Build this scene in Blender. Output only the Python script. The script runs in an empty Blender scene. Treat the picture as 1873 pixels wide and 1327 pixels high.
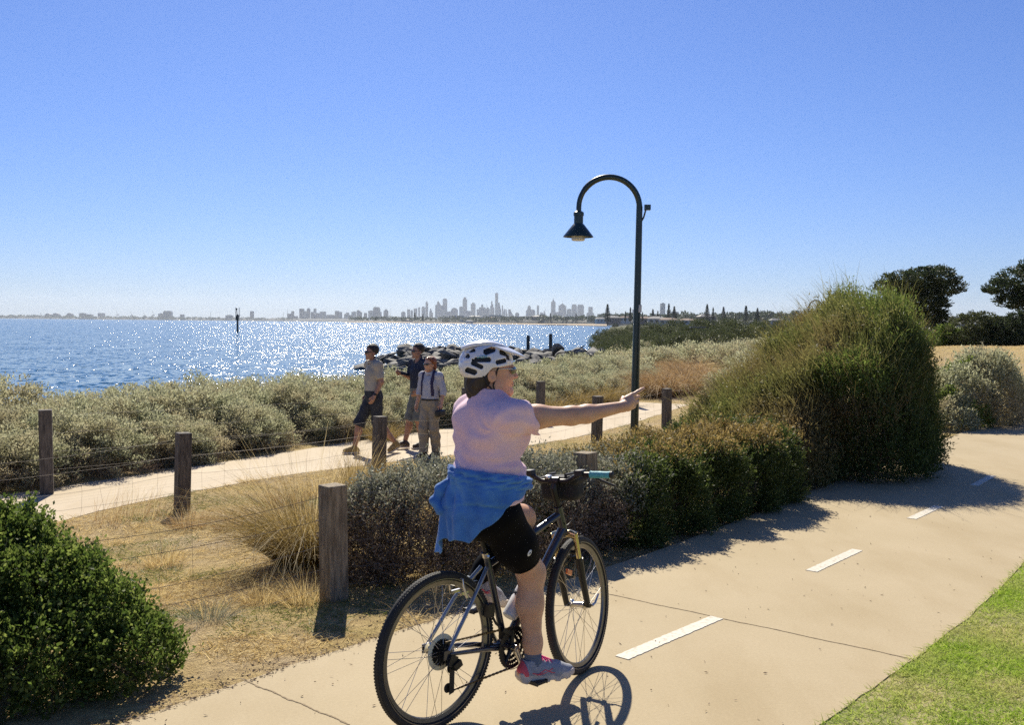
import bpy, math, random
import numpy as np
from mathutils import Vector, Matrix, Euler

random.seed(7)
RNG = np.random.default_rng(7)
SC = bpy.context.scene
COL = SC.collection
R = math.radians

# ------------------------------------------------------------------ camera, sky, sun, exposure
EYE = 1.79
FPX, PW, PH = 1800.0, 1873.0, 1327.0          # focal length and size of the photograph in its pixels
PITCH = math.atan((663.5 - 591.0) / FPX)
ROLL = 0.0095
_f = Vector((0, math.cos(PITCH), -math.sin(PITCH)))
_u0 = Vector((0, math.sin(PITCH), math.cos(PITCH)))
_r0 = Vector((1, 0, 0))
_r = _r0 * math.cos(ROLL) + _u0 * math.sin(ROLL)
_u = _u0 * math.cos(ROLL) - _r0 * math.sin(ROLL)
cam_d = bpy.data.cameras.new("camera")
cam = bpy.data.objects.new("camera", cam_d)
COL.objects.link(cam)
cam.matrix_world = Matrix(((_r.x, _u.x, -_f.x, 0), (_r.y, _u.y, -_f.y, 0), (_r.z, _u.z, -_f.z, EYE), (0, 0, 0, 1)))
cam_d.sensor_width = 36
cam_d.lens = 36 * FPX / PW
cam_d.clip_start = 0.1
cam_d.clip_end = 40000
SC.camera = cam

SUN_EL, SUN_AZ = R(41.5), R(-9)                 # azimuth from +Y towards +X
world = bpy.data.worlds.new("World")
SC.world = world
world.use_nodes = True
wn = world.node_tree
wn.nodes.clear()
sky = wn.nodes.new("ShaderNodeTexSky")
sky.sky_type = 'NISHITA'
sky.sun_disc = False
sky.sun_elevation = SUN_EL
sky.sun_rotation = SUN_AZ
sky.altitude = 0
sky.air_density = 1.0
sky.dust_density = 0.25
sky.ozone_density = 4.0
bg = wn.nodes.new("ShaderNodeBackground")
bg.inputs['Strength'].default_value = 0.10
tint = wn.nodes.new("ShaderNodeMixRGB")
tint.blend_type = 'MULTIPLY'
tint.inputs[0].default_value = 1.0
tint.inputs[2].default_value = (0.30, 0.385, 0.61, 1)       # the clear deep blue of the day
wo = wn.nodes.new("ShaderNodeOutputWorld")
wn.links.new(sky.outputs[0], tint.inputs[1])
wn.links.new(tint.outputs[0], bg.inputs['Color'])
wn.links.new(bg.outputs[0], wo.inputs['Surface'])

sun_d = bpy.data.lights.new("sun", 'SUN')
sun_d.energy = 4.2
sun_d.angle = R(0.53)
sun_d.color = (1.0, 0.925, 0.77)
sun = bpy.data.objects.new("sun", sun_d)
COL.objects.link(sun)
SUN_DIR = Vector((math.cos(SUN_EL) * math.sin(SUN_AZ), math.cos(SUN_EL) * math.cos(SUN_AZ), math.sin(SUN_EL)))
sun.rotation_euler = SUN_DIR.to_track_quat('Z', 'Y').to_euler()
sun.location = SUN_DIR * 60

SC.view_settings.view_transform = 'Standard'
SC.view_settings.look = 'None'
SC.view_settings.exposure = 0.80
SC.view_settings.gamma = 1.0
SC.view_settings.use_curve_mapping = False
SC.render.engine = 'CYCLES'
SC.cycles.use_denoising = False
SC.cycles.max_bounces = 8
SC.cycles.transparent_max_bounces = 8
SC.cycles.volume_bounces = 0
SC.cycles.use_adaptive_sampling = False

# ------------------------------------------------------------------ pixel -> world
def ray(px, py):
    return _f + _r * ((px - PW / 2) / FPX) - _u * ((py - PH / 2) / FPX)
def P(px, py, Y):                              # the point at depth Y seen at a pixel of the photograph
    d = ray(px, py)
    k = Y / d.y
    return Vector((d.x * k, d.y * k, EYE + d.z * k))
def G(px, py, z=0.0):                          # the point of the level z seen at a pixel
    d = ray(px, py)
    k = (z - EYE) / d.z
    return Vector((d.x * k, d.y * k, z))

# ------------------------------------------------------------------ object helpers
def tag(o, label=None, cat=None, group=None, kind=None):
    if label: o['label'] = label
    if cat: o['category'] = cat
    if group: o['group'] = group
    if kind: o['kind'] = kind
    return o
def empty(name, loc=(0, 0, 0), rz=0.0, label=None, cat=None, group=None):
    o = bpy.data.objects.new(name, None)
    COL.objects.link(o)
    o.location = loc
    o.rotation_euler = (0, 0, rz)
    o.empty_display_size = 0.1
    return tag(o, label, cat, group)
def link_mesh(name, me, mat=None, parent=None, smooth=True):
    if mat is not None: me.materials.append(mat)
    if smooth:
        me.polygons.foreach_set('use_smooth', np.ones(len(me.polygons), dtype=bool))
    o = bpy.data.objects.new(name, me)
    COL.objects.link(o)
    if parent is not None: o.parent = parent
    return o
def np_mesh(name, V, F, mat=None, parent=None, smooth=True, off=None):
    """V (n,3) and F (m,k): one mesh object of k-gons"""
    V = np.asarray(V, dtype=np.float32)
    if off is not None: V = V - np.asarray(off, dtype=np.float32)
    F = np.asarray(F, dtype=np.int32)
    k = F.shape[1]
    me = bpy.data.meshes.new(name)
    me.vertices.add(len(V)); me.vertices.foreach_set('co', V.ravel())
    me.loops.add(F.size); me.loops.foreach_set('vertex_index', F.ravel())
    me.polygons.add(len(F))
    me.polygons.foreach_set('loop_start', np.arange(0, F.size, k, dtype=np.int32))
    me.polygons.foreach_set('loop_total', np.full(len(F), k, dtype=np.int32))
    me.update(calc_edges=True)
    me.validate()
    return link_mesh(name, me, mat, parent, smooth)
def copy_tree(o, parent=None):
    c = o.copy(); COL.objects.link(c); c.parent = parent
    for ch in o.children: copy_tree(ch, c)
    return c

class MB:
    """collects simple solids; build() links them as ONE mesh object"""
    def __init__(s): s.v = []; s.f = []
    def add(s, vs, fs):
        b = len(s.v); s.v += [tuple(v) for v in vs]; s.f += [tuple(i + b for i in f) for f in fs]; return s
    def box(s, c, d, rot=None, top=1.0):
        c = Vector(c); hx, hy, hz = d[0] / 2, d[1] / 2, d[2] / 2
        vs = []
        for z, k in ((-hz, 1.0), (hz, top)):
            for x, y in ((-hx, -hy), (hx, -hy), (hx, hy), (-hx, hy)):
                p = Vector((x * k, y * k, z))
                if rot is not None: p = rot @ p
                vs.append(c + p)
        return s.add(vs, [(3, 2, 1, 0), (4, 5, 6, 7), (0, 1, 5, 4), (1, 2, 6, 5), (2, 3, 7, 6), (3, 0, 4, 7)])
    def tube(s, pts, r, n=10, closed=False, sq=None):
        pts = [Vector(p) for p in pts]; m = len(pts)
        rs = r if isinstance(r, (list, tuple)) else [r] * m
        vs = []; nrm = None
        for i, p in enumerate(pts):
            if closed: t = pts[(i + 1) % m] - pts[i - 1]
            else: t = pts[min(i + 1, m - 1)] - pts[max(i - 1, 0)]
            t.normalize()
            if nrm is None:
                nrm = t.orthogonal().normalized()
                if sq is not None: nrm = (Vector(sq) - t * t.dot(Vector(sq))).normalized()
            else: nrm = (nrm - t * nrm.dot(t)).normalized()
            b = t.cross(nrm)
            for k in range(n):
                a = 2 * math.pi * k / n
                vs.append(p + (nrm * math.cos(a) + b * math.sin(a)) * rs[i])
        fs = []
        for i in range(m if closed else m - 1):
            for k in range(n):
                j = (i + 1) % m
                fs.append((i * n + k, i * n + (k + 1) % n, j * n + (k + 1) % n, j * n + k))
        if not closed:
            fs.append(tuple(range(n))[::-1]); fs.append(tuple(range((m - 1) * n, m * n)))
        return s.add(vs, fs)
    def lathe(s, prof, o=(0, 0, 0), axis=(0, 0, 1), n=24, cap=True):
        o = Vector(o); ax = Vector(axis).normalized(); a = ax.orthogonal().normalized(); b = ax.cross(a)
        vs = []
        for r, z in prof:
            for k in range(n):
                t = 2 * math.pi * k / n
                vs.append(o + ax * z + (a * math.cos(t) + b * math.sin(t)) * r)
        fs = []
        for i in range(len(prof) - 1):
            for k in range(n):
                fs.append((i * n + k, i * n + (k + 1) % n, (i + 1) * n + (k + 1) % n, (i + 1) * n + k))
        if cap:
            fs.append(tuple(range(n))[::-1]); fs.append(tuple(range((len(prof) - 1) * n, len(prof) * n)))
        return s.add(vs, fs)
    def ell(s, c, r, rot=None, nu=16, nv=10):
        c = Vector(c); vs = []; fs = []
        for j in range(nv + 1):
            ph = math.pi * j / nv
            for i in range(nu):
                t = 2 * math.pi * i / nu
                p = Vector((r[0] * math.sin(ph) * math.cos(t), r[1] * math.sin(ph) * math.sin(t), r[2] * math.cos(ph)))
                if rot is not None: p = rot @ p
                vs.append(c + p)
        for j in range(nv):
            for i in range(nu):
                fs.append((j * nu + i, (j + 1) * nu + i, (j + 1) * nu + (i + 1) % nu, j * nu + (i + 1) % nu))
        return s.add(vs, fs)
    def torus(s, c, axis, Rr, r, n=48, m=10, ry=None):
        c = Vector(c); ax = Vector(axis).normalized(); a = ax.orthogonal().normalized(); b = ax.cross(a)
        vs = []; fs = []; ry = ry or r
        for i in range(n):
            t = 2 * math.pi * i / n; d = a * math.cos(t) + b * math.sin(t)
            for k in range(m):
                q = 2 * math.pi * k / m
                vs.append(c + d * (Rr + r * math.cos(q)) + ax * (ry * math.sin(q)))
        for i in range(n):
            for k in range(m):
                fs.append((i * m + k, ((i + 1) % n) * m + k, ((i + 1) % n) * m + (k + 1) % m, i * m + (k + 1) % m))
        return s.add(vs, fs)
    def prism(s, poly, o, ex, ey, th):
        """polygon (u,v) in the plane o, ex, ey, with thickness th along ex x ey (centred)"""
        o = Vector(o); ex = Vector(ex).normalized(); ey = Vector(ey).normalized(); ez = ex.cross(ey)
        n = len(poly)
        vs = [o + ex * u + ey * v - ez * th / 2 for u, v in poly] + [o + ex * u + ey * v + ez * th / 2 for u, v in poly]
        fs = [tuple(range(n))[::-1], tuple(range(n, 2 * n))] + [(i, (i + 1) % n, n + (i + 1) % n, n + i) for i in range(n)]
        return s.add(vs, fs)
    def build(s, name, mat, parent=None, smooth=True, bevel=0.0, sharp=40, off=None):
        me = bpy.data.meshes.new(name)
        vs = s.v
        if off is not None: vs = [(v[0] - off[0], v[1] - off[1], v[2] - off[2]) for v in vs]
        me.from_pydata(vs, [], s.f)
        me.update()
        o = link_mesh(name, me, mat, parent, False)
        if smooth:
            me.polygons.foreach_set('use_smooth', np.ones(len(me.polygons), dtype=bool))
            try: me.set_sharp_from_angle(angle=R(sharp))
            except Exception: pass
        if bevel > 0:
            b = o.modifiers.new('bevel', 'BEVEL'); b.width = bevel; b.segments = 2; b.limit_method = 'ANGLE'
        return o

# ------------------------------------------------------------------ materials
def _new(name):
    m = bpy.data.materials.new(name); m.use_nodes = True
    nt = m.node_tree; nt.nodes.clear()
    out = nt.nodes.new('ShaderNodeOutputMaterial')
    return m, nt, out
def _noise(nt, scale, detail=4, rough=0.55, coord='Object', stretch=None):
    tc = nt.nodes.new('ShaderNodeTexCoord')
    n = nt.nodes.new('ShaderNodeTexNoise'); n.inputs['Scale'].default_value = scale
    n.inputs['Detail'].default_value = detail; n.inputs['Roughness'].default_value = rough
    if stretch:
        mp = nt.nodes.new('ShaderNodeMapping'); mp.inputs['Scale'].default_value = stretch
        nt.links.new(tc.outputs[coord], mp.inputs[0]); nt.links.new(mp.outputs[0], n.inputs['Vector'])
    else: nt.links.new(tc.outputs[coord], n.inputs['Vector'])
    return n
def _ramp(nt, stops, src):
    r = nt.nodes.new('ShaderNodeValToRGB')
    el = r.color_ramp.elements
    while len(el) < len(stops): el.new(0.5)
    for e, (p, c) in zip(el, stops): e.position = p; e.color = (c[0], c[1], c[2], 1)
    nt.links.new(src, r.inputs[0]); return r
def mat(name, c, rough=0.6, metal=0.0, var=0.18, scale=6.0, bump=0.0, bscale=None, c2=None, coat=0.0, stretch=None, spec=0.5, sheen=0.0, lo=0.35, hi=0.65):
    m, nt, out = _new(name)
    b = nt.nodes.new('ShaderNodeBsdfPrincipled')
    n = _noise(nt, scale, stretch=stretch)
    a = tuple(x * (1 - var) for x in c); z = c2 or tuple(min(1, x * (1 + var)) for x in c)
    r = _ramp(nt, [(lo, a), (hi, z)], n.outputs['Fac'])
    nt.links.new(r.outputs[0], b.inputs['Base Color'])
    b.inputs['Roughness'].default_value = rough; b.inputs['Metallic'].default_value = metal
    b.inputs['Coat Weight'].default_value = coat; b.inputs['Specular IOR Level'].default_value = spec
    b.inputs['Sheen Weight'].default_value = sheen
    if bump:
        n2 = _noise(nt, bscale or scale * 4, stretch=stretch)
        bp = nt.nodes.new('ShaderNodeBump'); bp.inputs['Strength'].default_value = 1.0
        bp.inputs['Distance'].default_value = bump
        nt.links.new(n2.outputs['Fac'], bp.inputs['Height']); nt.links.new(bp.outputs[0], b.inputs['Normal'])
    nt.links.new(b.outputs[0], out.inputs[0])
    return m
def leaf_mat(name, stops, rough=0.55, trans=0.45, patch=None, spec=0.3, pscale=1.2):
    """each leaf its own tone (random per island) mixed with patches of another tone; part of the light passes through"""
    m, nt, out = _new(name)
    g = nt.nodes.new('ShaderNodeNewGeometry')
    r = _ramp(nt, stops, g.outputs['Random Per Island'])
    colr = r.outputs[0]
    if patch:
        n = _noise(nt, pscale, 3)
        rr = _ramp(nt, [(0.42, (0, 0, 0)), (0.62, (1, 1, 1))], n.outputs['Fac'])
        mx = nt.nodes.new('ShaderNodeMixRGB'); mx.inputs[2].default_value = (*patch, 1)
        nt.links.new(rr.outputs[0], mx.inputs[0]); nt.links.new(colr, mx.inputs[1]); colr = mx.outputs[0]
    b = nt.nodes.new('ShaderNodeBsdfPrincipled'); b.inputs['Roughness'].default_value = rough
    b.inputs['Specular IOR Level'].default_value = spec
    nt.links.new(colr, b.inputs['Base Color'])
    t = nt.nodes.new('ShaderNodeBsdfTranslucent'); nt.links.new(colr, t.inputs['Color'])
    mx = nt.nodes.new('ShaderNodeMixShader'); mx.inputs[0].default_value = trans
    nt.links.new(b.outputs[0], mx.inputs[1]); nt.links.new(t.outputs[0], mx.inputs[2])
    nt.links.new(mx.outputs[0], out.inputs[0])
    return m

# ------------------------------------------------------------------ implicit surfaces for bodies and cloth
def v3(p): return np.array([p[0], p[1], p[2]], dtype=np.float32)
def s_cone(p, a, b, ra, rb):
    a = v3(a); b = v3(b); ba = b - a; pa = p - a
    t = np.clip(pa @ ba / max(1e-9, float(ba @ ba)), 0, 1)
    return np.linalg.norm(pa - t[:, None] * ba, axis=1) - (ra + (rb - ra) * t)
def s_ell(p, c, r, M=None):
    q = p - v3(c)
    if M is not None: q = q @ np.array(M, dtype=np.float32)     # columns of M = the ellipsoid's axes
    r = v3(r)
    k0 = np.linalg.norm(q / r, axis=1); k1 = np.linalg.norm(q / (r * r), axis=1)
    return k0 * (k0 - 1) / np.maximum(k1, 1e-6)
def s_box(p, c, h, M=None, rr=0.0):
    q = p - v3(c)
    if M is not None: q = q @ np.array(M, dtype=np.float32)
    q = np.abs(q) - (v3(h) - rr)
    return np.linalg.norm(np.maximum(q, 0), axis=1) + np.minimum(q.max(axis=1), 0) - rr
def s_pl(p, o, n):                              # negative on the side away from n
    n = Vector(n).normalized(); return (p - v3(o)) @ v3(n)
def smin(a, b, k):
    h = np.clip(0.5 + 0.5 * (b - a) / k, 0, 1); return b * (1 - h) + a * h - k * h * (1 - h)
def smax(a, b, k): return -smin(-a, -b, k)
def chain(p, pts, rs, k=0.02):
    d = None
    for i in range(len(pts) - 1):
        e = s_cone(p, pts[i], pts[i + 1], rs[i], rs[i + 1])
        d = e if d is None else smin(d, e, k)
    return d
def sdf_arrays(f, lo, hi, res):
    lo = np.array(lo, dtype=np.float32); hi = np.array(hi, dtype=np.float32)
    B = 12
    n = np.ceil((hi - lo) / res).astype(int)
    nb = np.maximum(1, -(-n // B)); n = nb * B
    D = np.ones(n, dtype=np.float32)
    bi = np.stack(np.meshgrid(*[np.arange(k) for k in nb], indexing='ij'), -1).reshape(-1, 3)
    cen = lo + (bi * B + (B - 1) / 2) * res
    dc = f(cen.astype(np.float32))
    half = B * res * 0.87 * 1.7
    g = np.stack(np.meshgrid(*[np.arange(B)] * 3, indexing='ij'), -1).reshape(-1, 3)
    near = np.abs(dc) < half
    for b, d in zip(bi[~near], dc[~near]):
        if d < 0: D[b[0] * B:b[0] * B + B, b[1] * B:b[1] * B + B, b[2] * B:b[2] * B + B] = -1
    blocks = bi[near]
    for s in range(0, len(blocks), 64):
        bl = blocks[s:s + 64]
        pts = lo + ((bl[:, None, :] * B + g[None]) * res)
        d = f(pts.reshape(-1, 3).astype(np.float32)).reshape(len(bl), B, B, B)
        for b, dd in zip(bl, d): D[b[0] * B:b[0] * B + B, b[1] * B:b[1] * B + B, b[2] * B:b[2] * B + B] = dd
    S = D < 0
    c = np.zeros(np.array(S.shape) - 1, dtype=np.int8)
    for dx in (0, 1):
        for dy in (0, 1):
            for dz in (0, 1):
                c += S[dx:S.shape[0] - 1 + dx, dy:S.shape[1] - 1 + dy, dz:S.shape[2] - 1 + dz]
    act = (c > 0) & (c < 8)
    ai = np.argwhere(act)
    idx = np.full(act.shape, -1, dtype=np.int32); idx[act] = np.arange(len(ai))
    acc = np.zeros((len(ai), 3)); cnt = np.zeros(len(ai))
    cs = [(x, y, z) for x in (0, 1) for y in (0, 1) for z in (0, 1)]
    val = {k: D[ai[:, 0] + k[0], ai[:, 1] + k[1], ai[:, 2] + k[2]] for k in cs}
    for k in cs:
        for ax in range(3):
            if k[ax]: continue
            k2 = list(k); k2[ax] = 1; k2 = tuple(k2)
            a, b = val[k], val[k2]; m = (a < 0) != (b < 0)
            t = np.where(m, a / np.where(m, a - b, 1), 0)
            pos = np.tile(np.array(k, dtype=float), (len(ai), 1)); pos[:, ax] += t
            acc[m] += pos[m]; cnt[m] += 1
    V = lo + (ai + acc / np.maximum(cnt, 1)[:, None]) * res
    F = []
    for ax in range(3):
        o1, o2 = (ax + 1) % 3, (ax + 2) % 3
        sl0 = [slice(None)] * 3; sl1 = [slice(None)] * 3
        sl0[ax] = slice(0, -1); sl1[ax] = slice(1, None)
        e = S[tuple(sl0)] != S[tuple(sl1)]
        ei = np.argwhere(e)
        ei = ei[(ei[:, o1] >= 1) & (ei[:, o2] >= 1) & (ei[:, o1] < act.shape[o1]) & (ei[:, o2] < act.shape[o2])]
        def cell(d1, d2):
            q = ei.copy(); q[:, o1] += d1; q[:, o2] += d2
            return idx[q[:, 0], q[:, 1], q[:, 2]]
        q = np.stack([cell(-1, -1), cell(0, -1), cell(0, 0), cell(-1, 0)], 1)
        neg = ~S[ei[:, 0], ei[:, 1], ei[:, 2]]
        q[neg] = q[neg][:, ::-1]
        F.append(q[(q >= 0).all(1)])
    return V, np.concatenate(F)
def sdf_obj(name, f, lo, hi, res, m, parent, off):
    V, F = sdf_arrays(f, lo, hi, res)
    return np_mesh(name, V, F, m, parent, True, off)
# ------------------------------------------------------------------ the setting: terrain, paths, water
SEA = -2.7
SHORE = np.array([(-90, -60), (-60, -25), (-40, 5), (-27, 27), (-17, 46), (-9, 62), (1, 76), (8, 92), (10, 112), (13, 165), (24, 290), (62, 650),
                  (150, 1500), (250, 2250), (520, 2700), (2600, 3100), (6000, 3400)], dtype=float)
def seg_dist(x, y, poly):
    best = np.full(x.shape, 1e18); sgn = np.ones(x.shape)
    for a, b in zip(poly[:-1], poly[1:]):
        d = b - a
        t = np.clip(((x - a[0]) * d[0] + (y - a[1]) * d[1]) / (d @ d), 0, 1)
        dx = x - a[0] - t * d[0]; dy = y - a[1] - t * d[1]
        q = dx * dx + dy * dy
        side = np.sign((y - a[1]) * d[0] - (x - a[0]) * d[1])          # + = left of the line
        m = q < best
        best = np.where(m, q, best); sgn = np.where(m, side, sgn)
    return np.sqrt(best), sgn
def sstep(a, b, x):
    t = np.clip((x - a) / (b - a), 0, 1); return t * t * (3 - 2 * t)
LEFT_EDGE = [G(-60, 1430), G(180, 1327), G(440, 1240), G(620, 1181), G(870, 1114), G(1120, 1042), G(1300, 975), G(1450, 912), G(1600, 852), G(1720, 806), G(1873, 752), G(1990, 718)]
RIGHT_EDGE = [G(1300, 1560), G(1540, 1327), G(1680, 1202), G(1873, 1030)]
_le = np.array([(p.x, p.y) for p in LEFT_EDGE])
WALK_Z = -0.36
# the walking path: near and far edge
WN = [G(-400, 1105, WALK_Z), G(-100, 1000, WALK_Z), G(100, 948, WALK_Z), G(380, 890, WALK_Z), G(560, 858, WALK_Z), G(800, 838, WALK_Z), G(960, 818, WALK_Z), G(1090, 795, WALK_Z), G(1240, 747, WALK_Z), G(1340, 712, WALK_Z)]
WF = [G(-400, 970, WALK_Z), G(-100, 922, WALK_Z), G(0, 905, WALK_Z), G(200, 882, WALK_Z), G(400, 848, WALK_Z), G(560, 822, WALK_Z), G(760, 792, WALK_Z), G(960, 768, WALK_Z), G(1160, 727, WALK_Z), G(1290, 694, WALK_Z)]
_wn = np.array([(p.x, p.y) for p in WN]); _wf = np.array([(p.x, p.y) for p in WF])
_wc = np.array([(p.x, p.y) for p in WN])
def vnoise(x, y, s, seed=0):
    """smooth value noise, vectorised"""
    x = x * s + 17.3 * seed; y = y * s - 9.1 * seed
    xi = np.floor(x); yi = np.floor(y); fx = x - xi; fy = y - yi
    fx = fx * fx * (3 - 2 * fx); fy = fy * fy * (3 - 2 * fy)
    def h(a, b):
        q = np.sin(a * 127.1 + b * 311.7) * 43758.5453; return q - np.floor(q)
    return (h(xi, yi) * (1 - fx) + h(xi + 1, yi) * fx) * (1 - fy) + (h(xi, yi + 1) * (1 - fx) + h(xi + 1, yi + 1) * fx) * fy
def height(x, y):
    x = np.asarray(x, dtype=float); y = np.asarray(y, dtype=float)
    db, sb = seg_dist(x, y, _le); d = db * sb                         # left of the bike path +
    dw, sw = seg_dist(x, y, _wn)
    land = -0.02 - 0.345 * sstep(0.8, 5.5, d)
    land = np.where(d < 0, -0.012, land)
    dwf, swf = seg_dist(x, y, _wf)
    onw = (sw > 0) & (swf < 0)
    far = sstep(0.0, 4.0, dwf) * (swf > 0)
    bumps = (vnoise(x, y, 0.9, 1) - 0.5) * 0.14 + (vnoise(x, y, 3.1, 2) - 0.5) * 0.05
    keep = sstep(0.15, 1.2, db) * np.where(d > 0, 1, 0.0) * sstep(0.1, 0.8, np.minimum(dw, dwf)) * np.where(onw, 0, 1)
    land = land + bumps * keep + 0.10 * far
    # lawn knoll beyond the bend of the bike path
    kn = np.exp(-(((x - 26) / 17.0) ** 2 + ((y - 52) / 13.0) ** 2))
    land = land + 1.15 * kn
    r = np.hypot(x, y)
    land = land + 0.9 * sstep(60, 140, r) * sstep(10, 40, x) * 0.6
    ds, ss = seg_dist(x, y, SHORE); sd = -ds * ss                      # + inland
    ramp = np.where(sd < 0, SEA + np.maximum(-1.5, sd * 0.06), SEA + 2.4 * sstep(0, 24, sd) + np.maximum(0, sd - 20) * 0.09)
    dune = 0.35 * np.exp(-(((x - 8.5) / 3.2) ** 2 + ((y - 84) / 12.0) ** 2))
    return np.minimum(land, ramp) + dune
def hz(x, y): return float(height(np.array([x]), np.array([y]))[0])

def ground_material():
    m, nt, out = _new('dune_soil')
    b = nt.nodes.new('ShaderNodeBsdfPrincipled'); b.inputs['Roughness'].default_value = 0.95; b.inputs['Specular IOR Level'].default_value = 0.15
    n1 = _noise(nt, 0.9, 6, 0.65); n2 = _noise(nt, 14, 5, 0.7); n3 = _noise(nt, 90, 3, 0.6)
    r1 = _ramp(nt, [(0.36, (0.58, 0.46, 0.29)), (0.5, (0.60, 0.46, 0.23)), (0.64, (0.50, 0.40, 0.17))], n1.outputs['Fac'])
    r2 = _ramp(nt, [(0.3, (0.55, 0.50, 0.45)), (0.7, (1.1, 1.08, 1.0))], n2.outputs['Fac'])
    mx = nt.nodes.new('ShaderNodeMixRGB'); mx.blend_type = 'MULTIPLY'; mx.inputs[0].default_value = 1
    nt.links.new(r1.outputs[0], mx.inputs[1]); nt.links.new(r2.outputs[0], mx.inputs[2])
    tcd = nt.nodes.new('ShaderNodeTexCoord'); ln = nt.nodes.new('ShaderNodeVectorMath'); ln.operation = 'LENGTH'
    nt.links.new(tcd.outputs['Object'], ln.inputs[0])
    mr = nt.nodes.new('ShaderNodeMapRange'); mr.inputs['From Min'].default_value = 95; mr.inputs['From Max'].default_value = 150
    nt.links.new(ln.outputs['Value'], mr.inputs['Value'])
    n5 = _noise(nt, 0.12, 5, 0.6); r5 = _ramp(nt, [(0.35, (0.05, 0.06, 0.025)), (0.65, (0.16, 0.15, 0.08))], n5.outputs['Fac'])
    m5 = nt.nodes.new('ShaderNodeMixRGB'); nt.links.new(mr.outputs[0], m5.inputs[0]); nt.links.new(mx.outputs[0], m5.inputs[1]); nt.links.new(r5.outputs[0], m5.inputs[2])
    nt.links.new(m5.outputs[0], b.inputs['Base Color'])
    ad = nt.nodes.new('ShaderNodeMath'); ad.operation = 'ADD'
    nt.links.new(n2.outputs['Fac'], ad.inputs[0]); nt.links.new(n3.outputs['Fac'], ad.inputs[1])
    bp = nt.nodes.new('ShaderNodeBump'); bp.inputs['Distance'].default_value = 0.03
    nt.links.new(ad.outputs[0], bp.inputs['Height']); nt.links.new(bp.outputs[0], b.inputs['Normal'])
    nt.links.new(b.outputs[0], out.inputs[0]); return m
M_SOIL = ground_material()
def build_ground():
    az = np.concatenate([np.linspace(-180, -50, 40, endpoint=False), np.linspace(-50, 50, 380), np.linspace(50, 180, 41)[1:]])
    az = np.radians(az)
    rr = np.concatenate([np.linspace(0.5, 30, 190), np.geomspace(30.3, 4200, 130)])
    A, Rr = np.meshgrid(az, rr, indexing='ij')
    X = np.sin(A) * Rr; Y = np.cos(A) * Rr
    Z = height(X.ravel(), Y.ravel()).reshape(X.shape)
    V = np.stack([X, Y, Z], -1).reshape(-1, 3)
    na, nr = X.shape
    i, j = np.meshgrid(np.arange(na), np.arange(nr - 1), indexing='ij')
    i2 = (i + 1) % na
    F = np.stack([i * nr + j, i * nr + j + 1, i2 * nr + j + 1, i2 * nr + j], -1).reshape(-1, 4)
    # close the hole at the camera's feet
    c = len(V)
    V = np.concatenate([V, [[0, 0, hz(0, 0.01)]]])
    k = np.arange(na)
    F = np.concatenate([F, np.stack([k * nr, ((k + 1) % na) * nr, np.full(na, c), np.full(na, c)], -1)])
    F3 = F
    o = np_mesh('ground', V, F3[:len(F3) - na], M_SOIL)
    me = o.data
    return tag(o, 'sandy dune soil under the grass and shrubs between the paths and the shore', kind='structure')
build_ground()

def concrete(name, c, c2, joint=None):
    m, nt, out = _new(name)
    b = nt.nodes.new('ShaderNodeBsdfPrincipled'); b.inputs['Roughness'].default_value = 0.8; b.inputs['Specular IOR Level'].default_value = 0.25
    n1 = _noise(nt, 0.8, 6, 0.6); n2 = _noise(nt, 60, 4, 0.7); n3 = _noise(nt, 170, 3, 0.7)
    r1 = _ramp(nt, [(0.3, c), (0.7, c2)], n1.outputs['Fac'])
    r2 = _ramp(nt, [(0.25, (0.88, 0.87, 0.85)), (0.75, (1.06, 1.06, 1.05))], n2.outputs['Fac'])
    r3 = _ramp(nt, [(0.28, (0.60, 0.56, 0.50)), (0.40, (1, 1, 1)), (0.64, (1, 1, 1)), (0.74, (1.22, 1.22, 1.18))], n3.outputs['Fac'])
    mx = nt.nodes.new('ShaderNodeMixRGB'); mx.blend_type = 'MULTIPLY'; mx.inputs[0].default_value = 1
    mx2 = nt.nodes.new('ShaderNodeMixRGB'); mx2.blend_type = 'MULTIPLY'; mx2.inputs[0].default_value = 1
    nt.links.new(r1.outputs[0], mx.inputs[1]); nt.links.new(r2.outputs[0], mx.inputs[2])
    nt.links.new(mx.outputs[0], mx2.inputs[1]); nt.links.new(r3.outputs[0], mx2.inputs[2])
    # long faint stains
    n4 = _noise(nt, 2.2, 5, 0.6, stretch=(1, 0.35, 1))
    r4 = _ramp(nt, [(0.34, (0.92, 0.90, 0.86)), (0.55, (1, 1, 1))], n4.outputs['Fac'])
    mx3 = nt.nodes.new('ShaderNodeMixRGB'); mx3.blend_type = 'MULTIPLY'; mx3.inputs[0].default_value = 1
    nt.links.new(mx2.outputs[0], mx3.inputs[1]); nt.links.new(r4.outputs[0], mx3.inputs[2])
    nt.links.new(mx3.outputs[0], b.inputs['Base Color'])
    bp = nt.nodes.new('ShaderNodeBump'); bp.inputs['Distance'].default_value = 0.0012
    nt.links.new(n3.outputs['Fac'], bp.inputs['Height']); nt.links.new(bp.outputs[0], b.inputs['Normal'])
    nt.links.new(b.outputs[0], out.inputs[0]); return m
M_BIKEPATH = concrete('buff_concrete', (0.425, 0.34, 0.205), (0.475, 0.385, 0.245))
M_WALK = concrete('pale_concrete', (0.50, 0.41, 0.29), (0.58, 0.48, 0.35))
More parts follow.
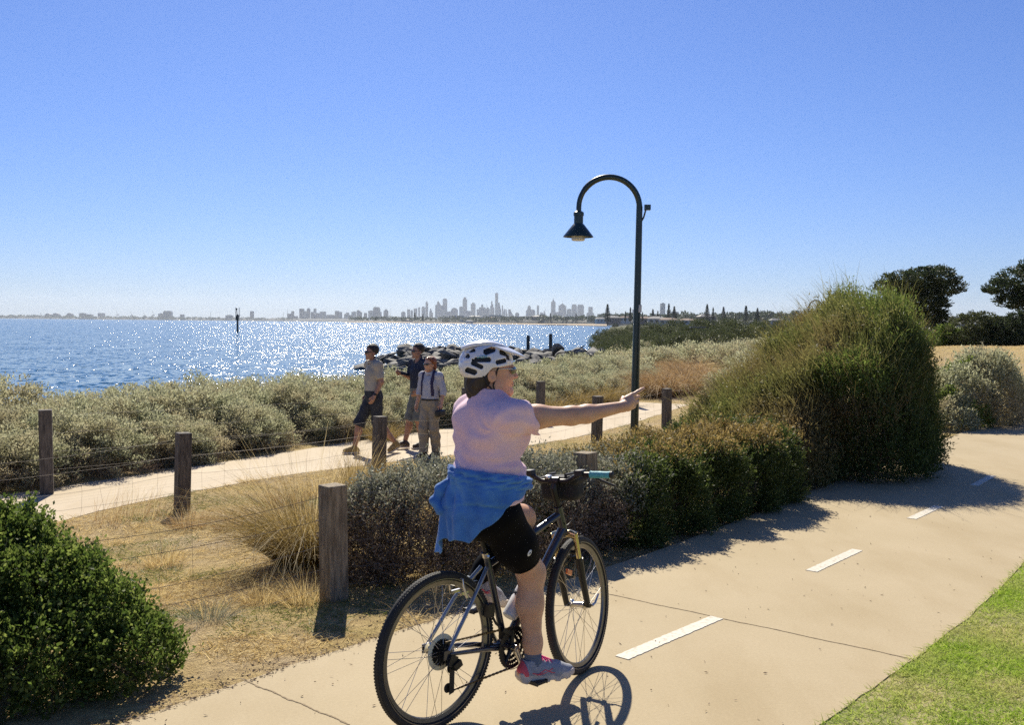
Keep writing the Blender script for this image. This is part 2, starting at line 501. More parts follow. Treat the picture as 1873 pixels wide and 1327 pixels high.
def resample(pts, step):
    pts = [Vector((p.x, p.y)) for p in pts]
    L = [0.0]
    for a, b in zip(pts, pts[1:]): L.append(L[-1] + (b - a).length)
    n = max(2, int(L[-1] / step)); out = []
    for k in range(n + 1):
        s = L[-1] * k / n; i = 0
        while i < len(L) - 2 and L[i + 1] < s: i += 1
        t = (s - L[i]) / max(1e-9, L[i + 1] - L[i])
        out.append(pts[i].lerp(pts[i + 1], t))
    return out
def smooth_poly(pts, it=3):
    pts = [Vector((p.x, p.y)) for p in pts]
    for _ in range(it):
        pts = [pts[0]] + [(a + b * 2 + c) / 4 for a, b, c in zip(pts, pts[1:], pts[2:])] + [pts[-1]]
    return pts
def strip(name, A, B, z, m, th=0.06, ragged=0.012, seed=3):
    """a slab between two edges resampled to the same count"""
    n = len(A); rn = random.Random(seed)
    V = []
    for a, b in zip(A, B):
        d = (b - a).normalized()
        a2 = a - d * rn.uniform(0, ragged); b2 = b + d * rn.uniform(0, ragged)
        V += [(a2.x, a2.y, z - th), (a2.x, a2.y, z), (b2.x, b2.y, z), (b2.x, b2.y, z - th)]
    F = []
    for i in range(n - 1):
        o = i * 4
        for k in range(3): F.append((o + k, o + 4 + k, o + 5 + k, o + k + 1))
    me = bpy.data.meshes.new(name); me.from_pydata(V, [], F); me.update()
    return link_mesh(name, me, m, None, False)
# the bike path continues its width beyond the frame
L_ = resample(smooth_poly(resample(LEFT_EDGE, 0.8), 4), 0.12)
PATH_W = 2.40
R_ = []
for i, p in enumerate(L_):
    t = (L_[min(i + 3, len(L_) - 1)] - L_[max(i - 3, 0)]).normalized()
    R_.append(p + Vector((t.y, -t.x)) * (2.36 + 0.08 * max(0.0, 1 - p.y / 5.0) * 2))
bp_o = strip('bike_path', L_, R_, 0.0, M_BIKEPATH)
tag(bp_o, 'buff concrete shared bike path curving away behind the tall bush', kind='structure')
# continuation towards and behind the camera so that a step aside still has path
d0 = (L_[0] - L_[6]).normalized()
ext = strip('bike_path', [L_[0] + d0 * s for s in (9, 5, 2.5, 0)], [R_[0] + d0 * s for s in (9, 5, 2.5, 0)], 0.0, M_BIKEPATH)
tag(ext, 'buff concrete bike path running out of the frame towards the viewer', kind='structure')
A_ = resample(smooth_poly(resample(WN, 1.2), 3), 0.25); B_ = resample(smooth_poly(resample(WF, 1.2), 3), 0.25)
nn = min(len(A_), len(B_))
def rs_n(pts, n):
    return [pts[round(i * (len(pts) - 1) / (n - 1))] for i in range(n)]
wp_o = strip('walking_path', rs_n(B_, nn)[::-1], rs_n(A_, nn)[::-1], WALK_Z, M_WALK, ragged=0.10)
tag(wp_o, 'pale concrete walking path between the two wire fences', kind='structure')

# painted centre dashes, 4 mm above the concrete, and the joints between the slabs
M_PAINT = mat('road_paint', (0.43, 0.375, 0.28), 0.7, var=0.0, c2=(0.62, 0.575, 0.48), lo=0.30, hi=0.52, scale=38, bump=0.0006, bscale=200)
M_JOINT = mat('joint_dirt', (0.25, 0.185, 0.105), 0.9, var=0.3, scale=30)
dash = MB()
for a, b in (((1137, 1205), (1311, 1131)), ((1484, 1046), (1568, 1007)), ((1667, 950), (1717, 927)), ((1782, 889), (1815, 871))):
    p, q = G(*a), G(*b)
    t = (q - p).normalized(); n = Vector((-t.y, t.x, 0)) * 0.042
    c = (p + q) / 2
    hl_ = (q - p).length / 2; rd = random.Random(int(a[0])); nk = 50
    lo_e = [(-hl_ + 2 * hl_ * k / nk, -0.042 + rd.uniform(-.0035, .002)) for k in range(nk + 1)]
    hi_e = [(-hl_ + 2 * hl_ * k / nk, 0.042 + rd.uniform(-.002, .0035)) for k in range(nk + 1)]
    dash.prism(lo_e + hi_e[::-1], c + Vector((0, 0, 0.002)), t, Vector((-t.y, t.x, 0)), 0.004)
tag(dash.build('road_markings', M_PAINT, None, False), 'row of white painted centre dashes on the bike path', kind='structure')
jo = MB()
for a, b in (((1113, 1088), (1675, 1208)), ((440, 1243), (640, 1327)), ((1390, 985), (1870, 1062))):
    p, q = G(*a), G(*b); t = (q - p).normalized(); L = (q - p).length
    top = []; bot = []; rn = random.Random(5)
    n = 60
    for i in range(n + 1):
        w = 0.0045 + rn.uniform(-0.002, 0.002); o = math.sin(i * 0.4) * 0.004 + rn.uniform(-0.002, 0.002)
        s = -L / 2 + L * i / n
        top.append((s, o + w)); bot.append((s, o - w))
    if a[0] != 1390:
        jo.prism(bot + top[::-1], (p + q) / 2 + Vector((0, 0, 0.0012)), t, Vector((-t.y, t.x, 0)), 0.002)
tag(jo.build('slab_joints', M_JOINT, None, False), 'dark joint lines across the concrete of the bike path', kind='structure')

# water
def water_material():
    m, nt, out = _new('sea_water')
    b = nt.nodes.new('ShaderNodeBsdfPrincipled')
    b.inputs['Base Color'].default_value = (0.020, 0.115, 0.22, 1)
    b.inputs['Roughness'].default_value = 0.12; b.inputs['IOR'].default_value = 1.33; b.inputs['Specular IOR Level'].default_value = 0.48
    tc = nt.nodes.new('ShaderNodeTexCoord')
    acc = None
    for sc, amp, st in ((0.16, 0.40, (1, 0.55, 1)), (0.9, 1.05, (1, 0.6, 1)), (3.0, 1.45, (1, 0.75, 1))):
        mp = nt.nodes.new('ShaderNodeMapping'); mp.inputs['Scale'].default_value = st; mp.inputs['Rotation'].default_value = (0, 0, 0.25)
        n = nt.nodes.new('ShaderNodeTexNoise'); n.inputs['Scale'].default_value = sc; n.inputs['Detail'].default_value = 2
        nt.links.new(tc.outputs['Object'], mp.inputs[0]); nt.links.new(mp.outputs[0], n.inputs['Vector'])
        s = nt.nodes.new('ShaderNodeVectorMath'); s.operation = 'SUBTRACT'; s.inputs[1].default_value = (0.5, 0.5, 0.5)
        nt.links.new(n.outputs['Color'], s.inputs[0])
        k = nt.nodes.new('ShaderNodeVectorMath'); k.operation = 'MULTIPLY'; k.inputs[1].default_value = (amp * 0.85, amp * 1.3, 0)
        nt.links.new(s.outputs[0], k.inputs[0])
        if acc is None: acc = k.outputs[0]
        else:
            ad = nt.nodes.new('ShaderNodeVectorMath'); ad.operation = 'ADD'
            nt.links.new(acc, ad.inputs[0]); nt.links.new(k.outputs[0], ad.inputs[1]); acc = ad.outputs[0]
    ad = nt.nodes.new('ShaderNodeVectorMath'); ad.operation = 'ADD'; ad.inputs[1].default_value = (0, 0, 1)
    nt.links.new(acc, ad.inputs[0])
    no = nt.nodes.new('ShaderNodeVectorMath'); no.operation = 'NORMALIZE'
    nt.links.new(ad.outputs[0], no.inputs[0]); nt.links.new(no.outputs[0], b.inputs['Normal'])
    nt.links.new(b.outputs[0], out.inputs[0]); return m
w = MB()
w.add([(-9000, -300, SEA), (9000, -300, SEA), (9000, 14500, SEA), (-9000, 14500, SEA)], [(0, 1, 2, 3)])
tag(w.build('water', water_material(), None, False), 'rippled bay water glittering in the sun', kind='structure')

M_LAND = mat('far_land', (0.085, 0.085, 0.075), 0.95, var=0.35, scale=0.01)
M_SAND = mat('beach_sand', (0.46, 0.35, 0.22), 0.95, var=0.12, scale=0.3, bump=0.02, bscale=4)
def land_strip(name, pts, m, label, rag=0.0, seg=8, seed=1):
    """a long low body of land: pts = (px, py_bottom_Y_distance, height m, depth m); a jagged crest with a sloping back"""
    rn = random.Random(seed); V = []; F = []
    dense = []
    for (a, b) in zip(pts, pts[1:]):
        for k in range(seg): dense.append([a[i] + (b[i] - a[i]) * k / seg for i in range(4)])
    dense.append(list(pts[-1]))
    for px, Y, h, dp in dense:
        X = (px - PW / 2) / FPX * Y; kx = 1 + dp / Y
        hh = h * (1 + rn.uniform(-rag, rag))
        V += [(X, Y, SEA - 0.8), (X, Y + dp * 0.04, SEA + hh * 0.45), (X * (1 + 0.2 * dp / Y), Y + dp * 0.2, SEA + hh), (X * kx, Y + dp, SEA + hh * 0.9), (X * kx, Y + dp * 1.02, SEA - 0.8)]
    for i in range(len(dense) - 1):
        o = i * 5
        for k in range(4): F.append((o + k, o + k + 1, o + 6 + k, o + 5 + k))
    me = bpy.data.meshes.new(name); me.from_pydata(V, [], F); me.update()
    return tag(link_mesh(name, me, m, None, False), label, kind='structure')
land_strip('far_shore', [(-420, 10800, 26, 900), (0, 10400, 26, 900), (120, 10000, 24, 900), (300, 9800, 24, 900), (480, 9400, 26, 900), (600, 9000, 26, 900), (700, 8200, 28, 1400), (860, 7600, 36, 2200), (1000, 7200, 36, 2500), (1150, 7000, 40, 2500), (1400, 6600, 46, 2500), (1900, 6000, 46, 2500)], M_LAND, 'low hazy shore under the far city', 0.18, 14, 2)
land_strip('suburban_rise', [(690, 4300, 6, 300), (760, 4200, 12, 300), (820, 3900, 17, 400), (900, 3500, 20, 400), (960, 3100, 20, 400), (1040, 2750, 20, 400), (1100, 2550, 20, 300), (1180, 2400, 22, 300), (1300, 2250, 24, 300), (1420, 2250, 26, 300), (1560, 2200, 28, 300), (1950, 2100, 30, 300)], M_LAND, 'low wooded rise behind the curving beach', 0.10, 8, 5)
land_strip('beach', [(625, 4250, 1.2, 120), (665, 4150, 5.5, 150), (700, 3950, 5.0, 200), (780, 3700, 3.4, 200), (860, 3300, 3.4, 200), (940, 2800, 3.6, 200), (1010, 2350, 3.8, 200), (1060, 2000, 4, 200), (1110, 1700, 4.2, 200)], M_SAND, 'strip of far beach at the edge of the bay', 0.04, 6, 7)
# ------------------------------------------------------------------ vegetation builders (numpy)
def unit(a): return a / np.maximum(1e-9, np.linalg.norm(a, axis=-1, keepdims=True))
def leaf_quads(C, D, L, Wd, rng, droop=0.0):
    """rhombic leaves: centres C, long directions D, lengths L, widths Wd"""
    n = len(C); D = unit(D)
    s = unit(np.cross(D, unit(rng.normal(size=(n, 3)))))
    L = np.asarray(L).reshape(-1, 1) * np.ones((n, 1)); Wd = np.asarray(Wd).reshape(-1, 1) * np.ones((n, 1))
    nn = np.cross(D, s)
    v0 = C - D * L * 0.5; v2 = C + D * L * 0.5 - np.array([0, 0, 1]) * L * droop
    v1 = C + s * Wd * 0.5 + nn * Wd * 0.12 - D * L * 0.05; v3_ = C - s * Wd * 0.5 + nn * Wd * 0.12 - D * L * 0.05
    V = np.stack([v0, v1, v2, v3_], 1).reshape(-1, 3)
    F = np.arange(4 * n).reshape(n, 4)
    return V, F
def twig_tris(A, B, r, rng):
    """three-sided sticks from A to B as quads"""
    n = len(A); t = unit(B - A)
    a = unit(np.cross(t, unit(rng.normal(size=(n, 3))))); b = np.cross(t, a)
    r = np.asarray(r).reshape(-1, 1) * np.ones((n, 1))
    ring = [a * r, (-0.5 * a + 0.866 * b) * r, (-0.5 * a - 0.866 * b) * r]
    V = np.stack([A + q for q in ring] + [B + q * 0.45 for q in ring], 1).reshape(-1, 3)
    base = np.arange(n)[:, None] * 6
    F = np.concatenate([base + np.array([k, (k + 1) % 3, 3 + (k + 1) % 3, 3 + k]) for k in range(3)])
    return V, F
def merge(*vf):
    V = []; F = []; o = 0
    for v, f in vf: V.append(v); F.append(f + o); o += len(v)
    return np.concatenate(V), np.concatenate(F)
def blades(Bp, Dv, L, Wd, bend, rng, seg=3):
    """grass blades: bases Bp, directions Dv, lengths, widths, sideways sag"""
    n = len(Bp); Dv = unit(Dv); L = np.asarray(L).reshape(-1, 1); bend = np.asarray(bend).reshape(-1, 1) * np.ones((n, 1))
    h = Dv.copy(); h[:, 2] = 0; h = unit(h + rng.normal(size=(n, 3)) * np.array([.25, .25, 0]))
    side = unit(np.cross(Dv, unit(rng.normal(size=(n, 3)))))
    Wd = np.asarray(Wd).reshape(-1, 1) * np.ones((n, 1))
    rows = []
    for k in range(seg + 1):
        t = k / seg
        c = Bp + Dv * L * t + h * L * bend * t * t - np.array([0, 0, 1]) * L * bend * 0.8 * t * t * t
        w = Wd * 0.5 * (1 - t * 0.85)
        rows += [c - side * w, c + side * w]
    V = np.stack(rows, 1).reshape(-1, 3); m = 2 * (seg + 1)
    base = np.arange(n)[:, None] * m
    F = np.concatenate([base + np.array([2 * k, 2 * k + 1, 2 * k + 3, 2 * k + 2]) for k in range(seg)])
    return V, F
def dome_clumps(k, rx, ry, rz, rng, low=0.05, inner=0.55):
    """clump centres through the outer part of a half-ellipsoid"""
    th = rng.uniform(0, 2 * np.pi, k); u = rng.uniform(low, 1, k) ** 0.8
    rr = rng.uniform(inner, 1.0, k)
    c = np.sqrt(1 - np.minimum(u, .999) ** 2)
    return np.stack([rx * c * np.cos(th) * rr, ry * c * np.sin(th) * rr, rz * u * rr], 1)
def foliage(cl, cr, per, L, Wd, rng, up=0.5, spread=0.75, out=0.8, squash=0.8, ctr=(0, 0, 0.2)):
    """leaves on small shoots around each clump centre"""
    k = len(cl); n = k * per
    ci = np.repeat(np.arange(k), per)
    d = unit(rng.normal(size=(n, 3))); d[:, 2] = d[:, 2] * squash + 0.15
    rad = np.repeat(cr, per) * rng.uniform(0.35, 1.05, n) ** 0.7
    C = cl[ci] + d * rad[:, None]
    ou = unit(cl[ci] - np.array(ctr))
    D = d * spread + ou * out * 0.5 + np.array([0, 0, up]) + rng.normal(size=(n, 3)) * 0.35
    return leaf_quads(C, D, L * rng.uniform(0.6, 1.3, n), Wd * rng.uniform(0.7, 1.25, n), rng)

# leaf tones
M_SAGE = leaf_mat('saltbush_leaf', [(0, (0.24, 0.25, 0.14)), (0.5, (0.41, 0.415, 0.25)), (1, (0.60, 0.60, 0.39))], 0.6, 0.52, (0.43, 0.37, 0.23))
M_SAGE_D = leaf_mat('saltbush_dry_twig', [(0, (0.10, 0.075, 0.055)), (0.6, (0.24, 0.18, 0.13)), (1, (0.38, 0.30, 0.22))], 0.8, 0.3)
M_GREY = leaf_mat('grey_leaf', [(0, (0.15, 0.155, 0.10)), (0.6, (0.30, 0.30, 0.21)), (1, (0.46, 0.45, 0.35))], 0.5, 0.35)
M_GREEN = leaf_mat('fresh_leaf', [(0, (0.05, 0.085, 0.016)), (0.6, (0.12, 0.175, 0.035)), (1, (0.25, 0.30, 0.075))], 0.55, 0.55, None, 0.2)
M_TEA = leaf_mat('tea_tree_leaf', [(0, (0.085, 0.105, 0.028)), (0.6, (0.18, 0.195, 0.055)), (1, (0.34, 0.325, 0.11))], 0.55, 0.5, (0.24, 0.175, 0.075), pscale=0.7)
M_TEA_G = leaf_mat('tea_tree_new_leaf', [(0, (0.10, 0.15, 0.03)), (1, (0.24, 0.30, 0.07))], 0.45, 0.5)
M_LIME = leaf_mat('sunlit_tip_leaf', [(0, (0.12, 0.17, 0.03)), (1, (0.30, 0.36, 0.09))], 0.5, 0.55, None, 0.2)  # yellower leaf for the bush's top shoots: sunlight put into the colour
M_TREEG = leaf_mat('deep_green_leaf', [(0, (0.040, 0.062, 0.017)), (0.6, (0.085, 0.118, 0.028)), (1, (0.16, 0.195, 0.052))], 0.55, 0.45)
M_DARK = leaf_mat('dark_tree_leaf', [(0, (0.028, 0.044, 0.020)), (1, (0.080, 0.105, 0.045))], 0.55, 0.3)
M_OLIVE = leaf_mat('scrub_leaf', [(0, (0.05, 0.065, 0.025)), (1, (0.14, 0.155, 0.065))], 0.55, 0.35)
M_STRAW = leaf_mat('dry_blade', [(0, (0.42, 0.30, 0.12)), (0.5, (0.66, 0.50, 0.22)), (1, (0.80, 0.66, 0.36))], 0.6, 0.5)
M_RUST = leaf_mat('rusty_blade', [(0, (0.24, 0.145, 0.06)), (0.5, (0.42, 0.27, 0.12)), (1, (0.58, 0.42, 0.21))], 0.65, 0.4)
M_GOLD = leaf_mat('tussock_blade', [(0, (0.16, 0.12, 0.035)), (0.5, (0.33, 0.235, 0.075)), (1, (0.52, 0.39, 0.16))], 0.6, 0.4)
M_LAWN = leaf_mat('lawn_blade', [(0, (0.27, 0.40, 0.04)), (0.7, (0.43, 0.58, 0.07)), (1, (0.56, 0.64, 0.16))], 0.6, 0.5, (0.52, 0.54, 0.17), spec=0.15, pscale=1.3)
M_TURF = leaf_mat('turf_blade', [(0, (0.11, 0.14, 0.03)), (1, (0.25, 0.27, 0.08))], 0.55, 0.45)
M_BARK = mat('bark', (0.11, 0.085, 0.06), 0.9, var=0.35, scale=12, bump=0.01)
M_STICK = mat('dead_stick', (0.13, 0.10, 0.075), 0.9, var=0.35, scale=20)

def shrub_proto(name, rx, ry, rz, nc, per, L, Wd, leafm, seed, cr=0.2, twm=M_STICK, dry=0, dry_mat=None, low=0.05, stems=40, up=0.5, flat=False):
    """one shrub: foliage, dry lower twigs, stems"""
    rng = np.random.default_rng(seed)
    root = empty(name)
    cl = dome_clumps(nc, rx, ry, rz, rng, low)
    crs = rng.uniform(0.6, 1.25, nc) * cr
    V, F = foliage(cl, crs, per, L, Wd, rng, up)
    np_mesh('foliage', V, F, leafm, root, False)
    B = cl[rng.integers(0, nc, stems)]
    A = B * np.array([0.15, 0.15, 0]) + rng.normal(size=(stems, 3)) * np.array([.05, .05, 0])
    mid = (A + B) / 2 + rng.normal(size=A.shape) * 0.05 * rz
    V, F = merge(twig_tris(A, mid, 0.012 * rz + 0.002, rng), twig_tris(mid, B, 0.007 * rz + 0.0015, rng))
    np_mesh('stems', V, F, twm, root, False)
    if dry:
        c2 = dome_clumps(dry, rx * 0.97, ry * 0.97, rz * 0.72, rng, 0.0, 0.75)
        c2[:, 2] *= rng.uniform(0.3, 1.05, dry)
        V1, F1 = foliage(c2, np.full(dry, cr * 1.1), max(4, per // 2), L * 1.5, Wd * 0.30, rng, 0.7)
        np_mesh('dry_twigs', V1, F1, dry_mat or M_SAGE_D, root, False)
    return root
def place(root, x, y, s=1.0, rz=0.0, z=None, sz=None, label=None, group=None, cat='shrub', first=False, sink=0.05):
    o = root if first else copy_tree(root)
    o.location = (x, y, (hz(x, y) if z is None else z) - sink)
    o.rotation_euler = (0, 0, rz); o.scale = (s, s, sz or s)
    return tag(o, label, cat, group)

# ---- the hedge of saltbush beyond the walking path, and the field of it to the right
sb = [shrub_proto('saltbush', 0.85, 0.8, 1.0, 150, 130, 0.046, 0.019, M_SAGE, 11 + i, cr=0.17, dry=85, low=0.02) for i in range(4)]
for q in sb: q.location = (0, 0, -60)
_used = set()
def put(protos, i, *a, **k):
    p = protos[i % len(protos)]
    f = id(p) not in _used
    _used.add(id(p))
    return place(p, *a, first=f, **k)
rn = random.Random(21)
walk_far = resample(smooth_poly(resample(WF, 1.0), 2), 0.85)
c = 0
for i, p in enumerate(walk_far):
    t = (walk_far[min(i + 1, len(walk_far) - 1)] - walk_far[max(i - 1, 0)]).normalized(); n = Vector((-t.y, t.x))
    if p.y > 33: break
    for row, (off, sc) in enumerate(((0.75, 0.95), (1.75, 1.10), (3.0, 1.18))):
        q = p + n * (off + rn.uniform(-0.15, 0.15)) + t * rn.uniform(-0.3, 0.3) + t * (0.4 * row)
        s = sc * rn.uniform(0.88, 1.10) * (1.0 if q.y < 16 else 0.92)
        px = q.x / q.y * FPX + PW / 2
        if px < -320 or px > 1500: continue
        if 955 < px < 1010 and row == 0 and q.y > 19: s *= 0.8
        lab = ('sage green saltbush with dry pinkish stems at the edge of the walking path', 'sage green saltbush in the middle of the hedge beyond the walking path', 'sage green saltbush at the seaward back of the hedge')[row]
        put(sb, c, q.x, q.y, s * (1.05 if row else 1.0), rn.uniform(0, 6.28), sz=s * (0.98 if row else 0.85), z=min(hz(q.x, q.y), 0.0) if row < 2 else -0.35, label=lab, group=('saltbush row along the path', 'saltbush row inside the hedge', 'saltbush row on the seaward side')[row]); c += 1
# ---- the field of saltbush between the beach and the tall bush
sf = [shrub_proto('dune_shrub', 1.15, 1.1, 0.95, 80, 46, 0.085, 0.034, M_SAGE, 41 + i, cr=0.24, dry=36, low=0.1) for i in range(3)]
so = [shrub_proto('dark_dune_shrub', 1.3, 1.2, 1.05, 80, 46, 0.10, 0.045, M_OLIVE, 51 + i, cr=0.27) for i in range(2)]
for (px, Y, s, k) in [(1010, 33, 0.84, 0), (1060, 36, 0.88, 0), (1115, 38, 0.91, 0), (1160, 35, 1.15, 0), (1030, 41, 0.91, 0), (960, 37, 0.77, 0), (905, 37, 0.73, 0), (860, 36, 0.73, 0), (810, 34, 0.70, 0), (760, 33, 0.70, 0), (1090, 46, 0.98, 0), (1150, 48, 1.4, 0), (1210, 44, 1.3, 0), (1270, 47, 1.4, 0), (1330, 44, 1.3, 0), (1390, 47, 1.3, 0),
                         (1345, 30, 1.0, 0), (1390, 32, 1.05, 0), (1440, 31, 1.05, 0), (1480, 34, 1.1, 0), (1370, 38, 1.2, 0), (1430, 40, 1.2, 0), (1480, 43, 1.3, 0), (1530, 38, 1.2, 0), (1360, 54, 1.4, 0), (1420, 54, 1.4, 0), (1480, 52, 1.4, 0), (1240, 54, 1.4, 0), (1300, 55, 1.4, 0), (1180, 56, 1.4, 0), (1120, 54, 1.4, 0),
                         (1140, 62, 1.7, 1), (1180, 66, 1.6, 0), (1230, 62, 1.5, 0), (1285, 66, 1.6, 0), (1345, 62, 1.5, 0), (1400, 66, 1.5, 0), (1455, 60, 1.5, 0), (1130, 72, 1.9, 1),
                         (1040, 88, 1.6, 0), (1063, 91, 1.75, 0), (1088, 94, 1.8, 0), (1105, 97, 2.0, 1), (1128, 92, 2.3, 1), (1155, 86, 2.0, 0), (1118, 82, 1.8, 1),
                         (1200, 90, 1.8, 0), (1240, 95, 1.9, 0), (1280, 88, 1.9, 0), (1325, 93, 1.9, 0), (1370, 90, 1.9, 0), (1410, 94, 1.9, 0), (1450, 88, 1.9, 0),
                         (1215, 130, 2.4, 1), (1250, 138, 2.6, 1), (1290, 132, 2.5, 1), (1325, 140, 2.6, 1), (1360, 128, 2.5, 1), (1395, 136, 2.5, 1), (1430, 132, 2.4, 1), (1465, 140, 2.4, 1), (1180, 135, 2.2, 0), (1098, 112, 1.5, 0), (1118, 120, 1.9, 1), (1138, 118, 1.9, 0), (1158, 122, 2.1, 1), (1178, 118, 1.9, 0), (1200, 150, 2.4, 1), (1108, 150, 2.2, 1), (1135, 155, 2.4, 1), (1165, 160, 2.6, 1), (1100, 185, 2.4, 1), (1125, 190, 2.6, 1), (1152, 195, 2.6, 1), (1185, 190, 2.8, 1), (1220, 185, 2.8, 1), (1255, 190, 2.8, 1), (1300, 190, 2.8, 1), (1345, 185, 2.8, 1), (1390, 190, 2.8, 1), (1435, 185, 2.8, 1), (1105, 260, 3.2, 1), (1130, 265, 3.4, 1), (1160, 270, 3.6, 1), (1195, 260, 3.6, 1), (1235, 270, 3.6, 1), (1280, 260, 3.6, 1), (1330, 265, 3.6, 1)]:
    x = (px - PW / 2) / FPX * Y
    if k: put(so, c, x, Y, s * rn.uniform(.92, 1.08), rn.uniform(0, 6.28), label='dark olive dune shrub among the paler bushes towards the far houses', group='dark scrub on the dunes', sz=s * 0.85)
    else: put(sf, c, x, Y, s * rn.uniform(.92, 1.08), rn.uniform(0, 6.28), label='pale sage dune shrub on the sand between the paths and the bay', group='pale dune shrubs', sz=s * rn.uniform(.8, .95))
    c += 1

# ---- tussock of long rusty reed grass beyond the lamp post
def tussock(name, n, r, L, Wd, bend, m, seed, lean=(0, 0), tilt=0.5, seedheads=None):
    rng = np.random.default_rng(seed)
    root = empty(name)
    th = rng.uniform(0, 2 * np.pi, n); q = np.sqrt(rng.uniform(0, 1, n)) * r
    Bp = np.stack([q * np.cos(th), q * np.sin(th), np.zeros(n)], 1)
    D = np.stack([np.cos(th) * tilt * (q / r) + lean[0], np.sin(th) * tilt * (q / r) + lean[1], np.ones(n)], 1) + rng.normal(size=(n, 3)) * 0.16
    V, F = blades(Bp, D, L * rng.uniform(0.55, 1.15, n), Wd, bend * rng.uniform(0.3, 1.3, n), rng, 4)
    np_mesh('blades', V, F, m, root, False)
    if seedheads:
        k = seedheads; i = rng.integers(0, n, k)
        V, F = blades(Bp[i] * 0.6, D[i] * 0.8 + np.array([0, 0, .5]), L * rng.uniform(1.0, 1.35, k), Wd * 0.7, 0.18 * rng.uniform(0.2, 1.2, k), rng, 4)
        np_mesh('stalks', V, F, M_STRAW, root, False)
    return root
ru = [tussock('reed_tussock', 1500, 0.45, 1.25, 0.016, 0.75, M_RUST, 61 + i, lean=(-0.35, 0)) for i in range(2)]
for i, (px, py, s) in enumerate([(1200, 722, 1.1), (1238, 718, 1.2), (1276, 708, 1.1), (1218, 702, 1.1), (1262, 694, 1.15), (1315, 700, .8)]):
    p = G(px, py, -0.3)
    put(ru, i, p.x, p.y, s, rn.uniform(-.5, .5), label='rusty brown reed grass hump swept over beside the lamp post', group='rusty reed humps', cat='grass tussock', sz=s * 0.85)
tu = [tussock('golden_tussock', 520, 0.22, 0.62, 0.007, 0.55, M_GOLD, 71 + i) for i in range(2)]
for i, (px, py, s) in enumerate([(880, 762, 0.9), (925, 755, 1.0), (1000, 752, 0.95), (1055, 742, 1.1), (1100, 735, 1.2), (1030, 760, .8), (1140, 738, .9), (700, 800, .7)]):
    p = G(px, py, -0.3)
    put(tu, i, p.x, p.y, s * 1.3, rn.uniform(0, 6), label='golden grass tuft at the foot of the saltbush hedge', group='tufts under the hedge', cat='grass tussock')

# ---- the big golden tussock left of the near post
t = tussock('spreading_tussock', 2000, 0.22, 1.02, 0.0055, 0.62, M_GOLD, 81, lean=(-0.05, -0.10), tilt=0.55, seedheads=110)
p = G(562, 1045, -0.15); place(t, p.x, p.y, 0.92, 0, label='big spreading tussock of fine golden blades beside the near fence post', cat='grass tussock', first=True)
t2 = tussock('upright_tussock', 420, 0.16, 0.60, 0.005, 0.25, M_GOLD, 82, lean=(0.25, 0.1), tilt=0.5, seedheads=70)
p = G(655, 880, -0.25); place(t2, p.x, p.y, 1.1, 0, label='golden grass clump leaning in front of the walkers', cat='grass tussock', first=True)
t3 = tussock('thin_reeds', 120, 0.45, 0.42, 0.005, 0.12, M_RUST, 83, lean=(0.25, 0), tilt=0.1, seedheads=50)
p = G(245, 945, -0.3); place(t3, p.x, p.y, 1.0, 0, label='thin brown reeds standing at the edge of the walking path', cat='grass tussock', first=True)
for i, (px, py, s, lab) in enumerate([(385, 1165, .5, 'small grey dry tuft near the leafy bush'), (425, 945, .75, 'rust coloured dry tuft in the straw below the middle fence post'), (520, 905, .8, 'dry tuft behind the big spreading tussock'), (590, 868, .8, 'dry tuft at the edge of the path ahead of the walkers'), (345, 935, .7, 'dry tuft at the foot of the middle fence post'), (300, 1010, .6, 'dry tuft between the leafy bush and the middle fence post'), (480, 1120, .5, 'low dry tuft near the verge left of the near post'), (560, 1130, .6, 'dry tuft at the foot of the near post'), (1160, 812, .8, 'dry tuft around the foot of the lamp post'), (1110, 812, .8, 'dry tuft beside the fence post under the pointing arm'), (1010, 830, .75, 'dry tuft on the verge in front of the rider'), (820, 850, .6, 'dry tuft at the edge of the path behind the rider'), (1195, 815, .9, 'dry tuft between the lamp post and the tall bush')]):
    q = tussock('dry_tuft', 300, 0.16, 0.34, 0.006, 0.4, (M_GREY if i == 0 else M_RUST if i in (1, 2, 4) else M_STRAW), 90 + i, seedheads=20)
    p = G(px, py, -0.15); place(q, p.x, p.y, s * 1.3, 0, label=lab, cat='grass tussock', first=True)

